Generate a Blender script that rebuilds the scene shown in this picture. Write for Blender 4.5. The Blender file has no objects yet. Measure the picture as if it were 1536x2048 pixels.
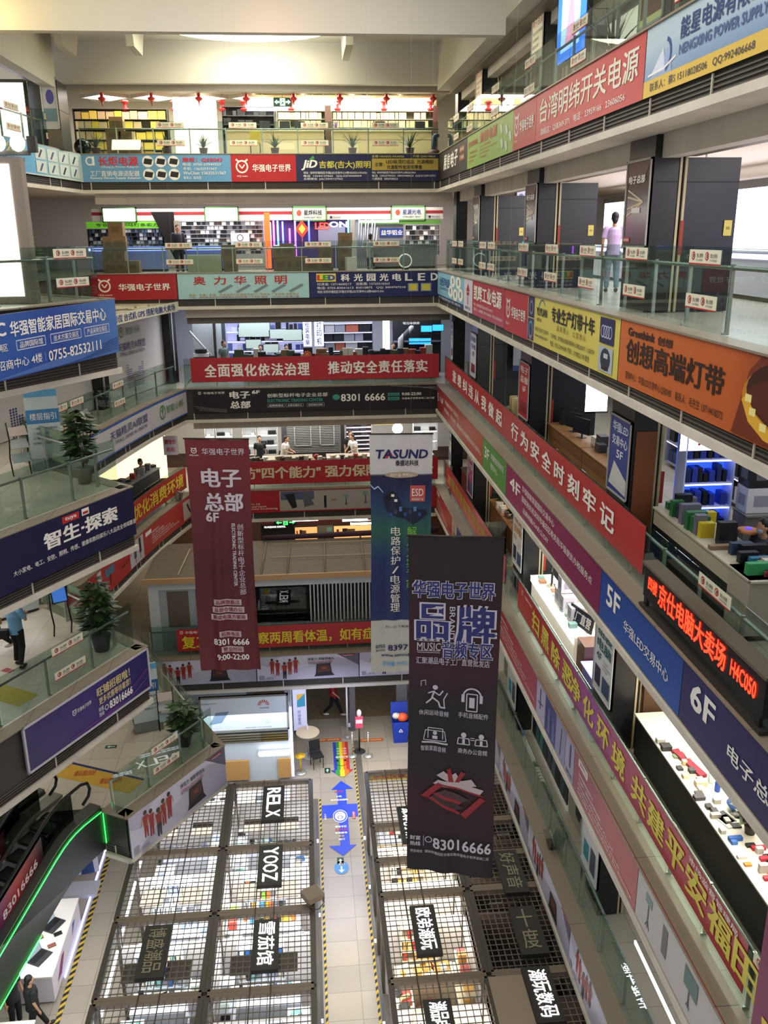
import bpy, math, random
from mathutils import Vector, Matrix
scn = bpy.context.scene
COL = scn.collection
rnd = random.Random(7)
V = Vector

# ------------------------------------------------------------------ camera
FPX = 1781.6
Rm = Matrix(((0.99612705, -0.03347393, 0.08130431), (-0.08757552, -0.29530037, 0.95138227), (-0.00783731, -0.95481788, -0.29708819)))
cam = bpy.data.cameras.new('camera'); cam.lens = FPX / 2048 * 36; cam.sensor_width = 36; cam.clip_end = 300
co = bpy.data.objects.new('camera', cam); COL.objects.link(co); scn.camera = co
co.matrix_world = Matrix(((Rm[0][0], -Rm[0][1], -Rm[0][2], 0), (Rm[1][0], -Rm[1][1], -Rm[1][2], 0), (Rm[2][0], -Rm[2][1], -Rm[2][2], 0), (0, 0, 0, 1)))
def ray(px, py): return Rm @ V((px - 768, py - 1024, FPX))
def onX(px, py, x): r = ray(px, py); return r * (x / r.x)      # authoring aids: a point of the photo on a known wall, floor or storey plane
def onY(px, py, y): r = ray(px, py); return r * (y / r.y)
def onZ(px, py, z): r = ray(px, py); return r * (z / r.z)

# ------------------------------------------------------------------ world, lights, exposure
scn.view_settings.view_transform = 'Standard'; scn.view_settings.look = 'None'; scn.view_settings.gamma = 1
scn.view_settings.use_curve_mapping = False
scn.view_settings.exposure = -0.05
scn.cycles.max_bounces = 8; scn.cycles.transparent_max_bounces = 24; scn.cycles.diffuse_bounces = 3; scn.cycles.glossy_bounces = 3
scn.cycles.caustics_reflective = False; scn.cycles.caustics_refractive = False
scn.cycles.sample_clamp_indirect = 4
wd = bpy.data.worlds.new('world'); scn.world = wd; wd.use_nodes = True
wd.node_tree.nodes['Background'].inputs[0].default_value = (0.95, 0.97, 1.0, 1)
wd.node_tree.nodes['Background'].inputs[1].default_value = 0.6
def area(name, loc, sx, sy, power, col=(1, 1, 1), rot=(0, 0, 0)):
    l = bpy.data.lights.new(name, 'AREA'); l.shape = 'RECTANGLE'; l.size = sx; l.size_y = sy; l.energy = power; l.color = col
    o = bpy.data.objects.new(name, l); COL.objects.link(o); o.location = loc; o.rotation_euler = rot
    return o
LV = dict(A=2.88, B=-1.31, C=-5.70, D=-9.90, E=-13.95, F=-18.2)
XR, GL, XC, YB, YE = 5.2, 5.5, 5.8, 35.3, 28.4
area('overhead_fill_lamp', (-1, 13, 6.4), 9, 14, 1400, (1, .97, .93))  # unseen overhead light added as fill for the atrium
area('overhead_fill_lamp', (-1.4, 30.5, 6.2), 4, 4, 260, (1, 1, .84))
area('ceiling_fill_lamp', (-1.4, 21, 4.2), 9, 1.2, 85, (1, .96, .88), (math.radians(115), 0, 0))  # added uplight without a fixture, brightens the beam front and ceiling
area('ceiling_fill_lamp', (-1.4, 33.2, 5.2), 3.5, .8, 120, (1, .98, .88), (math.radians(150), 0, 0))  # added light for the glow on the upper back wall
area('ceiling_fill_lamp', (-8.6, 22.3, 4.4), 1.4, .6, 260, (1, .74, .3), (math.radians(125), 0, 0))  # added warm light for the yellow glow on the beam
area('ceiling_fill_lamp', (-.6, 22.6, 4.3), .8, .4, 10, (1, .5, .35), (math.radians(130), 0, 0))  # added tint for a faint reddish glow on the beam
COOL, WARM, NEUT = (.86, .92, 1), (1, .86, .66), (1, .97, .92)
for k, (pr, pb, cr, cb) in dict(A=(420, 1000, NEUT, (1, .95, .82)), B=(700, 520, (.96, .93, 1), (1, .97, .95)), C=(200, 380, COOL, (.8, .86, 1)),
                                D=(420, 420, (1, .95, .85), NEUT), E=(160, 150, COOL, WARM)).items():
    z = {'A': 5.2, 'B': 1.5, 'C': -2.7, 'D': -7.1, 'E': -11.3}[k]
    for y in (11.5, 19, 26.5): area('gallery_lamp', (8.3, y, z), 2.2, 5.5, pr * .45, cr)
    for x in (-5, -.5, 3.5): area('gallery_lamp', (x if k not in 'CD' else max(x, -3), 37.6, z), 3.6, 2.2, pb * .42, cb)
for k, p in dict(B=120, C=120, D=120, E=90).items():
    area('gallery_lamp', (-9, 21, LV[k] + 2.7), 3, 5, p, NEUT)
area('gallery_lamp', (6.5, 12, -7.55), .25, 5.5, 150, (1, .93, .8)); area('gallery_lamp', (6.3, 20, -7.6), .25, 5, 90, (1, .98, .95))  # added strips that brighten the third gallery counters
for y, p in ((27, 140), (19, 330), (12.5, 300)):
    area('hall_lamp', (-2.5, y, -15.55), 4.4, 4.5, p * 1.5, (1, 1, 1)); area('hall_lamp', (2.4, y, -15.55), 2.0, 4.5, p * 1.15, (1, .95, .85))
area('hall_lamp', (.5, 25.5, -14.4), 2.4, 4, 130, (.62, .68, 1))
area('hall_lamp', (-7, 17, -15.2), 1.6, 6, 120, (1, 1, 1))

# ------------------------------------------------------------------ materials
MC = {}
def lin(c):
    if isinstance(c, str):
        c = c.lstrip('#'); c = tuple(int(c[i:i + 2], 16) / 255 for i in (0, 2, 4))
        return tuple((x / 12.92 if x <= .04045 else ((x + .055) / 1.055) ** 2.4) for x in c)
    return tuple(c)
def M(c, rough=.55, emit=0, metal=0, noise=0, scale=4.0, spec=.4):
    key = (c if isinstance(c, str) else tuple(c), rough, emit, metal, noise, scale)
    if key in MC: return MC[key]
    m = bpy.data.materials.new('surface'); m.use_nodes = True; nt = m.node_tree; b = nt.nodes['Principled BSDF']
    col = lin(c) + (1,)
    b.inputs['Base Color'].default_value = col; b.inputs['Roughness'].default_value = rough; b.inputs['Metallic'].default_value = metal
    b.inputs['Specular IOR Level'].default_value = spec
    if noise:
        tc = nt.nodes.new('ShaderNodeTexCoord'); n = nt.nodes.new('ShaderNodeTexNoise'); n.inputs['Scale'].default_value = scale; n.inputs['Detail'].default_value = 5
        r = nt.nodes.new('ShaderNodeMapRange'); r.inputs['From Min'].default_value = .3; r.inputs['From Max'].default_value = .7
        r.inputs['To Min'].default_value = 1 - noise; r.inputs['To Max'].default_value = 1 + noise * .5
        mx = nt.nodes.new('ShaderNodeMix'); mx.data_type = 'RGBA'; mx.blend_type = 'MULTIPLY'; mx.inputs[0].default_value = 1
        nt.links.new(tc.outputs['Object'], n.inputs['Vector']); nt.links.new(n.outputs['Fac'], r.inputs['Value'])
        mx.inputs[6].default_value = col; nt.links.new(r.outputs[0], mx.inputs[7]); nt.links.new(mx.outputs[2], b.inputs['Base Color'])
    if emit:
        b.inputs['Emission Color'].default_value = col; b.inputs['Emission Strength'].default_value = emit
    MC[key] = m; return m
def grad(stops, axis=0, rough=.45):
    key = ('g', tuple(stops), axis)
    if key in MC: return MC[key]
    m = bpy.data.materials.new('print'); m.use_nodes = True; nt = m.node_tree; b = nt.nodes['Principled BSDF']; b.inputs['Roughness'].default_value = rough
    uv = nt.nodes.new('ShaderNodeUVMap'); sp = nt.nodes.new('ShaderNodeSeparateXYZ'); rp = nt.nodes.new('ShaderNodeValToRGB')
    nt.links.new(uv.outputs[0], sp.inputs[0]); nt.links.new(sp.outputs[axis], rp.inputs[0]); nt.links.new(rp.outputs[0], b.inputs['Base Color'])
    e = rp.color_ramp.elements
    while len(e) < len(stops): e.new(.5)
    for el, (p, c) in zip(e, stops): el.position = p; el.color = lin(c) + (1,)
    MC[key] = m; return m
def tiles(c1, c2, w, h, mortar, rough=.35, gap=.006):
    key = ('t', c1, c2, w, h)
    if key in MC: return MC[key]
    m = bpy.data.materials.new('tiles'); m.use_nodes = True; nt = m.node_tree; b = nt.nodes['Principled BSDF']; b.inputs['Roughness'].default_value = rough
    tc = nt.nodes.new('ShaderNodeTexCoord'); br = nt.nodes.new('ShaderNodeTexBrick'); br.offset = 0
    br.inputs['Color1'].default_value = lin(c1) + (1,); br.inputs['Color2'].default_value = lin(c2) + (1,); br.inputs['Mortar'].default_value = lin(mortar) + (1,)
    br.inputs['Scale'].default_value = 1; br.inputs['Mortar Size'].default_value = gap; br.inputs['Brick Width'].default_value = w; br.inputs['Row Height'].default_value = h
    nt.links.new(tc.outputs['Object'], br.inputs['Vector']); nt.links.new(br.outputs['Color'], b.inputs['Base Color'])
    MC[key] = m; return m
def stripes(c1, c2, per, ang=45, axis='X'):
    key = ('s', c1, c2, per, ang)
    if key in MC: return MC[key]
    m = bpy.data.materials.new('stripes'); m.use_nodes = True; nt = m.node_tree; b = nt.nodes['Principled BSDF']
    tc = nt.nodes.new('ShaderNodeTexCoord'); mp = nt.nodes.new('ShaderNodeMapping'); mp.inputs['Rotation'].default_value[2] = math.radians(ang)
    wv = nt.nodes.new('ShaderNodeTexWave'); wv.inputs['Scale'].default_value = .314 / per; rp = nt.nodes.new('ShaderNodeValToRGB'); rp.color_ramp.interpolation = 'CONSTANT'
    e = rp.color_ramp.elements; e[0].color = lin(c1) + (1,); e[1].position = .5; e[1].color = lin(c2) + (1,)
    nt.links.new(tc.outputs['Object'], mp.inputs[0]); nt.links.new(mp.outputs[0], wv.inputs[0]); nt.links.new(wv.outputs['Fac'], rp.inputs[0]); nt.links.new(rp.outputs[0], b.inputs['Base Color'])
    MC[key] = m; return m
def GLASS(t='#dde8e4', refl=.07):
    key = ('glass', t, refl)
    if key in MC: return MC[key]
    m = bpy.data.materials.new('glass'); m.use_nodes = True; nt = m.node_tree; nt.nodes.clear()
    o = nt.nodes.new('ShaderNodeOutputMaterial'); mx = nt.nodes.new('ShaderNodeMixShader'); tr = nt.nodes.new('ShaderNodeBsdfTransparent'); gl = nt.nodes.new('ShaderNodeBsdfGlossy')
    fr = nt.nodes.new('ShaderNodeFresnel'); fr.inputs[0].default_value = 1.45; ge = nt.nodes.new('ShaderNodeNewGeometry')
    lw = nt.nodes.new('ShaderNodeMix'); lw.inputs[3].default_value = 0; nt.links.new(ge.outputs['Backfacing'], lw.inputs[0]); nt.links.new(fr.outputs[0], lw.inputs[2])
    tr.inputs[0].default_value = lin(t) + (1,); gl.inputs['Roughness'].default_value = .015; gl.inputs[0].default_value = (.9, .95, .93, 1)
    nt.links.new(lw.outputs[0], mx.inputs[0]); nt.links.new(tr.outputs[0], mx.inputs[1]); nt.links.new(gl.outputs[0], mx.inputs[2]); nt.links.new(mx.outputs[0], o.inputs[0])
    MC[key] = m; return m

# ------------------------------------------------------------------ mesh builder
KIDS = {}
class MB:
    def __init__(s): s.v = []; s.f = []; s.mi = []; s.mats = []; s.sm = []; s.uv = None
    def m(s, mat):
        if isinstance(mat, str): mat = M(mat)
        if mat not in s.mats: s.mats.append(mat)
        return s.mats.index(mat)
    def poly(s, pts, mat, smooth=False):
        b = len(s.v); s.v += [tuple(p) for p in pts]; s.f.append(tuple(range(b, b + len(pts)))); s.mi.append(s.m(mat)); s.sm.append(smooth); return s
    def mesh(s, vs, fs, mat, smooth=False):
        b = len(s.v); s.v += [tuple(p) for p in vs]; i = s.m(mat)
        for f in fs: s.f.append(tuple(b + k for k in f)); s.mi.append(i); s.sm.append(smooth)
        return s
    def bx(s, x0, x1, y0, y1, z0, z1, mat):
        vs = [(x, y, z) for z in (z0, z1) for y in (y0, y1) for x in (x0, x1)]
        return s.mesh(vs, [(0, 2, 3, 1), (4, 5, 7, 6), (0, 1, 5, 4), (2, 6, 7, 3), (0, 4, 6, 2), (1, 3, 7, 5)], mat)
    def fb(s, o, u, v, w, mat):                         # box from a corner and three edge vectors
        o, u, v, w = V(o), V(u), V(v), V(w)
        vs = [o + a * u + b * v + c * w for c in (0, 1) for b in (0, 1) for a in (0, 1)]
        fs = [(0, 2, 3, 1), (4, 5, 7, 6), (0, 1, 5, 4), (2, 6, 7, 3), (0, 4, 6, 2), (1, 3, 7, 5)]
        if u.cross(v).dot(w) < 0: fs = [f[::-1] for f in fs]
        return s.mesh(vs, fs, mat)
    def prism(s, pts, z0, z1, mat, side=None):
        a = sum(pts[i][0] * pts[(i + 1) % len(pts)][1] - pts[(i + 1) % len(pts)][0] * pts[i][1] for i in range(len(pts)))
        if a < 0: pts = pts[::-1]
        n = len(pts); s.poly([(p[0], p[1], z1) for p in pts], mat); s.poly([(p[0], p[1], z0) for p in pts[::-1]], side or mat)
        for i in range(n):
            p, q = pts[i], pts[(i + 1) % n]; s.poly([(p[0], p[1], z0), (q[0], q[1], z0), (q[0], q[1], z1), (p[0], p[1], z1)], side or mat)
        return s
    def tube(s, pts, r, mat, seg=8, cap=True):
        pts = [V(p) for p in pts]; n = len(pts); rs = r if isinstance(r, (list, tuple)) else [r] * n
        b = len(s.v); i = s.m(mat); prev = None
        for k, p in enumerate(pts):
            d = (pts[min(k + 1, n - 1)] - pts[max(k - 1, 0)]).normalized()
            if prev is None: prev = d.orthogonal().normalized()
            a = (prev - d * prev.dot(d)); a = a.normalized() if a.length > 1e-6 else d.orthogonal().normalized(); prev = a; c = d.cross(a)
            for j in range(seg): t = 2 * math.pi * j / seg; s.v.append(tuple(p + (a * math.cos(t) + c * math.sin(t)) * rs[k]))
        for k in range(n - 1):
            for j in range(seg):
                s.f.append((b + k * seg + j, b + k * seg + (j + 1) % seg, b + (k + 1) * seg + (j + 1) % seg, b + (k + 1) * seg + j)); s.mi.append(i); s.sm.append(True)
        if cap:
            s.f.append(tuple(b + j for j in reversed(range(seg)))); s.mi.append(i); s.sm.append(False)
            s.f.append(tuple(b + (n - 1) * seg + j for j in range(seg))); s.mi.append(i); s.sm.append(False)
        return s
    def lathe(s, prof, c, mat, seg=16):
        return s.tube([(c[0], c[1], c[2] + z + (1e-5 * k)) for k, (r, z) in enumerate(prof)], [max(r, 1e-4) for r, z in prof], mat, seg)
    def ball(s, c, r, mat, seg=10):
        rx, ry, rz = r if isinstance(r, (tuple, list)) else (r, r, r); n = seg // 2 + 1; b = len(s.v); i = s.m(mat)
        for k in range(n + 1):
            ph = math.pi * k / n
            for j in range(seg): t = 2 * math.pi * j / seg; s.v.append((c[0] + rx * math.sin(ph) * math.cos(t), c[1] + ry * math.sin(ph) * math.sin(t), c[2] - rz * math.cos(ph)))
        for k in range(n):
            for j in range(seg): s.f.append((b + k * seg + j, b + k * seg + (j + 1) % seg, b + (k + 1) * seg + (j + 1) % seg, b + (k + 1) * seg + j)); s.mi.append(i); s.sm.append(True)
        return s
    def data(s, name):
        me = bpy.data.meshes.new(name); me.from_pydata(s.v, [], s.f)
        for m in s.mats: me.materials.append(m)
        me.polygons.foreach_set('material_index', s.mi); me.polygons.foreach_set('use_smooth', s.sm)
        if s.uv:
            l = me.uv_layers.new(name='UVMap')
            for lp in me.loops: l.data[lp.index].uv = s.uv[lp.vertex_index]
        me.update(); return me
    def ob(s, name, parent=None, label=None, cat=None, group=None, kind=None, loc=None, rz=0):
        o = bpy.data.objects.new(name, s.data(name)); COL.objects.link(o)
        if parent is not None: o.parent = parent; KIDS.setdefault(parent.name, []).append(o)
        if loc is not None: o.location = loc
        if rz: o.rotation_euler[2] = rz
        return tag(o, label, cat, group, kind)
def tag(o, label=None, cat=None, group=None, kind=None):
    for k, x in (('label', label), ('category', cat), ('group', group), ('kind', kind)):
        if x: o[k] = x
    return o
def thing(name, label, cat, loc=(0, 0, 0), rz=0, group=None):
    o = bpy.data.objects.new(name, None); COL.objects.link(o); o.location = loc; o.rotation_euler[2] = rz; o.empty_display_size = .1
    return tag(o, label, cat, group)
def struct(name, mb, parent=None): return mb.ob(name, parent, kind='structure')
def dup(o, loc, rz=0, label=None, group=None, scale=None, cat=None, name=None):
    def cp(a, par):
        c = a.copy(); COL.objects.link(c)
        if par is not None: c.parent = par
        for ch in KIDS.get(a.name, ()): cp(ch, c)
        return c
    r = cp(o, None); r.location = loc; r.rotation_euler[2] = rz
    if name: r.name = name
    if label: r['label'] = label
    if group: r['group'] = group
    if cat: r['category'] = cat
    if scale: r.scale = scale
    return r

# ------------------------------------------------------------------ lettering
_tc = bpy.data.curves.new('lettering', 'FONT'); _tc.resolution_u = 2; _to = bpy.data.objects.new('lettering_tool', _tc)
GC = {}
def glyphs(txt, w=0.0, sp=1.0, shear=0.0):
    key = (txt, sp, shear)
    if key not in GC:
        _tc.body = txt; _tc.offset = 0; _tc.space_character = sp; _tc.shear = shear
        me = bpy.data.meshes.new_from_object(_to)
        vs = [(p.co.x, p.co.y) for p in me.vertices]; fs = [tuple(p.vertices) for p in me.polygons]; bpy.data.meshes.remove(me)
        if vs:
            x0 = min(p[0] for p in vs); x1 = max(p[0] for p in vs); y0 = min(p[1] for p in vs); y1 = max(p[1] for p in vs)
        else: x0 = y0 = 0; x1 = y1 = 1
        GC[key] = ([(x - x0, y - y0) for x, y in vs], fs, x1 - x0, y1 - y0)
    return GC[key]
def pm(e, c): return c if not isinstance(c, (str, tuple)) else M(c, .5, e)
class Panel:
    """A printed panel: fractions s,t across and up, mapped to space by f(s,t,d)."""
    def __init__(s, f, W, H): s.f = f; s.W = W; s.H = H; s.L = MB(); s.P = MB(); s.d = .004; s.e = 0
    def put(s, vs, fs, mp, w, c):                                 # w above .012: a bold face, built from shifted copies
        mat = pm(s.e, c); k = w * 1.0
        for i, (a, b) in enumerate(((-.006, 0), (.006, .004)) if w <= .012 else ((-k, -k * .7), (k, -k * .7), (k, k * .7), (-k, k * .7)) if w < .025 else ((-k, -k * .6), (k, -k * .6), (k, k * .6), (-k, k * .6), (0, 0))):
            s.L.mesh([mp(x + a, y + b, s.d + .004 + i * .0001) for x, y in vs], fs, mat)
        return s
    def T(s, txt, x0, x1, y, h, c, w=.012, sp=1.0, shear=0):    # one line fitted between x0 and x1, centred at y, h high (fractions)
        vs, fs, gw, gh = glyphs(txt, min(w, .012), sp, shear)
        if not fs: return s
        s.d += .0004
        return s.put(vs, fs, lambda a, b, d: s.f(x0 + a / gw * (x1 - x0), y - h / 2 + b / gh * h, d), w, c)
    def VT(s, txt, x, y1, y0, wd, c, w=.012):                     # a column of characters from y1 down to y0
        n = len(txt); st = (y1 - y0) / n
        for i, ch in enumerate(txt):
            if ch == ' ': continue
            vs, fs, gw, gh = glyphs(ch, min(w, .012)); k = .9
            hh = st * k * (1 if ord(ch) > 255 else .8); ww = wd * (1 if ord(ch) > 255 else .7)
            s.put(vs, fs, lambda a, b, d: s.f(x - ww / 2 + a / gw * ww, y1 - (i + .5) * st - hh / 2 + b / gh * hh, d), w, c)
        return s
    def RT(s, txt, x0, x1, y1, y0, c, w=.012):                    # a line turned a quarter clockwise, read downwards
        vs, fs, gw, gh = glyphs(txt, min(w, .012))
        return s.put(vs, fs, lambda a, b, d: s.f(x0 + b / gh * (x1 - x0), y1 - a / gw * (y1 - y0), d), w, c)
    def P_(s, pts, c):
        s.d += .0004; n = getattr(s, 'strips', 0)
        if not n: s.P.poly([s.f(a, b, s.d) for a, b in pts], pm(s.e, c)); return s
        for i in range(int(min(p[0] for p in pts) * n) - 1, int(max(p[0] for p in pts) * n) + 1):       # follow the folds of a cloth
            q = pts
            for k, sg in ((i / n, 1), ((i + 1) / n, -1)):
                o = []
                for (a, b), (e, g) in zip(q, q[1:] + q[:1]):
                    ia, ie = (a - k) * sg >= 0, (e - k) * sg >= 0
                    if ia: o.append((a, b))
                    if ia != ie: t = (k - a) / (e - a); o.append((k, b + (g - b) * t))
                q = o
                if not q: break
            if len(q) > 2: s.P.poly([s.f(a, b, s.d) for a, b in q], pm(s.e, c))
        return s
    def R(s, x0, y0, x1, y1, c): return s.P_([(x0, y0), (x1, y0), (x1, y1), (x0, y1)], c)
    def E(s, x, y, rx, ry, c, n=20, a0=0, a1=360): return s.P_([(x + rx * math.cos(math.radians(a0 + (a1 - a0) * i / n)), y + ry * math.sin(math.radians(a0 + (a1 - a0) * i / n))) for i in range(n)], c)
    def LN(s, pts, w, c):                                         # thick polyline, w in metres
        s.d += .0004; q = [(a * s.W, b * s.H) for a, b in pts]
        for (a, b), (e, g) in zip(q, q[1:]):
            l = math.hypot(e - a, g - b) or 1; nx, ny = -(g - b) / l * w / 2, (e - a) / l * w / 2
            s.P.poly([s.f(X / s.W, Y / s.H, s.d) for X, Y in ((a - nx, b - ny), (e - nx, g - ny), (e + nx, g + ny), (a + nx, b + ny))], pm(s.e, c))
        return s
    def RING(s, x, y, r, w, c, n=24, a0=0, a1=360):
        return s.LN([(x + r / s.W * math.cos(math.radians(a0 + (a1 - a0) * i / n)), y + r / s.H * math.sin(math.radians(a0 + (a1 - a0) * i / n))) for i in range(n + 1)], w, c)
    def OWL(s, x, y, r, c):                                       # the market's round horned emblem
        s.RING(x, y, r, r * .28, c)
        for k in (-1, 1): s.LN([(x + k * r * 1.05 / s.W, y + r * 1.25 / s.H), (x + k * r * .5 / s.W, y + r * .8 / s.H)], r * .3, c)
        s.LN([(x - r * .5 / s.W, y + r * .35 / s.H), (x, y - r * .3 / s.H), (x + r * .5 / s.W, y + r * .35 / s.H)], r * .22, c); return s
    def fin(s, par):
        if s.P.f: s.P.ob('picture', par)
        if s.L.f: s.L.ob('lettering', par)
def flat(o, u, v):
    o, u, v = V(o), V(u), V(v); n = u.cross(v).normalized()
    return lambda s, t, d: o + u * s + v * t + n * d
def sign(name, label, cat, o, u, v, base, fn=None, th=.04, group=None, edge=None, emit=0, parent=None, rim=None, boardname='board'):
    """A flat board with its print: o bottom left as seen, u along, v up. base: colour or material."""
    o, u, v = V(o), V(u), V(v); n = u.cross(v).normalized()
    t = thing(name, label, cat, o, 0, group) if parent is None else parent
    off = o if parent is None else V((0, 0, 0)); L = lambda p: V(p) - off
    b = MB(); bm = pm(emit, base)
    b.mesh([L(o), L(o + u), L(o + u + v), L(o + v)], [(0, 1, 2, 3)], bm); em = pm(0, edge or '#3a3632')
    b.mesh([L(o - n * th), L(o + u - n * th), L(o + u + v - n * th), L(o + v - n * th)], [(3, 2, 1, 0)], em)
    q = [o, o + u, o + u + v, o + v]
    for i in range(4): a, c = q[i], q[(i + 1) % 4]; b.poly([L(a - n * th), L(c - n * th), L(c), L(a)], em)
    b.uv = [(0, 0), (1, 0), (1, 1), (0, 1)] * 2 + [(0, 0)] * 16
    bo = b.ob(boardname, t)
    if rim:
        w, rc = rim; r = MB(); uu, vv = u.normalized(), v.normalized(); o2 = L(o)
        r.fb(o2 - n * th, u, vv * w, n * (th + .02), rc); r.fb(o2 + v - vv * w - n * th, u, vv * w, n * (th + .02), rc)
        r.fb(o2 - n * th, uu * w, v, n * (th + .02), rc); r.fb(o2 + u - uu * w - n * th, uu * w, v, n * (th + .02), rc); r.ob('frame', t)
    if fn:
        p = Panel(flat(L(o), u, v), u.length, v.length); p.e = emit; fn(p); p.fin(bo)
    return t
UZ = V((0, 0, 1))
def rsign(name, label, cat, x, y0, y1, z0, z1, base, fn=None, **k):   # on the long right wall: reads from the far end (y1) to the near end (y0)
    return sign(name, label, cat, (x, y1, z0), (0, y0 - y1, 0), (0, 0, z1 - z0), base, fn, **k)
def bsign(name, label, cat, y, x0, x1, z0, z1, base, fn=None, **k):   # facing the camera side
    return sign(name, label, cat, (x0, y, z0), (x1 - x0, 0, 0), (0, 0, z1 - z0), base, fn, **k)
# ------------------------------------------------------------------ the building
WHITE, CREAM, DARK, BLACKP = M('#cbc3b5', .7, noise=.14, scale=1.5), M('#cfc4ae', .6, noise=.06), M('#35322f', .6), M('#1e1e20', .35)
STONE = tiles('#877a69', '#7d7161', .62, 3, '#443c34', .45); STEEL = M('#b4b6b0', .35, metal=.55); STEELD = M('#4a4d4c', .35, metal=.8)
FLOORT = tiles('#b9b0a0', '#b1a898', .8, .8, '#8f8778', .25); GLS = GLASS()
def arc2(*pts): return [V((x, y, 0)) for x, y in pts]
CURVE = arc2((-7.35, 24.0), (-6.95, 25.6), (-6.5, 27.7), (-6.12, 29.8), (-5.68, 32.0), (-5.25, 33.7), (-4.8, 35.3))     # left gallery edge, near to far
P1, P2, P3 = V((-4.3, 21.0, 0)), V((-7.05, 15.9, 0)), V((-8.3, 13.6, 0))                                         # escalator landing edge
BCURVE = arc2((-9.1, 27.0), (-8.6, 30.0), (-8.2, 33.0), (-7.9, 35.3))
E1, E2, E3 = V((-2.76, 22.76, 0)), V((-4.9, 19.63, 0)), V((-5.58, 20.0, 0))
RIGHT = arc2((XR, YB), (XR, 5.0)); BACK = arc2((-4.8, YB), (XR, YB)); BACKW = arc2((-7.9, YB), (XR, YB)); BACKE = arc2((-5.7, YE), (XR, YE))
LAND = [P3, P2, P1]; ELAND = [E2, E1]
def segs(path): return [(a, b) for a, b in zip(path, path[1:])]
def nrm(a, b): return (b - a).cross(UZ).normalized()
def fascia(path, z, bh=.97, vents=2.1, dz=0):
    k = MB(); v = MB(); d = MB()
    for a, b in segs(path):
        n = nrm(a, b); u = b - a; L = u.length
        k.fb(a + UZ * (z - .03) - n * .3, u, UZ * .03, n * .36, STONE)
        v.fb(a + UZ * (z - 1.24 - dz) - n * .3, u, UZ * (1.21 + dz), n * .27, DARK)
        for i in range(4): v.fb(a + UZ * (z - 1.22 - dz + i * .06) - n * .04, u, UZ * .02, n * .035, '#524c45')
        d.fb(a + UZ * (z - 1.36 - dz) - n * .6, u, UZ * .12, n * .66, WHITE)
        for i in range(int(L / vents) + 1):
            p = a + u.normalized() * min(i * vents + .3, L - .05); d.fb(p + UZ * (z - 1.24 - dz) - n * .01, u.normalized() * .035, UZ * .26, n * .02, '#b8b0a2')
    for p0, p1, p2 in zip(path, path[1:], path[2:]):
        a, c = nrm(p0, p1), nrm(p1, p2)
        if a.cross(c).z > -.02 and (a - c).length < .3: continue
        m = (a + c).normalized(); 
        for mb, z0, z1, o, i_ in ((k, z - .03, z, .06, .3), (v, z - 1.24 - dz, z - .03, -.03, .3), (d, z - 1.36 - dz, z - 1.24 - dz, .06, .5)):
            mb.prism([tuple((p1 + a * o)[:2]), tuple((p1 + m * o / max(.4, m.dot(a)))[:2]), tuple((p1 + c * o)[:2]), tuple((p1 - m * i_)[:2])], z0 - .003, z1 + .003, {0: STONE}.get(0) if mb is k else DARK if mb is v else WHITE)
    struct('trim_kerb', k); struct('trim_vent', v); struct('trim_ledge', d)
def deck(pts, z, floor=FLOORT, under=CREAM, th=1.3):
    b = MB(); b.prism([(p.x, p.y) for p in pts], z - th, z - .01, under)
    b.f[0] = b.f[0]; b.mi[0] = b.m(floor); struct('floor_deck', b)
def xy(*a): return arc2(*a)
for k in 'ABCDE':
    z = LV[k]
    deck(xy((XR + .05, 4), (14, 4), (14, 43), (XR + .05, 43)), z, th=1.3 if k in 'AB' else 1.06)
    fascia(RIGHT, z, dz=0 if k in 'AB' else -.22)
    if k != 'E':
        w = BACKW if k in 'AB' else BACK
        deck([w[0] + V((0, .05, 0)), w[1] + V((.04, .05, 0)), V((XR + .04, 43, 0)), V((w[0].x, 43, 0))], z); fascia(w, z)
        cv = BCURVE if k in 'AB' else CURVE
        pts = [p + V((-.05, 0, 0)) for p in cv] + [V((cv[-1].x - .05, 43, 0)), V((-15, 43, 0))]
        if k == 'A': pts += [V((-15, 22, 0)), V((-9.6, 22, 0))]; fascia([V((-9.6, 22, 0))] + cv, z)
        else:
            ins = V((-.05, .03, 0)); pts += [V((-15, 10, 0)), P3 + ins, P2 + ins, P1 + ins]
            if k == 'B': pts += [V((-7.4, 24, 0)), V((-9.3, 26, 0))]; fascia(cv, z); fascia(LAND + [V((-7.4, 24, 0))], z, dz=.32)
            else: fascia(cv, z); fascia(LAND + [cv[0]], z, dz=.25)
        deck(pts, z)
    else:
        deck(xy((XR + .04, YE + .05), (XR + .04, 43), (-15, 43), (-15, 20), (-9, 20), (E3.x, E3.y + .12), (E2.x - .05, E2.y + .14), (E1.x - .06, E1.y), (-5.75, YE + .05)), z)
        fascia([E3, E2, E1] + BACKE, z)
# outer walls
def wall(n, x0, x1, y0, y1, z0, z1, c): struct(n, MB().bx(x0, x1, y0, y1, z0, z1, c))
WCOL = M('#d8d2c4', .8, noise=.05)
wall('wall_right', 13.6, 14, 4, 43, -18.2, 9, WCOL); wall('wall_left', -15.4, -15, 8, 43, -18.2, 9, M('#c9c4ba', .8))
for k, c in dict(A='#e6dfcc', B='#cfc9c4', C='#b9bac4', D='#c9c8c6', E='#4a3128').items():
    z = LV[k]; wall('wall_back', -15, 14, 41.5 if k != 'E' else 39.5, 43, z, z + 4.2, M(c, .8))
wall('wall_back', -15, -2.9, 33, 34, -18.2, -15.3, M('#aab4c4', .7)); wall('wall_back', 3.5, 14, 33, 34, -18.2, -15.3, M('#8a8680', .7))
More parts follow.
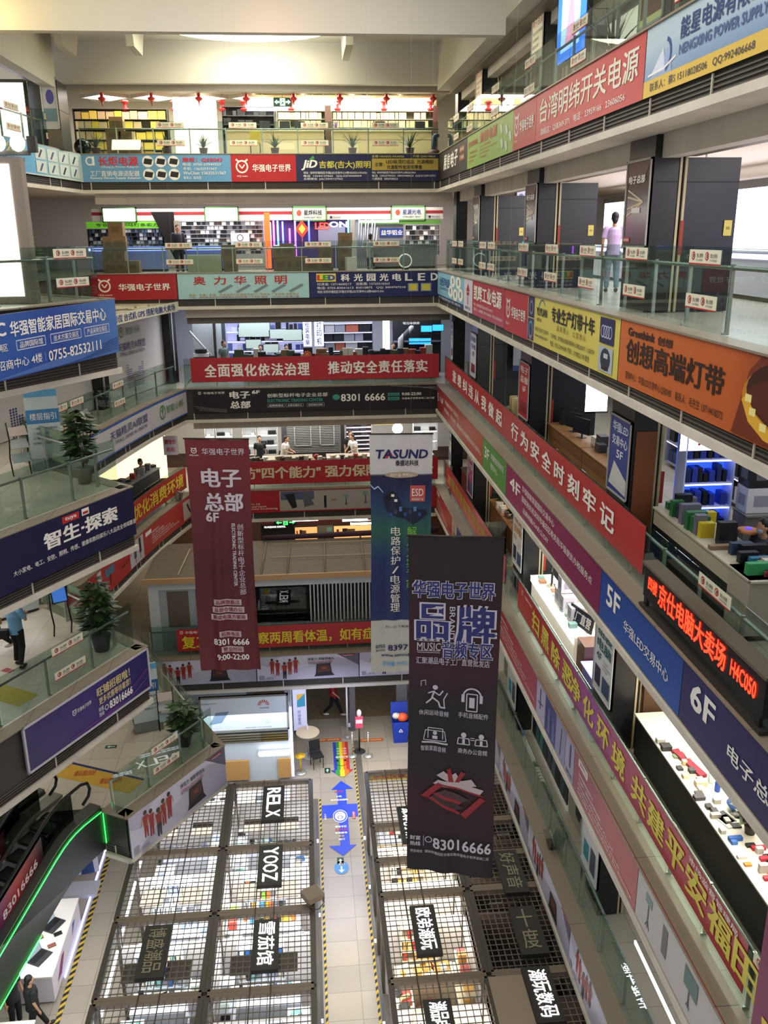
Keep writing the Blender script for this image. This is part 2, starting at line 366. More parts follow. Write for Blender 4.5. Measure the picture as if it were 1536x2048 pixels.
# roof of the atrium
CE = M('#c9c5b6', .8, noise=.04, scale=.4)
wall('ceiling', -16, 15, 3.8, 43, 6.55, 6.9, CE)
wall('wall_back', -15, XR + .8, YB - .05, YB + .35, 5.2, 6.6, CE)
struct('trim_lintel', MB().bx(-15, 8, YB + .35, YB + .8, 5.0, 5.5, '#8d8678'))
wall('wall_right', XR - .1, XR + .35, 4, YB, 5.0, 6.6, CE); struct('trim_rail', MB().bx(XR + .35, XR + .8, 4, YB, 4.9, 5.4, '#7d7668'))
wall('wall_left', -8.4, -8.0, 21, 33.4, 4.75, 6.6, CE); struct('trim_track', MB().bx(-8.75, -8.4, 21, 33.4, 4.85, 5.0, '#5a564e'))
struct('beam', MB().bx(-16, 5.1, 23.8, 24.12, 4.62, 6.6, CE))
for x, y0, y1 in ((-8.6, 31, 35.2), (-7.4, 31.5, 34.2), (-5.2, 31.5, 34.0), (1.7, 31, 34.6)):
    struct('beam', MB().mesh([(x - .12, y0, 6.6), (x + .12, y0, 6.6), (x - .12, y1, 6.6), (x + .12, y1, 6.6), (x - .12, y0 + .3, 5.75), (x + .12, y0 + .3, 5.75), (x - .12, y1 - .6, 5.75), (x + .12, y1 - .6, 5.75)],
        [(0, 2, 6, 4), (1, 5, 7, 3), (4, 6, 7, 5), (0, 4, 5, 1), (2, 3, 7, 6)], CE))
t = thing('ceiling_glow_panel', 'large round glowing skylight lamp recessed in the white ceiling', 'light', (-1.5, 31.4, 6.48))
MB().lathe([(3.1, .05), (3.1, -.08)], (0, 0, 0), M('#fffbe0', .5, 5), 48).ob('diffuser', t); MB().lathe([(3.3, .06), (3.28, -.06), (3.12, -.06), (3.12, .06)], (0, 0, 0), '#d8d4c4', 48).ob('rim', t)
# pillars of the right gallery, their fins, shutter tracks and lintel beams
COLY = (7.75, 15.2, 22.7, 30.1)
for k in 'ABCDEF':
    z = LV[k]; zt = {'A': 5.0}.get(k) or LV['ABCDE'['ABCDEF'.index(k) - 1]] - 1.35
    for y in COLY + (34.9,):
        y1 = y + 1.2 if y < 34 else y + .6
        p = MB().bx(XC, XC + .42, y, y1, z, zt, BLACKP)
        for s in (.95, 2.1): p.bx(XC + .05, XC + .421, y - .003, y + .01, z + s, z + s + .02, '#0c0c0d')
        struct('pillar', p)
        if y < 34 and (k in 'AB' or y > 20):
            f = MB().bx(XC + .58, 7.3, y + .05, y + .25, z, zt - .35, M('#232326', .4))
            for s in (.95, 2.1): f.bx(XC + .58, 7.3, y + .04, y + .06, z + s, z + s + .02, '#0c0c0d')
            struct('partition', f)
        if y < 34: struct('trim_track', MB().bx(XC + .44, XC + .48, y, y + .12, z, zt - .3, '#b5a888').bx(XC + .53, XC + .57, y, y + .12, z, zt - .3, '#b5a888').bx(XC + .42, XC + .58, y + .05, y + .2, z, zt - .3, '#151414'))
    for a, b in zip((5.0,) + tuple(c + 1.2 for c in COLY), COLY + (34.9,)):
        struct('beam', MB().bx(XC + .12, XC + .4, a, b, zt - .36, zt + .05, WHITE)); 
        struct('trim_shutter', MB().bx(XC + .42, XC + .7, a, b, zt - .34, zt, '#7a7264'))
# back gallery lintels
for k in 'BCD':
    zt = LV['ABCD'['ABCD'.index(k) - 1]] - 1.35
    x0 = -7.6 if k == 'B' else -4.6
    struct('beam', MB().bx(x0, XR + .6, YB + .5, YB + .8, zt - .36, zt + .05, WHITE))
    if k == 'C': struct('trim_shutter', MB().bx(x0, XR + .6, YB + .8, YB + 1.1, zt - .62, zt, '#6e675a'))
# ground floor
struct('floor', MB().bx(-15, 14, 4, 44, -18.5, -18.2, tiles('#989082', '#8c857a', .85, .85, '#6f685c', .22)))
struct('floor_entrance', MB().bx(-2.7, 3.3, 31.2, 40, -18.2, -18.19, M('#6f5f45', .5, noise=.2)))
struct('trim_aisle', MB().bx(-.32, -.1, 6, 26.0, -18.2, -18.19, '#55504a').bx(1.3, 1.52, 6, 29.5, -18.2, -18.19, '#55504a'))
HZ = stripes('#b59a2a', '#161514', .16)
struct('trim_hazard', MB().bx(-.06, 0, 6, 26.0, -18.2, -18.185, HZ).bx(1.22, 1.28, 6, 29.5, -18.2, -18.185, HZ))
struct('trim_hazard', MB().bx(-6.62, -6.5, 8, 25.5, -18.2, -18.185, HZ))

# ------------------------------------------------------------------ glass balustrades
WARN = '#d8d4bc'
def warn_sticker(par, o, u, v):
    n = u.normalized().cross(v.normalized()); b = MB()
    b.fb(o, u, v, n * .006, M(WARN, .5)); b.fb(o + n * .001, u, v * .1, n * .008, M('#a82a2a', .5))
    for k in (.14, .58): 
        c = o + u * k + v * .58; r = v.length * .3
        ring = [c + n * .009 + (u.normalized() * math.cos(a) + v.normalized() * math.sin(a)) * r for a in [i * math.pi / 5 for i in range(10)]]
        b.poly(ring, M('#b03030', .5)); b.poly([c + n * .0095 + (p - c - n * .009) * .6 for p in ring], M(WARN, .5))
        b.fb(c + n * .0092 - u.normalized() * r * .15 - v * .12, u * .035, v * .25, n * .001, M('#222', .5) if 0 else M('#222222', .5))
    p = Panel(flat(o, u, v), u.length, v.length); p.d = .008
    p.T('禁止攀爬', .25, .46, .62, .28, M('#444444', .5)).T('禁止倚靠', .69, .9, .62, .28, M('#444444', .5)); p.T('NO CLIMBING', .25, .46, .32, .13, M('#555555', .5)).T('NO LEANING', .69, .9, .32, .13, M('#555555', .5))
    b.mesh(p.L.v, p.L.f, M('#444444', .5)); b.ob('warning_sticker', par)
def rail(label, path, z, back=.3, h=1.12, pl=1.3, hr=.86, st=(), gl=None, group=None, two=True):
    t = thing('glass_railing', label, 'railing', (path[0].x, path[0].y, z), 0, group); O = V((path[0].x, path[0].y, z)); n_ = 0
    hp = []
    for a, b in segs(path):
        n = nrm(a, b); a = a - n * back; b = b - n * back; u = (b - a); L = u.length; u = u.normalized(); c = max(1, round(L / pl)); w = L / c
        for i in range(c):
            p = a + u * (i * w) + UZ * z - O
            pane = MB().fb(p + u * .008, u * (w - .016), UZ * h, -n * .012, gl or GLS).ob('pane', t)
            MB().fb(p - n * .06 - u * .02, u * .04, UZ * (hr + .05), -n * .05, STEEL).fb(p - n * .06, u * .02, UZ * .03 + UZ * 0, n * .05, STEEL).ob('post', t)
            if n_ in st:
                s_ = V(p) + u * (w * .1)
                warn_sticker(pane, s_ + UZ * (h - .24) + n * .004, u * min(1.0, w * .8), UZ * .2)
                if two: warn_sticker(pane, s_ + UZ * (.28) + n * .004, u * min(1.0, w * .8), UZ * .2)
            n_ += 1
        hp += [a - n * .1 + UZ * (z + hr) - O, b - n * .1 + UZ * (z + hr) - O]
    MB().tube(hp, .028, STEEL, 8).ob('handrail', t)
    return t
FN = dict(A='top floor', B='fifth gallery', C='fourth gallery', D='third gallery', E='second gallery')
for k, w in dict(A='above the row of power supply billboards', B='above the yellow and orange light strip billboards', C='behind the long red slogan banner on the right wall',
                 D='behind the red slogan banner with yellow characters', E='above the lowest pale billboards on the right wall').items():
    rail('long glass railing ' + w, RIGHT, LV[k], .3, st=dict(A=(1, 3, 6, 9, 12, 16), B=(1, 2, 5, 6, 9, 11, 13, 15, 17, 19, 21)).get(k, (18, 20)), two=k in 'AB')
for k, w in dict(A='with plants behind it above the blue adapter billboard', B='in front of the lamp shops on the back wall', C='behind the red banner with sixteen white characters', D='behind the wrinkled red banner on the back wall').items():
    rail('glass railing ' + w, BACKW if k in 'AB' else BACK, LV[k], .3, st=dict(A=(2, 4, 6, 8), B=(2, 4, 6, 8)).get(k, ()), pl=1.25)
rail('glass railing of the left top gallery beside the grey pillar', BCURVE, LV['A'], .25, st=(2, 4))
rail('curved glass railing above the white billboard with green emblem', CURVE, LV['C'], .3, st=(1, 2, 5))
rail('curved glass railing behind the red banner with yellow characters at left', CURVE, LV['D'], .3)
for k, w in dict(B='above the blue billboard with telephone number', C='above the dark navy billboard', D='above the purple billboard').items():
    rail('glass railing of the escalator landing ' + w, LAND, LV[k], .35, st={'B': (5, 3), 'C': (6, 7), 'D': (4, )}[k], two=True)
    rail('side glass railing of the landing ' + w, [P1 + V((-.5, .35, 0)), V((-7.2, 23.9, 0))], LV[k], .3, st=(1, 2) if k != 'B' else ())
rail('glass railing on the lowest landing beside the leafy plant', ELAND, LV['E'], .35, st=(1,))
rail('side glass railing of the lowest landing in front of the laptop billboard', [E1 + V((-.2, .1, 0)), V((-5.6, YE - .2, 0))], LV['E'], .3)
rail('glass railing in front of the pale cabin on the back wall', BACKE, LV['E'], .3)
# ------------------------------------------------------------------ billboards on the right wall
W_, K_, RED, YEL, NAVY = M('#e6e2da', .5), M('#1c1a1c', .5), M('#a8232a', .45), M('#d8c02c', .5), M('#1a2160', .45)
BX = XR - .03
def hq(p): p.OWL(.17, .55, .2, W_).T('HQ-mart', .09, .25, .2, .08, W_).T('华强电子世界', .33, .92, .5, .27, W_, .02)
def lines(p, x0, x1, ys, h, c, txts):
    for y, t in zip(ys, txts): p.T(t, x0, x0 + (x1 - x0) * min(1, len(t) / max(len(q) for q in txts)), y, h, c, .006)
def f(p):
    for i, c in enumerate('展信电子'): p.T(c, .2 + i * .13, .31 + i * .13, .55, .5, W_, .03, shear=.2)
    p.R(.76, .62, .92, .82, '#8a4a22').R(.76, .36, .92, .56, '#8a4a22').T('电源适配器', .78, .9, .72, .1, W_).T('厂家直销', .78, .9, .46, .1, W_)
rsign('billboard', 'dark brown billboard with white brush characters at the far end of the right wall', 'billboard', BX, 29.2, 35.2, 1.91, 2.86, '#241b17', f)
def f(p):
    r = M('#b0492c', .5); p.T('JCPOWER', .03, .27, .68, .2, r, .03).T('贵城电源', .33, .7, .74, .3, r, .03)
    lines(p, .06, .26, (.45, .32, .2), .08, r, ('开关电源专业制造', 'LED驱动电源', '诚招代理'))
    lines(p, .33, .7, (.5, .4, .3, .2), .06, r, ('专业生产：开关电源 防水电源 超薄电源', '电话：0755-83281128  13632917108', '地址：华强电子世界五楼Q5B365', '工厂地址：深圳市宝安区西乡'))
    for x, y in ((.76, .78), (.86, .7), (.93, .5), (.78, .4), (.86, .3)): p.P_([(x, y), (x + .03, y + .05), (x + .055, y - .18), (x + .025, y - .24)], '#c9d0c4')
rsign('billboard', 'green billboard with orange lettering and tilted white gadgets', 'billboard', BX, 22.95, 29.2, 1.91, 2.86, '#86a84a', f)
rsign('billboard', 'small red billboard with horned emblem beside the green billboard', 'billboard', BX, 20.72, 22.95, 1.91, 2.86, '#b03a3c', hq)
rsign('billboard', 'long red billboard with eight tall pale characters at upper right', 'billboard', BX, 14.25, 20.7, 1.91, 2.86, '#b8484a',
      lambda p: (p.T('台湾明纬开关电源', .05, .96, .6, .5, M('#d6d2c0', .5), .015), p.T('旗舰店：Q5B369-371   电话：23959166   23606056', .07, .88, .16, .15, W_, .01)))
def f(p):
    p.R(0, 0, 1, .24, '#d2b04a'); b = M('#2a3c74', .5)
    p.P_([(.03, .24), (.12, .62), (.135, .24)], '#8fa4c4').P_([(.035, .3), (.09, .62), (.1, .3)], '#c8d2e0').RING(.1, .5, .2, .06, '#2c4a86', 20, -80, 80).LN([(.02, .3), (.1, .33), (.15, .42)], .03, W_)
    p.T('能星电源有限公司', .165, .5, .74, .27, b, .015).T('NENGXING POWER SUPPLY', .165, .48, .47, .13, M('#46588c', .5), .02)
    p.T('联系人：蔡S 15118028506   QQ:992406668', .035, .45, .12, .13, M('#3a3a50', .5), .01).T('范R 15919851258', .49, .68, .12, .14, M('#3a3a50', .5), .01).R(.62, .55, .86, .9, '#5a6470').R(.64, .58, .84, .85, '#8a949c')
rsign('billboard', 'pale blue billboard with sailing emblem and yellow bottom strip', 'billboard', BX, 6.5, 14.22, 1.91, 2.86, grad(((0, '#56749c'), (.35, '#7c98b8'), (.7, '#a8bcc8'), (1, '#a8bcc4')), 1), f)
# fifth gallery
def f(p):
    p.T('大西洋电源', .1, .5, .66, .3, M('#1f4a86', .5), .02).T('OCEAN POWER CO., LTD', .1, .5, .42, .1, M('#1f4a86', .5)).R(0, 0, 1, .16, '#1d2f5c').T('地址：华强LED交易中心Q5B311  电话：13823521388', .08, .9, .08, .09, W_)
    for x, y in ((.62, .78), (.82, .78), (.54, .42), (.72, .36), (.9, .42)): p.E(x, y, .085, .2, W_).P_([(x - .02, y - .1), (x + .03, y - .06), (x + .02, y + .12), (x - .03, y + .08)], '#7c8a94')
rsign('billboard', 'pale blue billboard with round product pictures beside the white strip', 'billboard', BX, 29.4, 35.25, -2.36, -1.34, '#7fb0c4', f)
rsign('billboard', 'narrow white billboard with red bell mark', 'billboard', BX, 27.85, 29.38, -2.36, -1.34, '#c8c4d4', lambda p: p.P_([(.3, .62), (.5, .86), (.7, .62)], RED).R(.36, .5, .64, .6, RED).VT('凯辉电源', .5, .48, .22, .16, RED).T('凯辉企业', .2, .8, .12, .1, K_))
rsign('billboard', 'crimson billboard with five white characters beside the narrow bell mark billboard', 'billboard', BX, 23.27, 27.83, -2.36, -1.34, grad(((0, '#a8354c'), (.4, '#b02436'), (1, '#aa2230')), 1),
      lambda p: (p.T('凯辉工业电源', .06, .92, .66, .42, W_, .03), lines(p, .06, .95, (.32, .18), .09, W_, ('地址：深圳市福田区华强LED交易中心H5E117', '联系人：赵经理 13751156839  0755-83360623'))))
rsign('billboard', 'small red billboard with horned emblem beside the yellow billboard', 'billboard', BX, 20.77, 23.25, -2.38, -1.36, '#b0262f', hq)
def f(p):
    p.R(.0, .02, .1, .98, '#c8bc78').R(.005, .52, .095, .98, '#1d1f4a').R(.005, .02, .095, .5, '#24285c').RING(.05, .74, .14, .05, '#7e86a8', 16).RING(.05, .26, .17, .05, '#5a9ab0', 16).RING(.05, .2, .15, .04, '#b06a58', 16, 180, 360)
    p.T('YUYUAN', .13, .27, .7, .16, K_, .03).T('裕源光电', .135, .2, .53, .08, K_).RING(.2, .66, .3, .03, '#2c6aa0', 16, 40, 170)
    p.T('专业生产灯带十年', .33, .79, .73, .3, K_, .03)
    for i, c in enumerate('品质用心 让您放心'): 
        if c != ' ': p.T(c, .4 + i * .036, .425 + i * .036, .49, .11, M('#6a5a20', .5))
    p.T('展位号:Q5B377,Q5B379', .12, .3, .32, .1, K_).T('www.yeleds.com', .12, .29, .18, .1, K_).T('门市地址：新华强LED国际采购中心5楼Q5B377、Q5B379', .33, .8, .3, .1, K_).T('电话：0755-23994398  手机：13798221178 曾生', .33, .76, .15, .11, K_)
    p.R(.84, .52, .96, .95, '#23264e').R(.84, .05, .96, .47, '#a8b4bc').E(.9, .26, .042, .19, '#2a3040').R(.885, .28, .92, .36, '#b8c0c4').R(.87, .08, .93, .14, '#2a2224')
    for i in range(4): p.RING(.868 + i * .02, .72, .1, .025, '#b0b4d0', 12)
rsign('billboard', 'yellow billboard with black characters and light strip pictures', 'billboard', BX, 14.5, 20.75, -2.36, -1.34, '#cfc25c', f)
def f(p):
    o = M('#2c1a14', .5); p.T('Greethink', .06, .24, .84, .12, o, .04).T('创想', .26, .35, .83, .12, o, .02).T('创想高端灯带', .055, .62, .55, .36, o, .025).T('营销中心：华强LED交易中心Q5B345    联系人：毛先生 13714418272', .06, .63, .16, .13, o, .012)
    p.P_([(.67, .02), (.72, .8), (.76, .98), (1, .98), (1, .02)], '#6a2a14'); 
    p.E(.95, .52, .25, .5, '#b87a1c', 30).E(.95, .6, .235, .44, '#381208', 30).E(.95, .52, .23, .3, '#501c0c', 30)
    p.P_([(.7, .45), (.735, .22), (.8, .08), (.95, .03), (.95, .13), (.83, .18), (.76, .32), (.72, .52)], '#d8a432')
    for x, y in ((.735, .3), (.78, .17), (.85, .1), (.92, .07), (.715, .44)): p.R(x, y, x + .025, y + .09, '#e8d88a')
rsign('billboard', 'orange billboard with a glowing coiled light strip picture', 'billboard', BX, 8.3, 14.47, -2.36, -1.34, grad(((0, '#c0642a'), (.65, '#b4561f'), (.8, '#8a3a16'), (1, '#5a2410')), 0), f)
# fourth gallery
def f(p): p.OWL(.03, .55, .14, W_).T('1-2F', .09, .17, .58, .2, W_, .02).T('华强国际电子交易中心', .22, .55, .68, .17, W_).T('安防音响、手机通讯、数码配件及电脑整机批发交易中心', .2, .98, .36, .17, W_)
rsign('billboard', 'brick red directory billboard at the far end of the floor number strip', 'directory sign', BX, 25.65, 35.05, -6.67, -5.73, grad(((0, '#8a1c26'), (.3, '#a03024'), (1, '#a8482c')), 0), f)
rsign('billboard', 'green directory billboard reading three F', 'directory sign', BX, 22.42, 25.63, -6.67, -5.73, '#4f8a3e', lambda p: p.T('3F', .1, .3, .58, .34, W_, .02).T('华强智能安防市场', .38, .9, .66, .2, W_).T('服务中心', .38, .66, .36, .2, W_))
rsign('billboard', 'magenta directory billboard reading four F', 'directory sign', BX, 14.6, 22.4, -6.67, -5.73, grad(((0, '#8a2054'), (1, '#7c1c4c')), 0),
      lambda p: p.T('4F', .06, .2, .58, .34, W_, .02).T('华强智能家居国际交易中心', .23, .6, .77, .17, W_).T('国家税务局深圳市福田区税务局华强便民办税服务点', .23, .94, .5, .17, W_).T('品牌电脑/OA办公/DIY', .25, .55, .22, .15, W_))
rsign('billboard', 'bright blue directory billboard reading five F', 'directory sign', BX, 10.98, 14.58, -6.67, -5.73, grad(((0, '#1c4a98'), (1, '#173f8a')), 1), lambda p: p.T('5F', .1, .28, .62, .4, W_, .025).T('华强LED交易中心', .35, .88, .42, .22, W_, .012))
rsign('billboard', 'dark purple directory billboard reading six F', 'directory sign', BX, 5.5, 10.96, -6.67, -5.73, grad(((0, '#241c56'), (1, '#1e1848')), 0), lambda p: p.T('6F', .06, .19, .62, .4, W_, .025).T('电子总部', .27, .53, .42, .24, W_, .015))
def f(p):
    n = 16.6; x = .085
    def Yf(y): return (35 - y) / 21.5
    for i, c in enumerate('查患纠违从我做起'): a = Yf(33.2 - i * 1.13); p.T(c, a, a + .036, .5, .5, W_, .03)
    for i, c in enumerate('行为安全时刻牢记'): a = Yf(23.3 - i * 1.08); p.T(c, a, a + .036, .5, .5, W_, .03)
rsign('banner', 'long red slogan banner with sixteen white characters on the right railing', 'banner', GL - .02, 13.5, 35, -5.47, -4.62, M('#a82a2c', .4, noise=.06, scale=1), f, th=.008)
# glowing character display
LEDR = M('#ff2a14', .5, 6)
t = sign('led_display', 'black display box with glowing red characters on the right ledge', 'led display', (5.22, 12.75, -5.5), (0, -3.85, 0), (0, 0, .52), '#100e0e', lambda p: (p.T('四楼', .05, .14, .55, .42, LEDR, .02), p.T('京仕电脑大卖场', .16, .74, .52, .68, LEDR, .02), p.T('H4C050', .78, .95, .5, .42, LEDR, .02)), th=.2, edge='#1a1817')
MB().bx(-.04, .22, -3.9, .05, .52, .56, '#5a4e40').bx(-.04, .22, -3.9, .05, -.18, -.14, '#2c2724').bx(0, .05, -3.8, -3.7, -.17, 0, '#1a1817').bx(0, .05, -.15, -.05, -.17, 0, '#1a1817').ob('housing', t)
# third gallery
TXT = ('东莞市威图数码科技有限公司', '专注自拍杆、三脚架及多功能应用专业制造商', 'Dongguan Witu Digital Co., Ltd.', 'professional multifunctional tripods', 'and selfie sticks manufacturer live streaming')
def redtxt(p): p.R(.08, .74, .24, .92, W_).T('WITU', .1, .22, .83, .1, RED); lines(p, .1, .95, (.58, .46, .34, .24, .15), .075, W_, TXT)
def tripod(p, x, y, s, c='#3a3a40'):
    p.LN([(x, y), (x, y + s * .6)], .04, c); 
    for k in (-1, 0, 1): p.LN([(x, y + s * .1), (x + k * s * .12 / p.W * p.H, y - s * .12)], .025, c)
    p.R(x - s * .1 / p.W * p.H * 2, y + s * .55, x + s * .1 / p.W * p.H * 2, y + s * .8, '#6a8a86')
def pics(p):
    p.R(.26, .02, .56, .98, '#353a78').R(.56, .02, .8, .98, '#8a88a8')
    for i in range(4): p.P_([(.28 + i * .06, .1), (.34 + i * .06, .1), (.32 + i * .06, .85 - i * .1), (.29 + i * .06, .7)], '#5a62a0' if i % 2 else '#222750')
    p.LN([(.12, .3), (.12, .85)], .05, '#2c3050').LN([(.05, .4), (.2, .5)], .03, '#2c3050').LN([(.68, .15), (.7, .85)], .06, '#3c3c58').R(.9, .3, .93, .85, '#44486a').T('自拍杆', .84, .98, .12, .12, K_)
def pics2(p):
    tripod(p, .08, .25, .7); p.R(.17, .25, .2, .8, '#5a5a60'); tripod(p, .33, .25, .5); p.R(.3, .5, .37, .85, '#4a6a66'); p.RING(.62, .5, .28, .07, '#3c3c40', 18, -60, 200).E(.66, .55, .05, .26, '#3a3534').R(.8, .35, .87, .75, '#606064').LN([(.84, .1), (.84, .4)], .05, '#3a3a40').T('直播支架', .42, .52, .3, .1, RED)
rsign('billboard', 'pale billboard with tripod pictures at the far end of the tripod strip', 'billboard', BX, 27, 31, -10.87, -9.93, grad(((0, '#b8a890'), (1, '#c8a890')), 0), pics)
rsign('billboard', 'red billboard with small white text at the far right corner of the tripod strip', 'billboard', BX, 31, 35.2, -10.87, -9.93, '#a02a2a', redtxt)
rsign('billboard', 'red billboard with small white text behind the black hanging banner', 'billboard', BX, 18.5, 26.95, -10.87, -9.93, grad(((0, '#8a2026'), (.5, '#a32a2c'), (1, '#9a3a4c')), 0), lambda p: (p.R(.42, .72, .5, .95, W_), lines(p, .5, .98, (.75, .6, .46, .34, .22), .08, W_, TXT)))
rsign('billboard', 'pale violet billboard with dark tripod pictures in the tripod strip', 'billboard', BX, 15.45, 18.48, -10.87, -9.93, '#a29cb8', pics)
rsign('billboard', 'faded red billboard with slanting small white text in the tripod strip', 'billboard', BX, 11.85, 15.43, -10.87, -9.93, grad(((0, '#93485c'), (.6, '#a34a50'), (1, '#a4484a')), 0), redtxt)
rsign('billboard', 'nearest white billboard with black tripods and headphones', 'billboard', BX, 5.5, 11.83, -10.87, -9.93, '#b8b4b2', pics2)
struct('trim_red', MB().bx(XR - .035, XR - .02, 5.5, 18.4, -9.95, -9.9, '#8f2428'))
def f(p):
    def Yf(y): return (21.9 - y) / 12.95
    for s, y0, dy in (('扫黑除恶', 20.3, .92), ('净化环境', 16.9, .9), ('共建平安福田', 13.15, .78)):
        for i, c in enumerate(s): a = Yf(y0 - i * dy); p.T(c, a, a + .052, .5, .62, M('#d4c648', .5), .03)
    p.OWL(.04, .78, .06, W_).T('华强电子世界', .06, .12, .8, .1, W_); p.T('市场监督管理局', .86, .98, .9, .13, W_)
rsign('banner', 'red and violet slogan banner with yellow characters on the right railing', 'banner', GL - .02, 8.95, 21.9, -9.66, -8.86, grad(((0, '#b03026'), (.28, '#a02434'), (.5, '#8c3c8a'), (.62, '#a03a5c'), (.85, '#a82c36'), (1, '#9a1c28')), 0, .4), f, th=.008)
rsign('banner', 'crumpled red banner with faint yellow characters at the far right railing', 'banner', GL - .02, 23.5, 34.6, -9.66, -8.8, grad(((0, '#a01c24'), (.5, '#b03038'), (1, '#b85058')), 0, .35), lambda p: p.T('加强市场监管优化营商环境', .06, .98, .5, .5, M('#b89a3c', .5), .02), th=.008)
def f(p): p.T('和', .08, .46, .42, .24, YEL, .03).T('谐', .52, .9, .42, .24, YEL, .03).T('创', .08, .46, .74, .24, YEL, .03).T('建', .52, .9, .74, .24, YEL, .03).T('社', .08, .46, .12, .2, YEL, .03)
rsign('banner', 'magenta hanging banner with yellow characters in the bottom right corner', 'banner', XR - .12, 5.6, 8.02, -10.7, -7.05, M('#7c2450', .5, noise=.06), f, th=.01)
# lowest strip: pale laptop adverts
def man(p, x, y, h, c='#8f2a26', k=0):
    a = h * p.H / p.W
    p.E(x, y + h * .9, a * .08, h * .09, '#3a2620', 10); p.P_([(x - a * .13, y + h * .8), (x + a * .13, y + h * .8), (x + a * .1, y + h * .42), (x - a * .1, y + h * .42)], c)
    p.P_([(x - a * .1, y + h * .44), (x + a * .1, y + h * .44), (x + a * .08, y), (x + a * .02, y), (x, y + h * .3), (x - a * .03, y), (x - a * .09, y)], c if not k else '#22222a'); p.LN([(x - a * .14, y + h * .76), (x - a * .2, y + h * .5)], .03, '#b08468').LN([(x + a * .14, y + h * .76), (x + a * .2, y + h * .5)], .03, '#b08468')
def lap(p, words=True, x=.0):
    p.P_([(x, 0), (x, .7), (x + .12, .55), (x + .22, .95), (x + .3, 1), (1, 1), (1, .62), (.8, .85), (.45, .5), (.2, .3)], '#c2bfcf').P_([(.78, 1), (1, 1), (1, .5)], '#5c586a')
    for i, (dx, y) in enumerate(((0, .34), (.045, .28), (.15, .3), (.2, .36))): man(p, .15 + dx * 1.15, y - .08, .66)
    man(p, .27, .06, .7, k=1); p.R(.02, .05, .07, .22, '#8c8a94').T('扫码了解', .09, .16, .1, .07, M('#77757f', .5))
    p.P_([(.585, .6), (.72, .62), (.735, .24), (.575, .22)], '#17151a').P_([(.595, .57), (.712, .59), (.722, .28), (.588, .26)], '#4a2c28').P_([(.575, .22), (.735, .24), (.76, .12), (.56, .1)], '#1f1d22').T('YOGA', .63, .68, .44, .1, M('#b06a4a', .5))
    if words: p.T('拼实力 用联想扬天', .5, .76, .82, .11, K_, .015).T('中国国家女子排球队官方赞助', .5, .74, .7, .06, RED).T('扬天威6商用笔记本电脑', .5, .73, .64, .06, M('#333338', .5))
    p.R(.83, .9, .96, .95, '#a02a2c').T('Lenovo', .85, .94, .925, .04, W_)
LAPG = grad(((0, '#a9a6b8'), (.5, '#b4b1c0'), (1, '#9a96a8')), 0)
for y1, y0, w in ((27.9, 25.2, 'farthest of the row, partly behind the black hanging banner'), (25.18, 22.0, 'second from the far end of the row'), (21.97, 18.65, 'beside the black hanging banner'), (18.62, 15.0, 'above the closed grey booth signs'), (14.97, 11.3, 'nearest above the glowing four character booth sign'), (11.27, 7.5, 'at the bottom edge of the photo')):
    rsign('billboard', 'pale laptop billboard with red team, ' + w, 'billboard', BX, y0, y1, -14.92, -13.98, LAPG, lambda p: lap(p, False))

# ------------------------------------------------------------------ billboards on the back wall
def bX(px, z, Y=YB): 
    lo, hi = -20, 20; r = None
    a = onY(px, 0, Y); b = onY(px, 2048, Y); k = (z - a.z) / (b.z - a.z); return a.x + (b.x - a.x) * k
def brow(z, p0, p1, *a, Y=YB, z0=None, z1=None, **k):
    return bsign(*a[:3], Y - .04, bX(p0, z - .5, Y), bX(p1, z - .5, Y), z0 or z - .97, z1 or z - .03, *a[3:], **k)
def f(p):
    r = M('#c02438', .5); p.RING(.07, .76, .13, .05, W_, 16, 40, 320).R(.085, .6, .1, .93, W_).T('长炬电源', .125, .385, .76, .32, r, .025).T('Chang Ju Power Adapter', .14, .39, .54, .09, W_).T('工厂直销电源适配器', .065, .39, .31, .2, W_).T('Factory Direct Supply Adapter', .065, .395, .14, .09, W_, .02)
    for i in range(6):
        x, y = .45 + (i % 3) * .085, .74 - (i // 3) * .47; p.E(x, y, .038, .21, W_).P_([(x - .03, y - .08), (x + .022, y - .12), (x + .032, y + .08), (x - .02, y + .12)], K_)
    p.T('展柜：Q5B043', .68, .945, .8, .17, r, .02); lines(p, .68, .965, (.64, .48, .32, .15), .11, W_, ('电话  0755-23944927', '手机  13632531567', 'WeChat: 13632531567', '联系人  朱先生'))
brow(2.88, 160, 462, 'billboard', 'light blue billboard with black adapter pictures on the back wall', 'billboard', '#5f92b8', f)
brow(2.88, 462, 592, 'billboard', 'red billboard with horned emblem between the light blue and the navy back wall billboards', 'billboard', '#a81c20', hq)
def f(p):
    y_ = M('#c8bc54', .5); p.T('JiD', .04, .145, .6, .36, W_, .035, shear=.25).P_([(.09, .8), (.12, .95), (.13, .86), (.11, .78)], '#3a8a3c').T('吉都(吉大)照明', .16, .515, .6, .3, y_, .02)
    lines(p, .05, .49, (.32, .2, .09), .09, W_, ('地址  深圳市福田区华强LED交易中心5楼H5A025-H5A026', '电话  13544127562   QQ:3374950959', '五楼微信  jida13544127562'))
    p.T('五楼 H5A025-H5A026', .525, .75, .92, .09, y_).T('六楼 Q6E1086A', .81, .97, .92, .09, y_).R(.525, .41, .99, .84, '#a8903e').T('主营：', .545, .61, .62, .14, K_, .02).T('LED吸顶灯成品  光源模组', .625, .955, .72, .15, K_, .02).T('光源配件批发和零售', .63, .875, .52, .15, K_, .02)
    lines(p, .525, .97, (.32, .2, .09), .09, W_, ('地址  深圳市福田区华强LED交易中心6楼Q6E1086A', '电话  13923795231 18927440523  QQ:2123912751', '六楼微信  18927440523'))
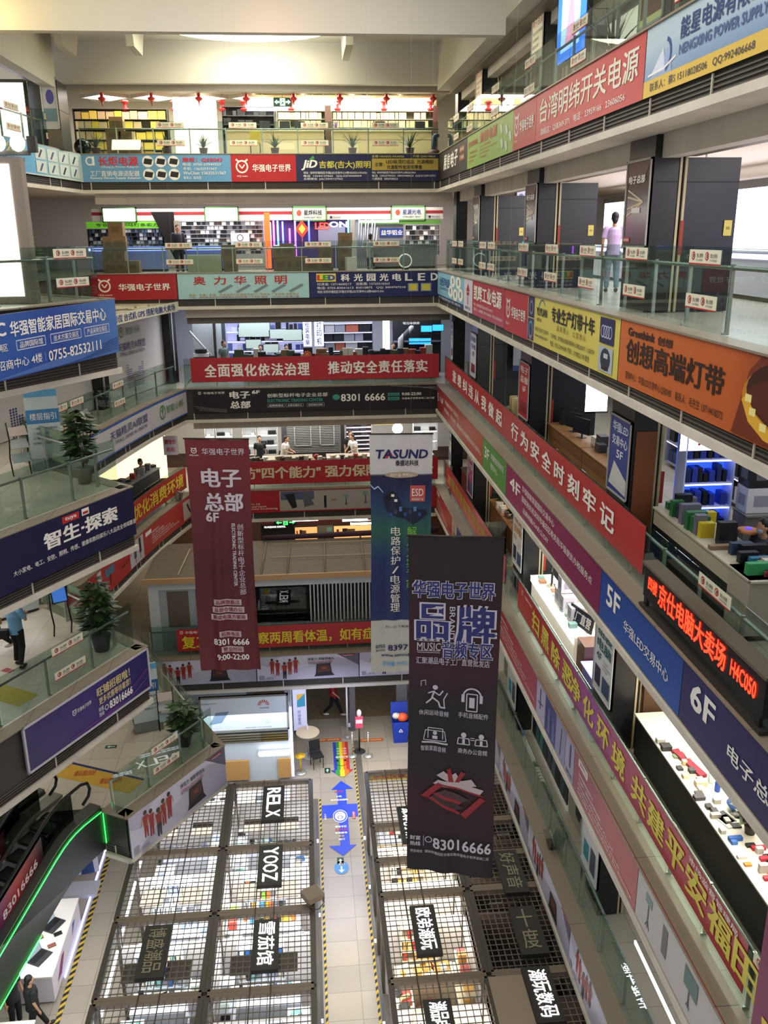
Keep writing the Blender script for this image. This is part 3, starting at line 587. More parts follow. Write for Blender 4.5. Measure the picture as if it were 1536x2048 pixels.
brow(2.88, 592, 879, 'billboard', 'navy billboard with yellow characters and a gold box on the back wall', 'billboard', '#1c1d42', f)
brow(-1.31, 180, 354, 'billboard', 'red billboard with horned emblem at the left of the lamp billboards', 'billboard', '#9c1a22', hq)
def f(p):
    r = M('#a82c24', .5)
    for i, c in enumerate('奥力华照明'): p.T(c, .12 + i * .155, .21 + i * .155, .72, .32, r, .02)
    for i in range(5): p.P_([(.3 + i * .135, .28), (.32 + i * .135, .22), (.42 + i * .135, .5), (.4 + i * .135, .56)], '#6c7c80')
    p.T('简装、包装、彩盒、水晶面板灯铝基板平板灯厂家批发 厂家直销 品质保证', .08, .92, .16, .09, M('#b08a3a', .5)).T('厂址：深圳市宝安区石岩街道水田社区第二工业区 电话：13510011198 黄小姐', .08, .92, .06, .07, r)
brow(-1.31, 356, 618, 'billboard', 'pale aqua billboard with red characters and grey lamp bars', 'billboard', '#9cc0c0', f)
def f(p):
    p.R(.05, .62, .2, .94, '#d6c83c').T('L', .06, .1, .78, .2, '#c03028', .06).T('E', .105, .14, .78, .2, '#3a8a3c', .06).T('D', .145, .19, .78, .2, '#2c4aa8', .06)
    for i, c in enumerate('科光园光电LED'): p.T(c, .24 + i * .1, .305 + i * .1 - (.015 if ord(c) < 255 else 0), .77, .28, W_, .03)
    lines(p, .055, .74, (.52, .37, .22), .11, W_, ('付泽发: 13714600217    涂胜霞: 13725510363', '电话: 0755-83041613  83010875   QQ: 3004707210', '地址:深圳市福田区华强北华强LED交易中心6楼H6E015-016'))
    for x in (.8, .9): p.R(x - .04, .2, x + .04, .52, '#8a98a0').R(x - .03, .24, x + .03, .48, '#cfc040')
    for i in range(8): p.LN([(.6 + i * .05, .98), (.6 + i * .05, .7 + (i % 3) * .08)], .012, '#3a4a9a')
brow(-1.31, 620, 877, 'billboard', 'navy billboard with round letters and two yellow chips on the back wall', 'billboard', '#171d52', f)
def f(p):
    g = M('#3a8a78', .5); p.OWL(.025, .84, .05, W_).T('华强电子世界', .04, .125, .84, .1, W_).T('电子', .145, .225, .74, .3, W_, .03).T('6F', .235, .265, .84, .14, W_, .03).T('总部', .145, .225, .32, .3, W_, .03)
    p.T('创新型标杆电子企业总部', .295, .54, .68, .17, W_, .012).T('ELECTRONIC TRADING CENTER', .295, .52, .46, .13, g, .03)
    for x, t in ((.295, '品牌旗舰店'), (.37, '总部仓储办公'), (.455, '集成电路方案商')): p.LN([(x, .18), (x + .07, .18), (x + .07, .32), (x, .32), (x, .18)], .015, '#8a8a8a').T(t, x + .006, x + .064, .25, .08, W_)
    p.E(.575, .55, .015, .12, g).T('8301 6666', .595, .775, .52, .3, W_, .02).R(.787, .55, .835, .68, g).R(.787, .36, .835, .5, g).T('营业时间', .79, .83, .61, .08, K_).T('项目地址', .79, .83, .43, .08, K_).T('9:00-22:00', .845, .925, .62, .12, W_, .02).T('华强电子世界深圳二店六楼', .845, .98, .43, .09, W_)
    for s in (0, 1):
        for i in range(3): p.LN([(.0 + i * .01 if not s else .8 + i * .05, .3 - i * .08 if not s else .98), (.06 if not s else .92, .2 - i * .05 if not s else .9), (.13 if not s else 1, .12 - i * .05 if not s else .78 + i * .06)], .012, '#8a8480')
brow(-5.7, 388, 878, 'billboard', 'black billboard with white and teal lettering on the back wall', 'billboard', '#151012', f)
def f(p):
    for i, c in enumerate('全面强化依法治理'): p.T(c, .055 + i * .053, .1 + i * .053, .47, .5, W_, .03)
    for i, c in enumerate('推动安全责任落实'): p.T(c, .548 + i * .0513, .592 + i * .0513, .5, .5, W_, .03)
bsign('banner', 'red slogan banner with bold white characters on the back railing', 'banner', YB + .27, bX(380, -5), bX(880, -5), -5.5, -4.55, M('#a3232b', .45, noise=.06, scale=.8), f, th=.008)
def f(p): p.T('筑牢消防"四个能力" 强力保障消防安全', .03, .98, .5, .5, M('#cfc49c', .5), .03)
bsign('banner', 'wrinkled red banner with cream characters below the mobile phone shops', 'banner', YB + .27, bX(385, -9.3), XR + .1, -9.75, -8.78, M('#a01c22', .35, noise=.12, scale=1.6), f, th=.008)
def f(p):
    lines(p, .12, .34, (.72, .56, .4, .28, .18), .1, W_, TXT); p.R(.35, .06, .74, .95, '#9a948c').R(.355, .55, .49, .93, '#4a5470').P_([(.37, .8), (.41, .85), (.42, .2), (.4, .15)], K_).P_([(.44, .9), (.47, .8), (.49, .3), (.45, .2)], '#55565c').R(.53, .15, .54, .7, K_)
    tripod(p, .62, .3, .5); tripod(p, .7, .35, .6); p.T('自拍杆', .56, .58, .5, .1, RED)
brow(-9.9, 385, 876, 'billboard', 'red billboard with grey tripod pictures on the back wall', 'billboard', '#9c1f25', f)
for p0, p1, w in ((298, 512, 'left of the entrance header'), (514, 717, 'above the ground floor entrance'), (719, 900, 'partly behind the blue hanging banner')):
    brow(-13.95, p0, p1, 'billboard', 'pale billboard with red team and dark laptop, ' + w, 'billboard', LAPG, lap, Y=YE)
def f(p): p.OWL(.02, .85, .05, W_).T('华强电子世界', .035, .13, .85, .12, W_).T('复工人员', .02, .24, .4, .55, M('#d4c22c', .5), .02).T('观察两周看体温，如有症状早报告', .275, .98, .45, .55, M('#d4c22c', .5), .02)
bsign('banner', 'red banner with yellow characters on the railing before the pale cabin', 'banner', YE + .26, bX(352, -13.4, YE), bX(850, -13.4, YE), -13.78, -12.95, M('#a02424', .45, noise=.08), f, th=.008)

# ------------------------------------------------------------------ boards on the left landings and curved galleries
def lsign(name, label, cat, a, b, z0, z1, base, fn, off=.06, **k):
    n = nrm(a, b) * off; return sign(name, label, cat, (a.x + n.x, a.y + n.y, z0), b - a, (0, 0, z1 - z0), base, fn, **k)
PB = V((-5.7, 16.5, 0))
def f(p):
    p.T('UJC', -.02, .13, .75, .26, W_, .03).T('华强智能家居国际交易中心', .16, .9, .76, .24, W_, .02).T('旗舰馆两区', -.02, .13, .5, .12, W_)
    for x, w, t in ((.19, .2, '品牌国际馆'), (.43, .24, '技术方案交易区'), (.7, .22, '产品采购交易区')): p.LN([(x, .42), (x + w, .42), (x + w, .57), (x, .57), (x, .42)], .02, '#b8c0d8').T(t, x + .02, x + w - .02, .495, .1, W_)
    p.T('招商中心 4楼', .05, .35, .23, .15, W_).R(.375, .16, .378, .3, '#8aa0c8').T('0755-82532111', .4, .83, .22, .17, W_, .015)
    for i in range(5): p.P_([(0, .02), (.5, .02), (1, .3 - i * .05), (1, .28 - i * .05)], M('#4a6aa8', .45))
lsign('billboard', 'blue billboard with telephone number on the upper left landing', 'billboard', PB, P1, -2.5, -1.33, grad(((0, '#2c56a0'), (.5, '#1f4290'), (1, '#4a76b4')), 0), f)
def f(p):
    p.R(.59, .82, .68, .95, '#b02c2c').T('tuya', .605, .665, .885, .08, W_, .02).R(.695, .83, .735, .96, W_).R(.7, .85, .73, .9, '#a03030').T('智生·探索', .49, .89, .62, .3, W_, .035).T('大小家电、电工、安防、照明、传感、健康和数码娱乐八大品类全领域覆盖', .33, 1.0, .3, .1, W_)
lsign('billboard', 'dark navy billboard with bold white characters on the left landing', 'billboard', P2, P1, -6.9, -5.72, '#15163c', f)
def f(p):
    g = M('#c8b884', .5); p.OWL(.36, .62, .06, W_).T('华强电子世界', .38, .49, .62, .09, W_)
    p.T('旺铺招租啦！', .54, .82, .72, .2, g, .03).T('更多优惠等待着您！', .55, .82, .5, .16, g, .02).T('83016666', .63, .83, .27, .17, W_, .03).T('财富', .54, .58, .32, .1, W_).T('热线', .54, .58, .2, .1, W_).RING(.605, .27, .06, .02, W_, 14)
    p.LN([(.3, .1), (.7, .12), (1, .55)], .05, '#5a2c7c').LN([(.4, .03), (.8, .1), (1, .35)], .03, '#6a3a8c')
lsign('billboard', 'purple billboard with golden characters on the lower left landing', 'billboard', P2 + (P1 - P2) * .27, P1, -11.05, -9.92, grad(((0, '#2a1c5a'), (.5, '#34206a'), (1, '#1c1c58')), 0), f, rim=(.05, '#b8b4bc'))
lsign('billboard', 'pale billboard with red team on the lowest left landing', 'billboard', E2, E1, -15.2, -13.97, LAPG, lap)
def csign(name, label, a_z0, a_z1, path, base, fn, off=.07, border=None, cat='billboard'):
    L = [0]
    for a, b in segs(path): L.append(L[-1] + (b - a).length)
    def f(s, t, d):
        q = s * L[-1]; i = 0
        while i < len(L) - 2 and q > L[i + 1]: i += 1
        a, b = path[i], path[i + 1]; k = (q - L[i]) / (L[i + 1] - L[i]); n1 = nrm(a, b); p = a.lerp(b, k) + n1 * (off + d); return V((p.x, p.y, a_z0 + t * (a_z1 - a_z0)))
    t = thing(name, label, cat, path[0] + UZ * a_z0); o = path[0] + UZ * a_z0; g = lambda s, t_, d: f(s, t_, d) - o
    b = MB(); ks = [x / L[-1] for x in L]; ks = sorted(ks + [(x + y) / 2 for x, y in zip(ks, ks[1:])])
    b.uv = []
    for x, y in zip(ks, ks[1:]):
        y2 = y - 1e-6; b.poly([g(x, 0, 0), g(y2, 0, 0), g(y2, 1, 0), g(x, 1, 0)], base); b.uv += [(x, 0), (y, 0), (y, 1), (x, 1)]
        b.poly([g(x, 1, 0), g(y2, 1, 0), g(y2, 1, -.04), g(x, 1, -.04)], '#3a3632'); b.uv += [(0, 0)] * 4
        b.poly([g(x, 0, -.04), g(y2, 0, -.04), g(y2, 0, 0), g(x, 0, 0)], '#3a3632'); b.uv += [(0, 0)] * 4
    bo = b.ob('board', t); p = Panel(g, L[-1], a_z1 - a_z0); fn(p); p.fin(bo); return t
def strip(p, x0, x1, y0, y1, c):
    n = 12
    for i in range(n): p.R(x0 + (x1 - x0) * i / n, y0, x0 + (x1 - x0) * (i + 1) / n, y1, c)
def leafmark(p, x, y, r, c): p.RING(x, y, r, r * .22, c, 18).LN([(x, y - r / p.H), (x, y + r / p.H)], r * .2, c).LN([(x, y), (x + r * .5 / p.W, y + r * .6 / p.H)], r * .18, c).LN([(x, y), (x - r * .5 / p.W, y + r * .4 / p.H)], r * .18, c)
BLU, GRN = M('#2a3468', .5), M('#4a7a42', .5)
def f(p):
    strip(p, 0, 1, .93, 1, '#1c4a9a'); strip(p, 0, 1, 0, .05, '#1c4a9a')
    p.T('天猫精灵AI联盟', .39, .68, .62, .3, BLU, .012).T('TMALL GENIE AI UNION', .42, .67, .34, .12, BLU); leafmark(p, .8, .52, .24, GRN); p.T('智能小蚂', .83, .965, .55, .3, GRN, .012)
csign('billboard', 'curved white billboard with blue edge and green emblem on the left gallery', -6.67, -5.73, CURVE, '#b4b0b2', f)
def f(p):
    p.R(0, 0, .2, 1, '#9c2622').T('东莞市威图数码科技有限公司', .02, .18, .62, .1, W_).T('自拍杆及多功能专业制造商', .03, .19, .45, .08, W_).T('Witu Digital Co., Ltd.', .03, .15, .3, .08, W_).R(.22, .04, .56, .96, '#b4aeb2')
    p.R(.27, .55, .33, .85, '#4a6a86').LN([(.3, .2), (.3, .6)], .06, K_).T('自拍杆 厂家直供', .36, .46, .55, .1, RED).T('WITU', .38, .44, .42, .08, K_).R(.48, .3, .5, .85, '#3c4c5c').R(.515, .35, .54, .92, K_).LN([(.49, .12), (.49, .4)], .05, K_).LN([(.53, .15), (.53, .4)], .05, '#7a3a2a')
    p.R(.58, .72, .63, .88, W_); lines(p, .63, .86, (.7, .58, .47, .37, .27), .075, W_, TXT); p.R(.9, .1, .99, .9, '#b0a49c').P_([(.93, .7), (.94, .75), (.965, .3), (.955, .28)], K_)
csign('billboard', 'curved red billboard with selfie stick pictures on the left gallery', -10.87, -9.93, CURVE, '#a02c26', f)
csign('banner', 'red banner with yellow characters on the curved left railing', -9.7, -8.85, [p + V((-.25, 0, 0)) for p in CURVE[1:]], M('#a02a24', .45, noise=.08), lambda p: p.T('营造放心市场优化消费环境', -.3 + .3, .97, .5, .62, M('#d4bc34', .5), .02), cat='banner')
def f(p):
    strip(p, 0, 1, 0, .04, '#c8ccc0'); p.T('有限公司', .1, .42, .72, .34, M('#c8a840', .5), .03).T('专业生产LED线条灯', .05, .42, .42, .12, M('#1c3a6a', .5))
    for i in range(8):
        x, y = .56 + (i % 4) * .115, .72 - (i // 4) * .44; p.R(x - .048, y - .18, x + .048, y + .2, '#c4ccc8').P_([(x - .022, y - .12), (x - .008, y - .14), (x + .024, y + .12), (x + .008, y + .14)], '#3c4c6c' if i % 3 else K_)
csign('billboard', 'blue and white billboard with light bar pictures on the left top gallery', 1.91, 2.85, BCURVE, grad(((0, '#2c6cb0'), (.5, '#5aa0c8'), (.75, '#a8c0c0'), (1, '#b4c0b8')), 0), f)
rsign  # noqa
# ------------------------------------------------------------------ the three hanging cloth banners
def cloth(name, label, tl, tr, H, base, fn, amp=.03, fr=9, skew=0):
    tl, tr = V(tl), V(tr); u = tr - tl; n = u.cross(UZ).normalized(); W = u.length
    t = thing(name, label, 'hanging banner', tl)
    def f(s, q, d):
        k = 1 - q; a = amp * (.25 + .75 * k) * (math.sin(fr * s * 2 + 1.3 * k) + .5 * math.sin(fr * 3.1 * s + 2 + k * 2))
        return u * s - UZ * (H * k + skew * s * k) + n * (a + d) + u.normalized() * (.02 * math.sin(k * 5 + s * 2))
    b = MB(); nx, ny = 40, 24; b.uv = []
    for sgn, d in ((1, 0), (-1, -.006)):
        o = len(b.v); b.v += [tuple(f(i / nx, j / ny, d)) for j in range(ny + 1) for i in range(nx + 1)]; b.uv += [(i / nx, j / ny) for j in range(ny + 1) for i in range(nx + 1)]
        mi = b.m(base)
        for j in range(ny):
            for i in range(nx):
                q = (o + j * (nx + 1) + i, o + j * (nx + 1) + i + 1, o + (j + 1) * (nx + 1) + i + 1, o + (j + 1) * (nx + 1) + i); b.f.append(q if sgn > 0 else q[::-1]); b.mi.append(mi); b.sm.append(True)
    bo = b.ob('cloth', t)
    r = MB().tube([V((-.03, 0, .02)), u + V((.03, 0, .02))], .018, '#2a2624'); r.ob('top_rod', t)
    for k in (.03, .97): MB().tube([u * k, u * k + UZ * (6.54 - tl.z)], .0012, '#8a8a86', 4).ob('wire', t)
    p = Panel(lambda s, q, d: f(s, q, d + .004), W, H); p.strips = 30; fn(p); p.fin(bo)
PINK = M('#c8bcc4', .6)
def f(p):
    p.OWL(.13, .955, .055, W_).T('HQ-mart', .06, .2, .937, .008, W_).T('华强电子世界', .25, .92, .952, .027, PINK, .012)
    p.T('电子', .22, .84, .845, .075, PINK, .03).T('总部', .24, .86, .745, .075, PINK, .03).T('6F', .25, .45, .682, .038, PINK, .03)
    p.VT('创新型标杆电子企业总部', .8, .655, .345, .1, PINK, .012).RT('ELECTRONIC TRADING CENTER', .66, .715, .655, .385, PINK, .03)
    for y, x0, x1, t in ((.312, .3, .76, '品牌旗舰店'), (.279, .27, .8, '总部仓储办公'), (.246, .24, .84, '集成电路方案商'), (.168, .36, .72, '招商电话'), (.098, .38, .74, '营业时间')):
        p.R(x0, y - .013, x1, y + .013, '#b8a4a8').T(t, x0 + .03, x1 - .03, y, .019, M('#7a1a26', .6), .02)
    p.T('8301 6666', .26, .84, .133, .027, W_, .02).T('9:00-22:00', .3, .82, .063, .025, W_, .02)
cloth('hanging_banner', 'dark red hanging cloth banner with white block characters', (-2.8, 20, -4.37), (-1.38, 20, -4.42), 5.78, grad(((0, '#5e141c'), (.45, '#4c1018'), (1, '#6c1822')), 1, .6), f, .028)
def f(p):
    n = M('#1c2458', .5); g = M('#7ab84a', .5)
    p.T('TASUND', .1, .92, .925, .034, n, .03, shear=.15).P_([(.24, .908), (.31, .943), (.38, .908), (.34, .908), (.31, .925), (.28, .908)], '#c02c30').T('泰盛达科技', .4, .77, .89, .022, K_, .02)
    p.E(.5, .842, .27, .012, '#a8967c').T('好产品 更安心', .32, .68, .842, .012, W_)
    p.P_([(.0, .805), (.06, .79), (.12, .8), (.2, .775), (.2, .77), (.12, .794), (.06, .784), (0, .8)], '#a8b8e8')
    p.P_([(.2, .75), (.3, .785), (.42, .77), (.52, .71), (.9, .7), (.95, .685), (.7, .64), (.55, .665), (.35, .68), (.25, .7)], '#1a2038').P_([(.22, .75), (.34, .78), (.42, .765), (.3, .735)], '#0c0e18').R(.33, .755, .38, .765, W_).R(.38, .735, .43, .745, W_)
    for i in range(7): p.R(.3 + i * .08, .675 + (i % 3) * .01, .35 + i * .08, .69 + (i % 3) * .012, ('#2c4a88', '#3a4258', '#5a7ab0')[i % 3])
    p.R(.64, .735, .89, .8, '#b8524c').T('ESD', .67, .86, .772, .03, W_).T('静电保护产品', .67, .86, .744, .01, W_)
    p.VT('电路保护/电源管理', .41, .635, .27, .16, W_, .012).VT('解决方案专家', .68, .635, .37, .16, g, .012)
    p.T('扫一扫 了解更多', .25, .7, .205, .01, K_).T('0755', .08, .24, .118, .014, n, .02).T('服务热线', .08, .24, .1, .01, n).T('8397', .29, .62, .112, .025, n, .02).T('www.tasund.com', .17, .82, .079, .013, n, .02).T('四楼 H4C', .2, .62, .04, .02, M('#6aa0c8', .5), .02)
cloth('hanging_banner', 'white, blue and green hanging banner with circuit picture, partly behind the black one', (1.38, 20, -4.38), (2.84, 20, -4.41), 6.05,
      grad(((0, '#b4b4ac'), (.232, '#b4b4ac'), (.234, '#1c2c5c'), (.33, '#1a2258'), (.5, '#1a3060'), (.62, '#245a4c'), (.72, '#1c3a60'), (.8, '#161c48'), (.843, '#14183c'), (.845, '#c8c4c4'), (1, '#c8c4c4')), 1, .6), f, .02)
def f(p):
    b = M('#2a2c6e', .5); w = M('#c4c0cc', .5)
    def OUT(t, x0, x1, y, h, ww=.05): p.T(t, x0 - .004, x1 + .004, y, h * 1.03, w, .075); p.d += .002; p.T(t, x0, x1, y, h, b, .03)
    OUT('华强电子世界', .05, .92, .86, .045); OUT('品', .09, .42, .77, .095); OUT('牌', .53, .93, .765, .1); OUT('音频专区', .37, .92, .695, .045)
    p.RT('BRAND', .44, .5, .815, .725, w, .012).T('MUSIC', .09, .35, .7, .022, w, .012)
    for y in (.715, .72, .682, .687): p.R(.09, y, .34, y + .0015, w)
    p.T('汇聚潮品电子工厂直营批发店', .08, .9, .66, .02, w)
    # runner, phone with headset, home set, office pair
    p.E(.3, .582, .03, .007, w).LN([(.29, .572), (.26, .548), (.2, .535)], .03, w).LN([(.27, .552), (.34, .54), (.36, .525), (.42, .525)], .03, w).LN([(.22, .565), (.28, .57), (.35, .56), (.39, .575)], .025, w).LN([(.14, .585), (.14, .6), (.19, .603), (.19, .588)], .012, w).LN([(.41, .525), (.4, .55), (.44, .57)], .02, w)
    p.LN([(.66, .52), (.66, .57), (.78, .57), (.78, .52), (.66, .52)], .02, w).R(.69, .53, .75, .56, w).RING(.72, .562, .16, .03, w, 16, 0, 180).R(.6, .545, .635, .568, w).R(.805, .545, .84, .568, w)
    p.LN([(.18, .425), (.2, .455), (.42, .455), (.44, .425), (.18, .425)], .015, w).LN([(.23, .43), (.23, .462), (.4, .462), (.4, .43)], .015, w).E(.31, .446, .025, .006, w).R(.28, .428, .34, .438, w).R(.16, .415, .46, .42, w)
    for x in (.64, .84): p.E(x, .447, .03, .008, w).LN([(x - .07, .42), (x - .06, .438), (x + .06, .438), (x + .07, .42), (x - .07, .42)], .018, w).R(x - .015, .42, x + .015, .435, w)
    p.R(.715, .44, .765, .442, w).R(.715, .434, .765, .436, w)
    for t, x0, x1, y in (('休闲运动音频', .12, .46, .508), ('手机音频配件', .57, .91, .508), ('智能家庭音频', .15, .44, .4), ('商务办公音频', .58, .91, .4)): p.T(t, x0, x1, y, .016, w)
    r, rd = M('#8e2630', .5), M('#b8a8ac', .5)                       # the tilted block character
    p.P_([(.34, .318), (.42, .335), (.5, .32), (.56, .33), (.62, .305), (.74, .315), (.8, .295), (.68, .29), (.5, .3)], rd)
    p.P_([(.3, .29), (.84, .27), (.88, .285), (.6, .3), (.36, .305)], rd).P_([(.46, .34), (.5, .345), (.54, .3), (.48, .302)], r).P_([(.62, .335), (.67, .33), (.6, .3), (.55, .3)], r)
    p.P_([(.16, .25), (.36, .296), (.42, .29), (.24, .243)], r).P_([(.62, .2), (.84, .262), (.9, .255), (.68, .19)], r).P_([(.36, .296), (.84, .27), (.9, .262), (.42, .287)], r)
    p.P_([(.33, .262), (.44, .278), (.72, .25), (.62, .238)], '#4a3438').P_([(.26, .243), (.32, .258), (.66, .222), (.58, .212)], '#3a2a30').P_([(.3, .258), (.34, .264), (.64, .238), (.6, .23)], r).P_([(.24, .243), (.28, .248), (.62, .205), (.6, .198)], r)
    p.T('财富', .04, .16, .112, .014, w, .02).T('热线', .04, .16, .093, .014, w, .02).R(.195, .085, .2, .12, w).RING(.255, .107, .06, .015, w, 16).T('83016666', .31, .97, .1, .034, w, .02).T('项目地址  深圳市福田区华强北路华强电子世界深圳二店', .04, .95, .068, .01, w)
cloth('hanging_banner', 'long black hanging banner with blue outlined characters and a tilted red character', (1.6, 14.05, -4.83), (3.16, 13.75, -4.83), 6.65,
      grad(((0, '#1a1420'), (.1, '#241620'), (.24, '#34161e'), (.34, '#221a20'), (.52, '#201c22'), (.62, '#34182a'), (.72, '#3a141e'), (.86, '#241418'), (1, '#201416')), 1, .7), f, .02, 8, .12)

# ------------------------------------------------------------------ cabin with the corrugated roof on the second gallery
G2 = M('#8f9694', .6)
t = thing('market_cabin', 'pale cabin with grey corrugated roof and slatted windows on the second gallery', 'cabin', (-5.7, YE + .7, LV['E']))
X0, X1, YC, ZR = -.0, 10.0, .0, 2.78
cw = MB(); cw.bx(0, 10.2, 0, .12, 2.3, 2.62, '#b4b8ba').bx(0, .35, 0, .12, 0, 2.3, '#b4b8ba').bx(0, .1, .12, 3.4, 0, 2.62, '#a4a8a6').bx(10.1, 10.2, .12, 3.4, 0, 2.62, '#a4a8a6'); cw.ob('frame', t)
cw = MB(); cw.bx(.35, 1.6, .05, .1, 0, 2.3, '#8e989a').bx(.62, 1.35, .03, .06, .9, 2.22, '#5a5046').bx(1.6, 10.1, .04, .1, 0, .85, '#7c8280').bx(0.1, 10.1, 3.3, 3.4, 0, 2.6, '#6a6864'); cw.ob('front_panel', t, 'front panel with a brown board')
for a, b in ((1.62, 2.6), (5.55, 10.0)):
    s = MB()
    for i in range(int((b - a) / .13)): s.bx(a + i * .13, a + i * .13 + .045, 0, .03, .85, 2.3, '#aab0b2')
    s.ob('slat_screen', t)
MB().bx(2.6, 5.55, .05, .06, .9, 2.3, GLASS('#a8b0a8')).ob('window_pane', t)
rf = MB(); rf.bx(-.1, 10.3, -.15, 3.6, 2.64, 2.74, '#756a5c')
for i in range(46): rf.bx(-.1, 10.3, -.1 + i * .08, -.07 + i * .08, 2.74, 2.765, '#877b6a')
rf.ob('corrugated_roof', t); MB().bx(-.15, 10.3, -.2, -.1, 2.6, 2.78, '#a8845a').ob('gutter', t)
rb = MB()
for x in (3.9, 4.8, 6.1, 7.5, 8.9): rb.tube([(x, -.1, 2.8), (x + .06, 3.5, 2.8)], .035, '#6e6250', 6)
for y in (2.9, 1.4): rb.tube([(4.2, y, 2.84), (10.2, y, 2.84)], .02, '#a89a7c', 6)
rb.ob('roof_batten', t)
MB().tube([(-5.0 + .35, YE + .75, -11.13), (-4.55, YE + 3.4, -11.13)], .03, '#a89478', 8).ob('loose_pole', None, 'pale wooden pole lying across the left of the corrugated roof', 'pole')
for i in range(8):
    x = -2.65 + (i % 4) * .72; yy = YE + 1.35 + (i // 4) * .85; s = .33
    MB().mesh([(V((math.cos(a) * s, math.sin(a) * s, h * s * (1.6 + .5 * math.sin(a * 3 + i))))) for h in (0, .7, 1.1) for a in [k * math.pi / 3 for k in range(6)]], [(r * 6 + k, r * 6 + (k + 1) % 6, (r + 1) * 6 + (k + 1) % 6, (r + 1) * 6 + k) for r in range(2) for k in range(6)] + [(12, 13, 14, 15, 16, 17)], M(('#5a5046', '#74685a', '#8a8074', '#4a4640')[i * 3 % 4], .9)).ob('sack', None, 'lumpy sack stored behind the cabin window', 'sack', 'sacks stored behind the cabin window', loc=(x, yy, -13.95 + 1.0))
counter('low storage bench under the sacks in the cabin', (-3.1, YE + .95), (-.1, YE + .95), -13.95, 1.7, 1.0, '#5c5648', '#6a6252') if 0 else MB().bx(-3.1, -.1, YE + .95, YE + 2.7, -13.95, -12.95, '#5c5648').ob('storage_bench', None, 'low storage bench under the sacks in the cabin', 'bench')
def floodlight(px, py, z, lab, rz=0):
    p = onZ(px, py, z); t = thing('floodlight', lab, 'floodlight', p, rz)
    MB().fb((-.17, -.07, .05), (.34, 0, 0), (0, .14, -.02), (0, .08, .28), '#5c564c').ob('housing', t); MB().tube([(-.19, 0, .2), (-.19, 0, .02), (.19, 0, .02), (.19, 0, .2)], .012, '#2c2a28', 6).ob('bracket', t); MB().fb((-.15, -.085, .08), (.3, 0, 0), (0, .01, 0), (0, .06, .22), '#a8a294').ob('lens', t)
floodlight(604, 1291, -13.94, 'grey floodlight on the ledge in front of the yellow lettered red banner'); floodlight(905, 990, -9.89, 'dark floodlight on the ledge beside the crumpled red banner', 1.2); floodlight(357, 1000, -9.88, 'small grey floodlight on the curved ledge below the red banner', -1); floodlight(1100, 1690, -13.93, 'pale floodlight box on the lowest right ledge', 1.5)

# ------------------------------------------------------------------ shopfront with the white laptop board, and the entrance
def petals(p, x, y, r, c='#b0242c'):
    for i in range(8):
        a = math.radians(8 + i * 23.4); X, Y = lambda q, k=0: x + r * q * math.cos(a + k) / p.W, lambda q, k=0: y + r * q * math.sin(a + k) / p.H
        p.P_([(X(.3), Y(.3)), (X(.7, -.13), Y(.7, -.13)), (X(1, -.1), Y(1, -.1)), (X(1.02, .08), Y(1.02, .08)), (X(.7, .13), Y(.7, .13))], c)
ys = 27.0
struct('wall_shopfront', MB().bx(-6.5, -.95, ys + .3, ys + .5, -18.2, -15.3, '#a8b4be').bx(-1.15, -.95, ys + .5, 31, -18.2, -15.3, '#8a8f9c'))
def f(p):
    petals(p, .72, .72, .2); p.T('HUAWEI', .68, .78, .64, .04, K_).T('MateBook X Pro', .02, .2, .82, .04, M('#66727c', .5)).P_([(.1, .22), (.24, .27), (.33, .58), (.18, .56)], '#6c88a4').P_([(.1, .22), (.24, .27), (.22, .14), (.05, .1)], '#b8c4d0').RING(.76, .25, .06, .012, '#8a949c', 14).T('2K触控全面屏  13英寸笔记本电脑', .5, .8, .1, .03, M('#66727c', .5))
sign('billboard', 'large white board with red petal emblem on the ground floor shopfront', 'billboard', (-4.0, ys + .24, -16.2), (3.0, 0, 0), (0, 0, 1.35), grad(((0, '#b4c2cc'), (1, '#c4d0d8')), 1), f, rim=(.06, '#6a6a66'), th=.08)
w = MB()
for i in range(4): w.bx(-6, -1.05, ys + .18, ys + .3, -16.62 + i * .095, -16.55 + i * .095, M('#8c8c84', .12, metal=1))
struct('trim_steel', w)
t = thing('light_sign', 'glowing white wavy light sign on the ground floor shopfront', 'light sign', (-2.1, ys + .1, -17.05)); s = MB()
for i in range(9): s.ball((.09 + i * .115, 0, 0), (.085, .04, .1), M('#ffffff', .5, 9), 8)
s.ob('glowing_letters', t); MB().bx(.0, 1.1, .05, .18, -.05, .05, '#aaaabb').ob('bracket', t)
for x, l in ((-3.3, 'tan panel below the glowing sign, left of the pair'), (-1.45, 'tan panel below the glowing sign, right of the pair')): MB().bx(x, x + .85 if x < -2 else x + .45, ys + .2, ys + .29, -18.1, -17.35, '#a8824e').ob('tan_board', None, l, 'panel')
struct('trim_glow', MB().bx(-.98, -.9, ys + .25, ys + .32, -18.1, -15.4, M('#c8ccff', .5, 5)))
ye = 30.2
for x, w_ in ((-.78, .35), (1.2, .22), (3.0, .4)): struct('pillar', MB().bx(x, x + w_, ye, ye + .4, -18.2, -15.3, M('#565660', .35)))
struct('beam', MB().bx(-.9, 3.5, ye - .05, ye + .1, -15.75, -15.25, '#8a90a8')); cu = MB()
for i in range(6): cu.bx(-.6 + i * .66, -.02 + i * .66, ye - .12, ye - .06, -16.0, -15.76, '#8c94c8')
struct('trim_curtain_rail', cu)
t = thing('standpipe', 'slim white pipe standing in the middle of the entrance', 'pipe', (1.08, 29.7, -18.2)); MB().tube([(0, 0, 0), (0, 0, 2.7)], .035, '#b8bcc8').ob('pipe', t); MB().lathe([(.09, 0), (.07, .08), (.04, .1)], (0, 0, 0), '#a0a4ac').ob('foot', t); MB().bx(.03, .12, -.05, .05, .5, .62, '#a8acb8').ob('valve', t)
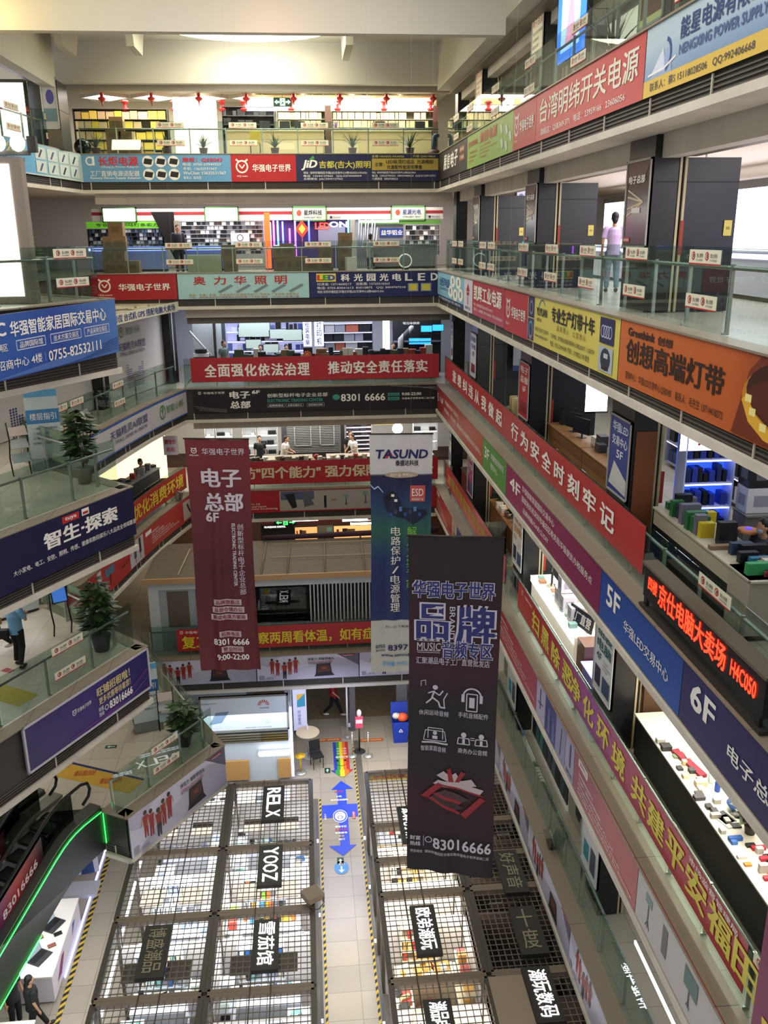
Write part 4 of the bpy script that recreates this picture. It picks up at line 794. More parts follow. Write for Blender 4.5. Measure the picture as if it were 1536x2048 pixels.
sign('advertising_stand', 'tall white lit board with blue picture beside the round table', 'sign board', (-.92, 29.6, -17.7), (.5, .1, 0), (0, 0, 1.75), '#c8cce8', lambda p: (p.R(.3, .55, .9, .85, '#3a8ab0'), p.P_([(.3, .7), (.9, .85), (.3, .85)], '#d8a43c'), p.VT('时尚数码', .45, .48, .12, .2, M('#4a5a9a', .5))), emit=.25)
# floor graphics of the aisle
FZ = -18.19
def fsign(name, label, cat, pts, c, z=FZ, fn=None):
    xs = [p[0] for p in pts]; ys_ = [p[1] for p in pts]; o = V((min(xs), min(ys_), z)); W, H = max(xs) - min(xs), max(ys_) - min(ys_)
    t = thing(name, label, cat, o); b = MB(); b.poly([(x - o.x, y - o.y, .002) for x, y in pts], c); b.ob('sheet', t)
    p = Panel(lambda s, q, d: V((s * W, q * H, d)), W, H); p.d = .002
    if fn: fn(p)
    p.fin(t); return t
def f(p):
    for i, c in enumerate(('#2a3a98', '#2e8a3a', '#c8b82a', '#c8682a', '#a82a2a')): p.P_([(.16 + i * .136, .22), (.296 + i * .136, .22), (.296 + i * .136, 1), (.16 + i * .136, 1)], c)
    for i, c in enumerate(('#2a3a98', '#2e8a3a', '#c8b82a', '#c8682a', '#a82a2a')): 
        a, b = i / 5, (i + 1) / 5; ya, yb_ = .22 * (1 - 2 * min(a, 1 - a)), .22 * (1 - 2 * min(b, 1 - b)); p.P_([(a, .22), (b, .22), (b, yb_), (a, ya)], c)
    for i in range(3): p.T('华强电子', .32, .45, .8 - i * .07, .04, W_).T('欢迎光临', .6, .75, .8 - i * .07, .04, W_)
    p.T('潮流数码广场', .25, .78, .56, .05, W_, .02).E(.33, .47, .05, .025, K_).E(.66, .47, .05, .025, K_).RING(.5, .4, .18, .02, K_, 12, 200, 340)
fsign('floor_sticker', 'rainbow striped arrow on the entrance floor', 'floor sticker', [(.4, 27.1), (1.2, 27.1), (1.2, 29.45), (.4, 29.45)], '#8a8a96', fn=f) if 0 else None
t = thing('floor_sticker', 'rainbow striped arrow on the entrance floor', 'floor sticker', (.38, 27.1, FZ)); p = Panel(lambda s, q, d: V((s * .82, q * 2.35, d)), .82, 2.35); p.d = .001; f(p); p.fin(t)
BB = M('#2340b8', .45)
def f(p):
    p.E(.5, .5, .2, .085, W_, 24).E(.5, .5, .185, .077, BB, 24).E(.5, .5, .15, .062, W_, 24).RING(.5, .485, .08, .03, '#3a4ab0', 12).T('华强电子世界', .4, .6, .535, .015, RED)
    for y, s, c in ((.84, '化妆品', '#b8283a'), (.77, '小吃', W_), (.72, '洗手间电梯间', W_), (.36, '潮流专区', W_), (.32, '音频手机', '#b8283a'), (.28, '数码家电', W_), (.24, '美食', '#c8a42a'), (.2, '出口', W_)): p.T(s, .5 - .04 * len(s), .5 + .04 * len(s), y, .024, c if not isinstance(c, str) else M(c, .5), .02)
    p.RT('小吃城', .06, .12, .54, .46, W_).R(.84, .455, .92, .545, '#b8283a').RT('出口', .855, .905, .54, .46, W_)
fsign('floor_sticker', 'large blue double arrow on the aisle floor', 'floor sticker', [(.62, 23.0), (1.06, 23.5), (.86, 23.5), (.86, 24.92), (1.2, 24.92), (1.2, 25.6), (.86, 25.6), (.86, 26.45), (1.12, 26.45), (.72, 26.95), (.36, 26.45), (.56, 26.45), (.56, 25.6), (.02, 25.6), (.02, 24.92), (.56, 24.92), (.56, 23.5), (.2, 23.5)], BB, fn=f)
GS = M('#1c3a28', .5)
for px, py, l in ((655, 1541, 'beside the rainbow arrow'), (681, 1722, 'below the blue double arrow')):
    q = onZ(px, py, FZ); fsign('exit_sticker', 'small dark green exit sticker ' + l, 'floor sticker', [(q.x - .1, q.y - .16), (q.x + .1, q.y - .16), (q.x + .1, q.y + .16), (q.x - .1, q.y + .16)], GS, fn=lambda p: p.P_([(.5, .85), (.8, .5), (.6, .5), (.6, .2), (.4, .2), (.4, .5), (.2, .5)], '#b8d8c0'))
q = onZ(683, 1735, FZ); fsign('floor_sticker', 'round blue sticker with white arrow below the green exit sticker', 'floor sticker', [(q.x + .22 * math.cos(i * .314), q.y + .3 * math.sin(i * .314)) for i in range(20)], '#4a80b8', fn=lambda p: (p.P_([(.5, .12), (.72, .35), (.55, .32), (.55, .6), (.45, .6), (.45, .32), (.28, .35)], '#c8d4dc'), p.T('出口', .3, .7, .75, .16, W_)))
for a, b, l in ((632, 682, 'in front of the left entrance door'), (720, 767, 'in front of the right entrance door')):
    q = onZ(a, 1484, FZ); w = onZ(b, 1482, FZ); fsign('floor_strip', 'orange warning strip with lettering ' + l, 'floor sticker', [(q.x, q.y), (w.x, q.y), (w.x, q.y + .2), (q.x, q.y + .2)], '#a8502c', fn=lambda p: p.T('请保持一米安全距离', .08, .92, .5, .5, M('#d8c07a', .5)))

# ------------------------------------------------------------------ ground floor market booths under wire mesh
GZ = -15.3; FR = M('#776a5a', .5); FRD = M('#4a443c', .5); WIRE = M('#6c665c', .5)
LX = (-4.95, -2.6, -.22); RX = (1.3, 3.5, 5.75)
LY = (22.9, 19.95, 17.6, 15.25, 12.9, 10.4); RY = (23.1, 20.5, 19.1, 17.85, 15.2, 12.7, 10.3)
BOOTH = []
def booth(x0, x1, y0, y1, lab, closed=False, aisle=0, post=None):
    """one lockable booth: corner posts, top frame, wire roof"""
    x0 += .062; x1 -= .062; y0 += .052; y1 -= .052
    t = thing('market_booth', lab, 'market booth', (x0, y0, -18.2)); w, d, h = x1 - x0, y1 - y0, GZ + 18.2
    f = MB().bx(0, w, -.05, .05, h - .12, h, FR).bx(0, w, d - .05, d + .05, h - .12, h, FR).bx(-.06, .06, 0, d, h - .14, h, FRD).bx(w - .06, w + .06, 0, d, h - .14, h, FRD); f.ob('top_frame', t)
    for a in (0, w - .08):
        for b in (0, d - .08): MB().bx(a, a + .08, b, b + .08, 0, h - .1, FRD).ob('post', t)
    g = MB(); nx, ny = int(w / .14), int(d / .15)
    for i in range(1, nx): g.bx(i * w / nx - .009, i * w / nx + .009, .05, d - .05, h - .07, h - .055, WIRE)
    for i in range(1, ny): g.bx(.06, w - .06, i * d / ny - .009, i * d / ny + .009, h - .055, h - .04, WIRE)
    g.ob('wire_mesh_roof', t)
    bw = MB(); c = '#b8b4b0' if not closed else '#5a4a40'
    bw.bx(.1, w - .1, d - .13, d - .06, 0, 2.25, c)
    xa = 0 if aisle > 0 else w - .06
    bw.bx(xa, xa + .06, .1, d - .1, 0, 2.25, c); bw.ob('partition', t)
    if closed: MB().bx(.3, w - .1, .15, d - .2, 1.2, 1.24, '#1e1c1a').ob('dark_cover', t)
    else:
        xb = w - .05 if aisle > 0 else .0
        MB().bx(xb, xb + .05, .2, d - .2, 2.2, 2.26, M('#e4e6ff', .5, 7)).ob('light_tube', t)
    BOOTH.append((x0, x1, y0, y1, closed, aisle)); return t
for i in range(5):
    y1, y0 = LY[i], LY[i + 1]; od = ('far', 'second', 'third', 'fourth', 'nearest')[i]
    booth(LX[0], LX[1], y0, y1, 'wire roofed booth on the outer left side, %s in its column' % od, aisle=-1)
    booth(LX[1], LX[2], y0, y1, 'wire roofed booth on the left of the aisle, %s in its row' % od, aisle=1)
for i in range(6):
    y1, y0 = RY[i], RY[i + 1]; od = ('far', 'second', 'third', 'fourth', 'fifth', 'nearest')[i]
    booth(RX[0], RX[1], y0, y1, 'wire roofed booth on the right of the aisle, %s in its row' % od, aisle=-1)
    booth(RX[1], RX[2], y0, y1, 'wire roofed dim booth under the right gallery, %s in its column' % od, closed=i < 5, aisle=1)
LET = M('#ffffff', .5, 7); LETD = M('#8a8468', .5)
def roofsign(p0, p1, wd, txt, label, lit=True, cjk=True, turned=True):
    a, b = onZ(*p0, GZ + .12), onZ(*p1, GZ + .12); L = abs(a.y - b.y); x = (a.x + b.x) / 2
    t = thing('roof_sign', label, 'sign', (x - wd / 2, b.y, GZ + .02))
    MB().bx(0, wd, 0, L, 0, .1, '#2b2823').ob('box', t)
    p = Panel(lambda s, q, d: V((s * wd, q * L, .1 + d)), wd, L); n = len(txt); p.d = .004
    for i, ch in enumerate(txt):
        y1 = .93 - i * .86 / n; y0 = y1 - .86 / n * .9
        if turned: p.RT(ch, .2, .82, y1, y0, LET if lit else LETD, .012)
        else: p.T(ch, .2, .8, (y1 + y0) / 2, y1 - y0, LET if lit else LETD, .012)
    if p.L.f: p.L.ob('letters', t)
roofsign((547, 1572), (546, 1640), .6, 'RELX', 'black roof sign with four glowing letters, far left of the aisle')
roofsign((541, 1690), (540, 1770), .6, 'YOOZ', 'black roof sign with four glowing rounded letters behind the beige box')
roofsign((533, 1838), (530, 1940), .58, '雪茄馆', 'black roof sign with three glowing square characters')
roofsign((312, 1850), (305, 1955), .62, '博盛潮品', 'unlit black roof sign with four tan characters', lit=False)
roofsign((815, 1612), (826, 1682), .58, '深圳电子烟', 'black roof sign with glowing letters, half hidden by the black hanging banner')
roofsign((843, 1810), (860, 1908), .58, '欧弟潮玩', 'black roof sign with four glowing characters in the middle of the right booths')
roofsign((872, 1998), (890, 2090), .58, '潮品电子', 'black roof sign with glowing characters at the bottom edge of the photo')
roofsign((1016, 1700), (1028, 1785), .6, '好声音', 'unlit dark roof sign with three pale brush characters', lit=False)
roofsign((1047, 1812), (1066, 1908), .62, '十度', 'unlit dark roof sign with two pale characters', lit=False, turned=False)
roofsign((1075, 1932), (1098, 2045), .6, '潮玩数码', 'black roof sign with four glowing blurred characters under the right gallery')
for x, y0, y1, l in ((-1.42, 10.4, 22.9, 'over the booths left of the aisle'), (-3.75, 10.4, 22.9, 'over the outer left booths'), (2.15, 10.3, 23.1, 'over the booths right of the aisle'), (4.6, 10.3, 20, 'over the dim right booths')):
    for k in (-.22, .22): MB().tube([(x + k, y0, GZ + .01), (x + k, y1, GZ + .01)], .014, '#4a443c', 6).ob('support_rod', None, 'thin steel rod carrying the roof signs ' + l, 'rod', 'rods ' + l)
q = onZ(625, 1795, GZ + .1); t = thing('projector', 'beige boxy projector on the booth frame beside the aisle', 'projector', q, .5); MB().bx(-.22, .22, -.2, .2, 0, .16, '#8a7c68').ob('housing', t); MB().bx(.2, .24, -.17, .17, .01, .15, '#c4c4ac').ob('lens_panel', t); MB().tube([(-.2, -.2, .05), (-.25, -.33, 0), (-.05, -.4, -.02), (.15, -.3, 0), (.2, -.2, .05)], .012, '#3a362e', 6).ob('cable', t)

# ------------------------------------------------------------------ escalators
def escalator(label, o, d, rise, top=1.2, W=1.0, deco=True, green=True):
    """o: top outer corner on the upper floor; d: unit direction of travel downwards; the flight lies to the right of d"""
    d = V(d).normalized(); r = V((d.y, -d.x, 0)) * -1 if 0 else V((d.y, -d.x, 0)); run = rise / .577
    t = thing('escalator', label, 'escalator', o)
    def pt(s, side, dz=0):
        z = -.577 * min(max(0, s - top), run) ; 
        if top - .5 < s < top + .5: k = (s - top + .5); z = -.577 * k * k / 2
        return d * s + r * side + UZ * (z + dz)
    ss = [0, top - .5, top - .2, top, top + .2, top + .5] + [top + run * k / 6 for k in range(1, 7)] + [top + run + 1.0]
    def band(side, z0, z1, th, mat, name, s0=0):
        b = MB(); q = [s for s in ss if s >= s0]
        for a, c in zip(q, q[1:]):
            A, B_, C_, D_ = pt(a, side, z0), pt(c, side, z0), pt(c, side, z1), pt(a, side, z1); w = r * th
            b.mesh([A, B_, C_, D_, A + w, B_ + w, C_ + w, D_ + w], [(0, 1, 2, 3), (7, 6, 5, 4), (3, 2, 6, 7), (0, 4, 5, 1), (0, 3, 7, 4), (1, 5, 6, 2)], mat)
        return b.ob(name, t)
    o1 = band(0, -1.15, .05, .12, M('#262724', .45), 'side_panel'); band(W + .5, -1.15, .05, .12, M('#262724', .45), 'side_panel')
    band(.02, .05, .12, .34, M('#4a4a44', .35), 'skirt_deck'); band(W + .26, .05, .12, .34, M('#6a685c', .3), 'skirt_deck')
    for s_ in (.26, W + .34): band(s_, .12, .82, .012, GLASS('#8a948c') if deco else GLS, 'glass_balustrade', .3)
    for s_ in (.265, W + .345):
        pts = [pt(.35, s_, .3), pt(.12, s_, .42), pt(.05, s_, .6), pt(.12, s_, .8), pt(.35, s_, .88)] + [pt(s, s_, .88) for s in ss[2:]]
        MB().tube(pts, .04, M('#121212', .4), 8).ob('handrail', t)
    n = int((top + run) / .4)
    for i in range(n):
        s = i * .4; z = pt(s + .2, .4).z; MB().fb(pt(s, .36) * 1.0 - UZ * (pt(s, .36).z - z + .12), d * .4, r * (W - .1), UZ * .1, M('#2e2d2b', .4, noise=.1)).ob('step', t)
    if green:
        G = M('#2cff50', .5, 7); q = [pt(0, -.03, -.98), pt(0, -.03, -.02)] + [pt(s, -.03, -.0) for s in ss[1:]]
        MB().tube(q, .012, G, 6).ob('light_strip', t, 'glowing green light strip')
        MB().tube([pt(s, -.03, -1.15) for s in ss[6:]], .012, G, 6).ob('light_strip', t, 'glowing green light strip')
    if deco:
        for s_, a, b in ((.25, top + .6, top + 4.2), (W + .33, top + .7, top + 4.2)):
            def ff(s, q, dd): S_ = a + (1 - s) * (b - a); return pt(S_, s_ - .008 - dd, .14 + q * .6)
            m = MB(); m.poly([ff(0, 0, 0), ff(1, 0, 0), ff(1, 1, 0), ff(0, 1, 0)], grad(((0, '#a82026'), (.3, '#6a1c3a'), (.5, '#2a2a6a'), (.75, '#a82a2c'), (1, '#2a1418')), 0)); m.uv = [(0, 0), (1, 0), (1, 1), (0, 1)]; m.ob('sticker', t, 'red and blue printed sticker')
            p = Panel(ff, 3.6, .6); p.T('音', .02, .14, .5, .7, W_, .02).T('华强电子世界', .2, .42, .78, .2, W_).T('品牌', .24, .42, .42, .4, M('#8a9ae0', .5), .03).T('83016666', .62, .94, .3, .34, W_, .02); p.L.ob('lettering', t)
    return t
ed = (P2 - P1).normalized(); ed = V((-.474, -.88, 0))
escalator('outer escalator with green light strip going down to the ground floor', E3 + UZ * LV['E'] + V((0, 0, 0)), ed, 4.25)
escalator('inner escalator beside the one with the green strip', E3 + UZ * LV['E'] + V((ed.y, -ed.x, 0)) * 1.85, ed, 4.25, green=False)
q = V((-6.9, 19.2, 0))
fsign('floor_strip', 'yellow safety sticker with pictograms at the top of the escalators', 'floor sticker', [(-8.6, 22.35), (-5.0, 20.65), (-4.75, 21.2), (-8.35, 22.9)], '#b8902c', LV['E'] - .008, lambda p: [p.T('请站稳扶好', .1 + i * .2, .25 + i * .2, .86 - i * .19, .12, RED) for i in range(4)] and None)
fsign('floor_strip', 'dark blue edging strip behind the yellow safety sticker', 'floor sticker', [(-8.35, 22.92), (-4.75, 21.22), (-4.72, 21.3), (-8.3, 23.0)], '#1f2450', LV['E'] - .008)
q = onZ(222, 1493, LV['E']); fsign('exit_sticker', 'green exit sticker on the landing floor', 'floor sticker', [(q.x - .16, q.y - .08), (q.x + .16, q.y - .08), (q.x + .16, q.y + .08), (q.x - .16, q.y + .08)], GS, LV['E'] - .008, lambda p: p.P_([(.1, .5), (.4, .85), (.4, .6), (.85, .6), (.85, .4), (.4, .4), (.4, .15)], '#b8d8c0'))
t = escalator('upper escalator with green panel at the left edge of the photo', V((-8.0, 19.3, LV['D'])), ed, 4.05, deco=False, green=False)
for c in KIDS[t.name]:
    if c.name.startswith('glass_balustrade'): c.data.materials[0] = GLASS('#3f7a52')
fsign('floor_strip', 'yellow safety sticker with red edge on the upper landing floor', 'floor sticker', [(-7.9, 19.0), (-6.6, 18.2), (-6.3, 18.7), (-7.6, 19.5)], '#a89430', LV['D'] - .008)
fsign('exit_sticker', 'small red floor sticker beside the man in the blue shirt', 'floor sticker', [(-7.55, 20.0), (-7.3, 19.85), (-7.2, 20.0), (-7.45, 20.15)], '#8a3a3a', LV['D'] - .008)

# ------------------------------------------------------------------ shop wall on the left of the fourth gallery
def f(p):
    for i in range(16):
        x = .13 + i * .0105; k = abs(i - 7.5) / 7.5; top = .14 + .07 * (k > .4) + .1 * (k > .7)
        for j in range(11):
            y = .0 + j * .028
            if y < top and y > -.01: p.E(x, y + .012, .0036, .0115, '#2a3a86', 8)
    leafmark(p, .685, .82, .17, '#4a7a42'); p.T('智能小蚂', .712, .8, .825, .095, GRN).T('天猫精灵AI联盟', .658, .83, .64, .1, BLU).T('TMALL GENIE AI UNION', .668, .82, .55, .045, BLU)
    for i in range(16):
        x = .70 + i * .0062; k = abs(i - 7.5) / 7.5
        for j in range(11):
            y = .12 + j * .028
            if y < .3 + .05 * (k > .4) + .08 * (k > .75): p.E(x, y, .0022, .0095, '#2a3a86', 8)
sign('wall_panel', 'long white advertising wall with blue dots and green emblem on the left gallery', 'wall panel', (-9.2, 25.2, -5.69), (3.65, 12.1, 0), (0, 0, 2.9), '#d4cec8', f, th=.1)
w = V((3.65, 12.1, 0)).normalized(); n = w.cross(UZ)
for a, wd in ((.5, .6), (.955, .55)):
    q = V((-9.2, 25.2, 0)) + V((3.65, 12.1, 0)) * a; b = MB(); b.fb(q + n * .05 - UZ * 5.7, w * wd, n * .3, UZ * 3.2, M('#171619', .3)); b.fb(q + w * .15 + n * .36 - UZ * 5.2, w * .12, n * .01, UZ * 2.5, '#8e8c8a'); struct('pillar', b)
csign('billboard', 'white header board with blue product words over the left gallery', -2.72, -2.36, CURVE, '#cfc8b4', lambda p: p.T('数码 手机 办公 MP4 音箱 投影仪 台式机 GPS 搭配电脑大卖场', .12, .97, .5, .66, M('#2c3a7c', .5), .02), off=.02)
b = MB(); pts = [(p.x, p.y) for p in CURVE] + [(-12, 35.3), (-12, 24)]; b.prism(pts, -2.5, -2.42, M('#a89c84', .9, noise=.25, scale=2)); struct('ceiling_roof', b)
for i in range(9):
    y = 29 + rnd.random() * 5.5; x = -6.9 + (y - 28) * .2 + rnd.random() * .4; a = rnd.random() * 3
    MB().bx(-.5, .5, -.03, .03, 0, .03, rnd.choice(['#8a7a5c', '#b8ac90', '#6a5c48'])).ob('plank', None, 'loose batten lying on the dusty shop roof', 'plank', 'battens on the dusty shop roof', loc=(x - .3, y, -2.415), rz=a)
# ------------------------------------------------------------------ goods: one of each kind is built, then copied
PROTO = {}
def put(key, build, loc, rz=0, label=None, cat=None, group=None, scale=None, name=None):
    if key not in PROTO:
        o = build(); PROTO[key] = o; o.location = loc; o.rotation_euler[2] = rz
        if scale: o.scale = scale
        return tag(o, label, cat, group)
    return dup(PROTO[key], loc, rz, label, group, scale, cat, name)
def b_box(name, c, tape=None, mark=None):
    def f():
        b = MB().bx(-.5, .5, -.5, .5, 0, 1, c)
        if tape: b.bx(-.5, .5, -.07, .07, 1, 1.004, tape).bx(-.503, -.5, -.07, .07, .7, 1.0, tape).bx(.5, .503, -.07, .07, .7, 1.0, tape)
        if mark: b.bx(-.3, .3, -.504, -.5, .25, .7, mark).bx(-.504, -.5, -.3, .3, .25, .7, mark)
        return b.ob(name)
    return f
def box(loc, w, d, h, c, label, group, rz=0, cat='box', name='carton', tape=None, mark=None):
    return put((name, c, tape, mark), b_box(name, c, tape, mark), loc, rz, label, cat, group, (w, d, h), name)
BRN, BTAPE = '#7d6244', '#9a8360'
def carton(loc, w, d, h, label, group, rz=0, c=BRN): return box(loc, w, d, h, c, label, group, rz, 'box', 'carton', BTAPE if c == BRN else '#8a8a88', '#6a5238' if c == BRN else '#3a3c44')
def b_monitor(scr='#4aa0e0', em=2.5, w=.5, h=.3, stand=True):
    def f():
        t = thing('monitor', None, 'monitor'); z = .1 if stand else 0
        MB().bx(-w / 2, w / 2, 0, .03, z, z + h, '#17171a').ob('case', t); MB().bx(-w / 2 + .015, w / 2 - .015, -.004, 0, z + .02, z + h - .015, M(scr, .3, em)).ob('screen', t)
        if stand: MB().bx(-.02, .02, .02, .04, 0, z + .1, '#222224').bx(-.1, .1, -.06, .1, 0, .012, '#222224').ob('stand', t)
        return t
    return f
def b_laptop(scr='#2a3c5a', em=.6):
    def f():
        t = thing('laptop', None, 'laptop'); MB().bx(-.17, .17, -.24, 0, 0, .015, '#3a3a3e').bx(-.15, .15, -.14, -.02, .015, .018, '#161618').ob('keyboard_base', t)
        MB().fb((-.17, 0, .01), (.34, 0, 0), (0, .06, .21), (0, .012, -.003), '#2c2c30').fb((-.16, -.002, .02), (.32, 0, 0), (0, .055, .19), (0, -.002, .001), M(scr, .3, em)).ob('lid', t); return t
    return f
def b_pc():
    t = thing('computer_case', None, 'computer case'); MB().bx(-.1, .1, -.2, .2, 0, .42, '#151517').ob('body', t); MB().bx(-.085, .085, -.208, -.2, .03, .39, '#2a2a30').ob('front_panel', t); MB().bx(-.104, -.1, -.16, .16, .06, .36, '#1c2838').ob('side_window', t); return t
def b_printer():
    t = thing('printer', None, 'printer'); MB().bx(-.22, .22, -.18, .18, 0, .2, '#a8a8ac').bx(-.2, .2, -.1, .17, .2, .26, '#8a8a90').ob('body', t); MB().bx(-.15, .15, -.24, -.18, .05, .08, '#2a2a2e').ob('paper_tray', t); MB().bx(.08, .18, -.184, -.18, .12, .18, '#16305a').ob('control_panel', t); return t
def b_bottle(c):
    def f():
        t = thing('bottle', None, 'bottle'); MB().lathe([(.035, 0), (.037, .02), (.037, .13), (.014, .17), (.013, .2)], (0, 0, 0), c, 10).ob('body', t); MB().lathe([(.016, .195), (.016, .22)], (0, 0, 0), '#d8d8d8', 8).ob('cap', t); return t
    return f
def b_stool(c):
    def f():
        t = thing('bar_stool', None, 'stool'); MB().lathe([(.02, .62), (.17, .66), (.19, .7), (.17, .69), (.02, .67)], (0, 0, 0), c, 16).ob('seat', t); MB().lathe([(.035, .03), (.03, .4), (.045, .64)], (0, 0, 0), c, 10).ob('column', t); MB().lathe([(.2, 0), (.19, .03), (.04, .05)], (0, 0, 0), STEEL, 16).ob('base', t); return t
    return f
def b_chair(c='#1a1a1c'):
    def f():
        t = thing('chair', None, 'chair'); MB().bx(-.21, .21, -.21, .21, .43, .48, c).ob('seat', t); MB().fb((-.2, .19, .5), (.4, 0, 0), (0, .06, .42), (0, .03, 0), c).ob('backrest', t)
        for x in (-.19, .17):
            for y in (-.19, .17): MB().bx(x, x + .025, y, y + .025, 0, .44, '#2a2a2c').ob('leg', t)
        return t
    return f
def b_headset():
    t = thing('headset', None, 'headset'); MB().tube([V((.09 * math.cos(a), 0, .1 + .1 * math.sin(a))) for a in [i * math.pi / 8 for i in range(9)]], .01, '#1c1c20', 6).ob('headband', t)
    for x in (-.09, .09): MB().ball((x, 0, .08), (.025, .04, .045), '#26262c', 8).ob('ear_cup', t)
    return t
def spiky(h=.75, n=26, seed=1, potc='#4a3226', potr=.16, poth=.26, leafc=('#3a4a26', '#4c5c30', '#2c3a20')):
    def f():
        r = random.Random(seed); t = thing('potted_plant', None, 'plant'); MB().lathe([(potr * .75, 0), (potr, poth * .9), (potr * 1.08, poth * .92), (potr * 1.08, poth), (potr * .9, poth)], (0, 0, 0), potc, 14).ob('pot', t); MB().lathe([(.001, poth - .03), (potr * .95, poth - .02)], (0, 0, 0), '#2a2018', 12).ob('soil', t)
        lf = MB()
        for i in range(n):
            a = i * 2.4 + r.random(); e = .25 + r.random() * 1.0; L = h * (.6 + r.random() * .5); w = .03 + r.random() * .02; dx, dy = math.cos(a), math.sin(a); p = []
            for k in range(5):
                s = k / 4; rad = L * s * math.sin(e) * .8; z = poth + L * (s * math.cos(e * .7) - .45 * s * s * e * .7); ww = w * (1 - s) * (.5 + 2 * s if s < .25 else 1); p.append((V((dx * rad - dy * ww, dy * rad + dx * ww, z)), V((dx * rad, dy * rad, z - .012)), V((dx * rad + dy * ww, dy * rad - dx * ww, z))))
            m = M(r.choice(leafc), .5)
            for q, s in zip(p, p[1:]): lf.poly([q[0], q[1], s[1], s[0]], m); lf.poly([q[1], q[2], s[2], s[1]], m)
        lf.ob('foliage', t); return t
    return f
def leafy(h=1.5, n=190, seed=3, potc='#7a7468', potr=.2, poth=.35, rad=.42, cs=('#33492a', '#3e5a30', '#24361e')):
    def f():
        r = random.Random(seed); t = thing('potted_plant', None, 'plant'); MB().lathe([(potr * .75, 0), (potr, poth * .92), (potr * 1.08, poth), (potr * .9, poth)], (0, 0, 0), potc, 14).ob('pot', t)
        st = MB(); lf = MB()
        for i in range(7):
            a = i * .9; st.tube([(0, 0, poth - .05), (math.cos(a) * .1, math.sin(a) * .1, poth + h * .4), (math.cos(a) * rad * .5, math.sin(a) * rad * .5, poth + h * (.6 + .05 * i))], .01, '#4a4026', 5)
        for i in range(n):
            a = r.random() * 6.28; z = poth + h * (.15 + .85 * r.random()); q = rad * (.2 + .6 * r.random()) * (1 - .45 * abs((z - poth) / h - .5)); L = .13 + r.random() * .11; c = V((math.cos(a) * q, math.sin(a) * q, z)); d = V((math.cos(a), math.sin(a), -.5 + r.random() * .6)).normalized(); s = d.cross(UZ).normalized() * L * .62; m = M(r.choice(cs), .4)
            k = d.cross(s).normalized() * .02
            lf.poly([c - d * L * .5, c - s * .9 + k, c + d * L * .1 - s * .8 + k, c + d * L], m); lf.poly([c - d * L * .5, c + d * L, c + d * L * .1 + s * .8 + k, c + s * .9 + k], m)
        st.ob('stem', t); lf.ob('foliage', t); return t
    return f
def counter(label, a, b, z, dep=.6, h=.95, front='#b8b2a4', top='#c8c4b8', kick='#3a3630', glow=None, glass=False, cat='counter', base=None, band=None):
    """a,b: ground points of the front edge, left to right as seen from the front"""
    a, b = V((a[0], a[1], z)), V((b[0], b[1], z)); u = b - a; n = nrm(a, b); t = thing('counter', label, cat, a); O = V((0, 0, 0))
    MB().fb(O - n * .03 + UZ * .08, u, UZ * (h - .1), -n * (dep - .05), front).ob('body', t); MB().fb(O - n * .08, u, UZ * .08, -n * (dep - .12), kick).ob('kickboard', t)
    MB().fb(O + n * .02 + UZ * (h - .03), u, UZ * .03, -n * (dep + .03), top).ob('worktop', t)
    if band: MB().fb(O - n * .015 + UZ * (h - .32), u, UZ * .28, -n * .02, band).ob('front_band', t)
    if glass: MB().fb(O + UZ * h, u, UZ * .25, -n * .012, GLS).ob('glass_front', t)
    if glow: MB().fb(O - n * .02 + UZ * (h - .16), u, UZ * .1, n * .025, glow).ob('light_strip', t)
    return t
UBX = {}
def rack(label, x0, x1, z0, z1, Y, dep=.35, n=4, back='#c8c4b8', shelf='#a8a498', glow=None, goods=None, gl='', gg='', fill=.85, gh=.75, seed=0, face='y', gname='product_box', parent_name='shelf_rack', kind='shelf rack'):
    """shelf rack against a wall; face y: looks at -y with x0..x1; face x: looks at -x, x0..x1 are y values and Y is x"""
    r = random.Random(seed or int(abs(x0 * 37 + z0 * 11 + Y * 7)) + 1)
    def P(a, d, z): return (a, Y - d, z) if face == 'y' else (Y - d, a, z)
    t = thing(parent_name, label, kind, P(x0, 0, z0)); o = V(P(x0, 0, z0))
    def bxx(mb, a0, a1, d0, d1, za, zb, m):
        p, q = V(P(a0, d0, za)) - o, V(P(a1, d1, zb)) - o; return mb.bx(min(p.x, q.x), max(p.x, q.x), min(p.y, q.y), max(p.y, q.y), p.z, q.z, m)
    bxx(MB(), x0, x1, 0, .02, z0, z1, back).ob('back_panel', t)
    for a in (x0, x1 - .025): bxx(MB(), a, a + .025, .02, dep, z0, z1, shelf).ob('side', t)
    sh = (z1 - z0) / n
    for i in range(n + 1): bxx(MB(), x0 + .03, x1 - .03, .025, dep, z0 + i * sh - (.02 if i else 0), z0 + i * sh + (0 if i else .02), shelf).ob('shelf', t)
    if glow:
        for i in range(1, n + 1): bxx(MB(), x0 + .04, x1 - .04, dep - .04, dep - .01, z0 + i * sh - .05, z0 + i * sh - .022, glow).ob('light_strip', t)
    if goods:
        for i in range(n):
            a = x0 + .06; z = z0 + i * sh + (.021 if i == 0 else .001)
            while a < x1 - .12:
                k = r.choice(goods); w = k[0] * (.8 + .4 * r.random()); h = min(sh * .82, k[1] * (.8 + .4 * r.random())) * (1 if gh else 1); d = min(dep * .7, k[2] if len(k) > 3 else dep * .6)
                if a + w > x1 - .04: break
                if r.random() < fill:
                    c = k[-1]; key = ('goods', gname, c)
                    put(key, b_box(gname, c, None, None if r.random() < 2 else None), P(a + w / 2, dep / 2 + .03, z), 0, gl, gname.replace('_', ' '), gg, (w, d, h) if face == 'y' else (d, w, h), gname)
                a += w + .012 + r.random() * .03
    return t
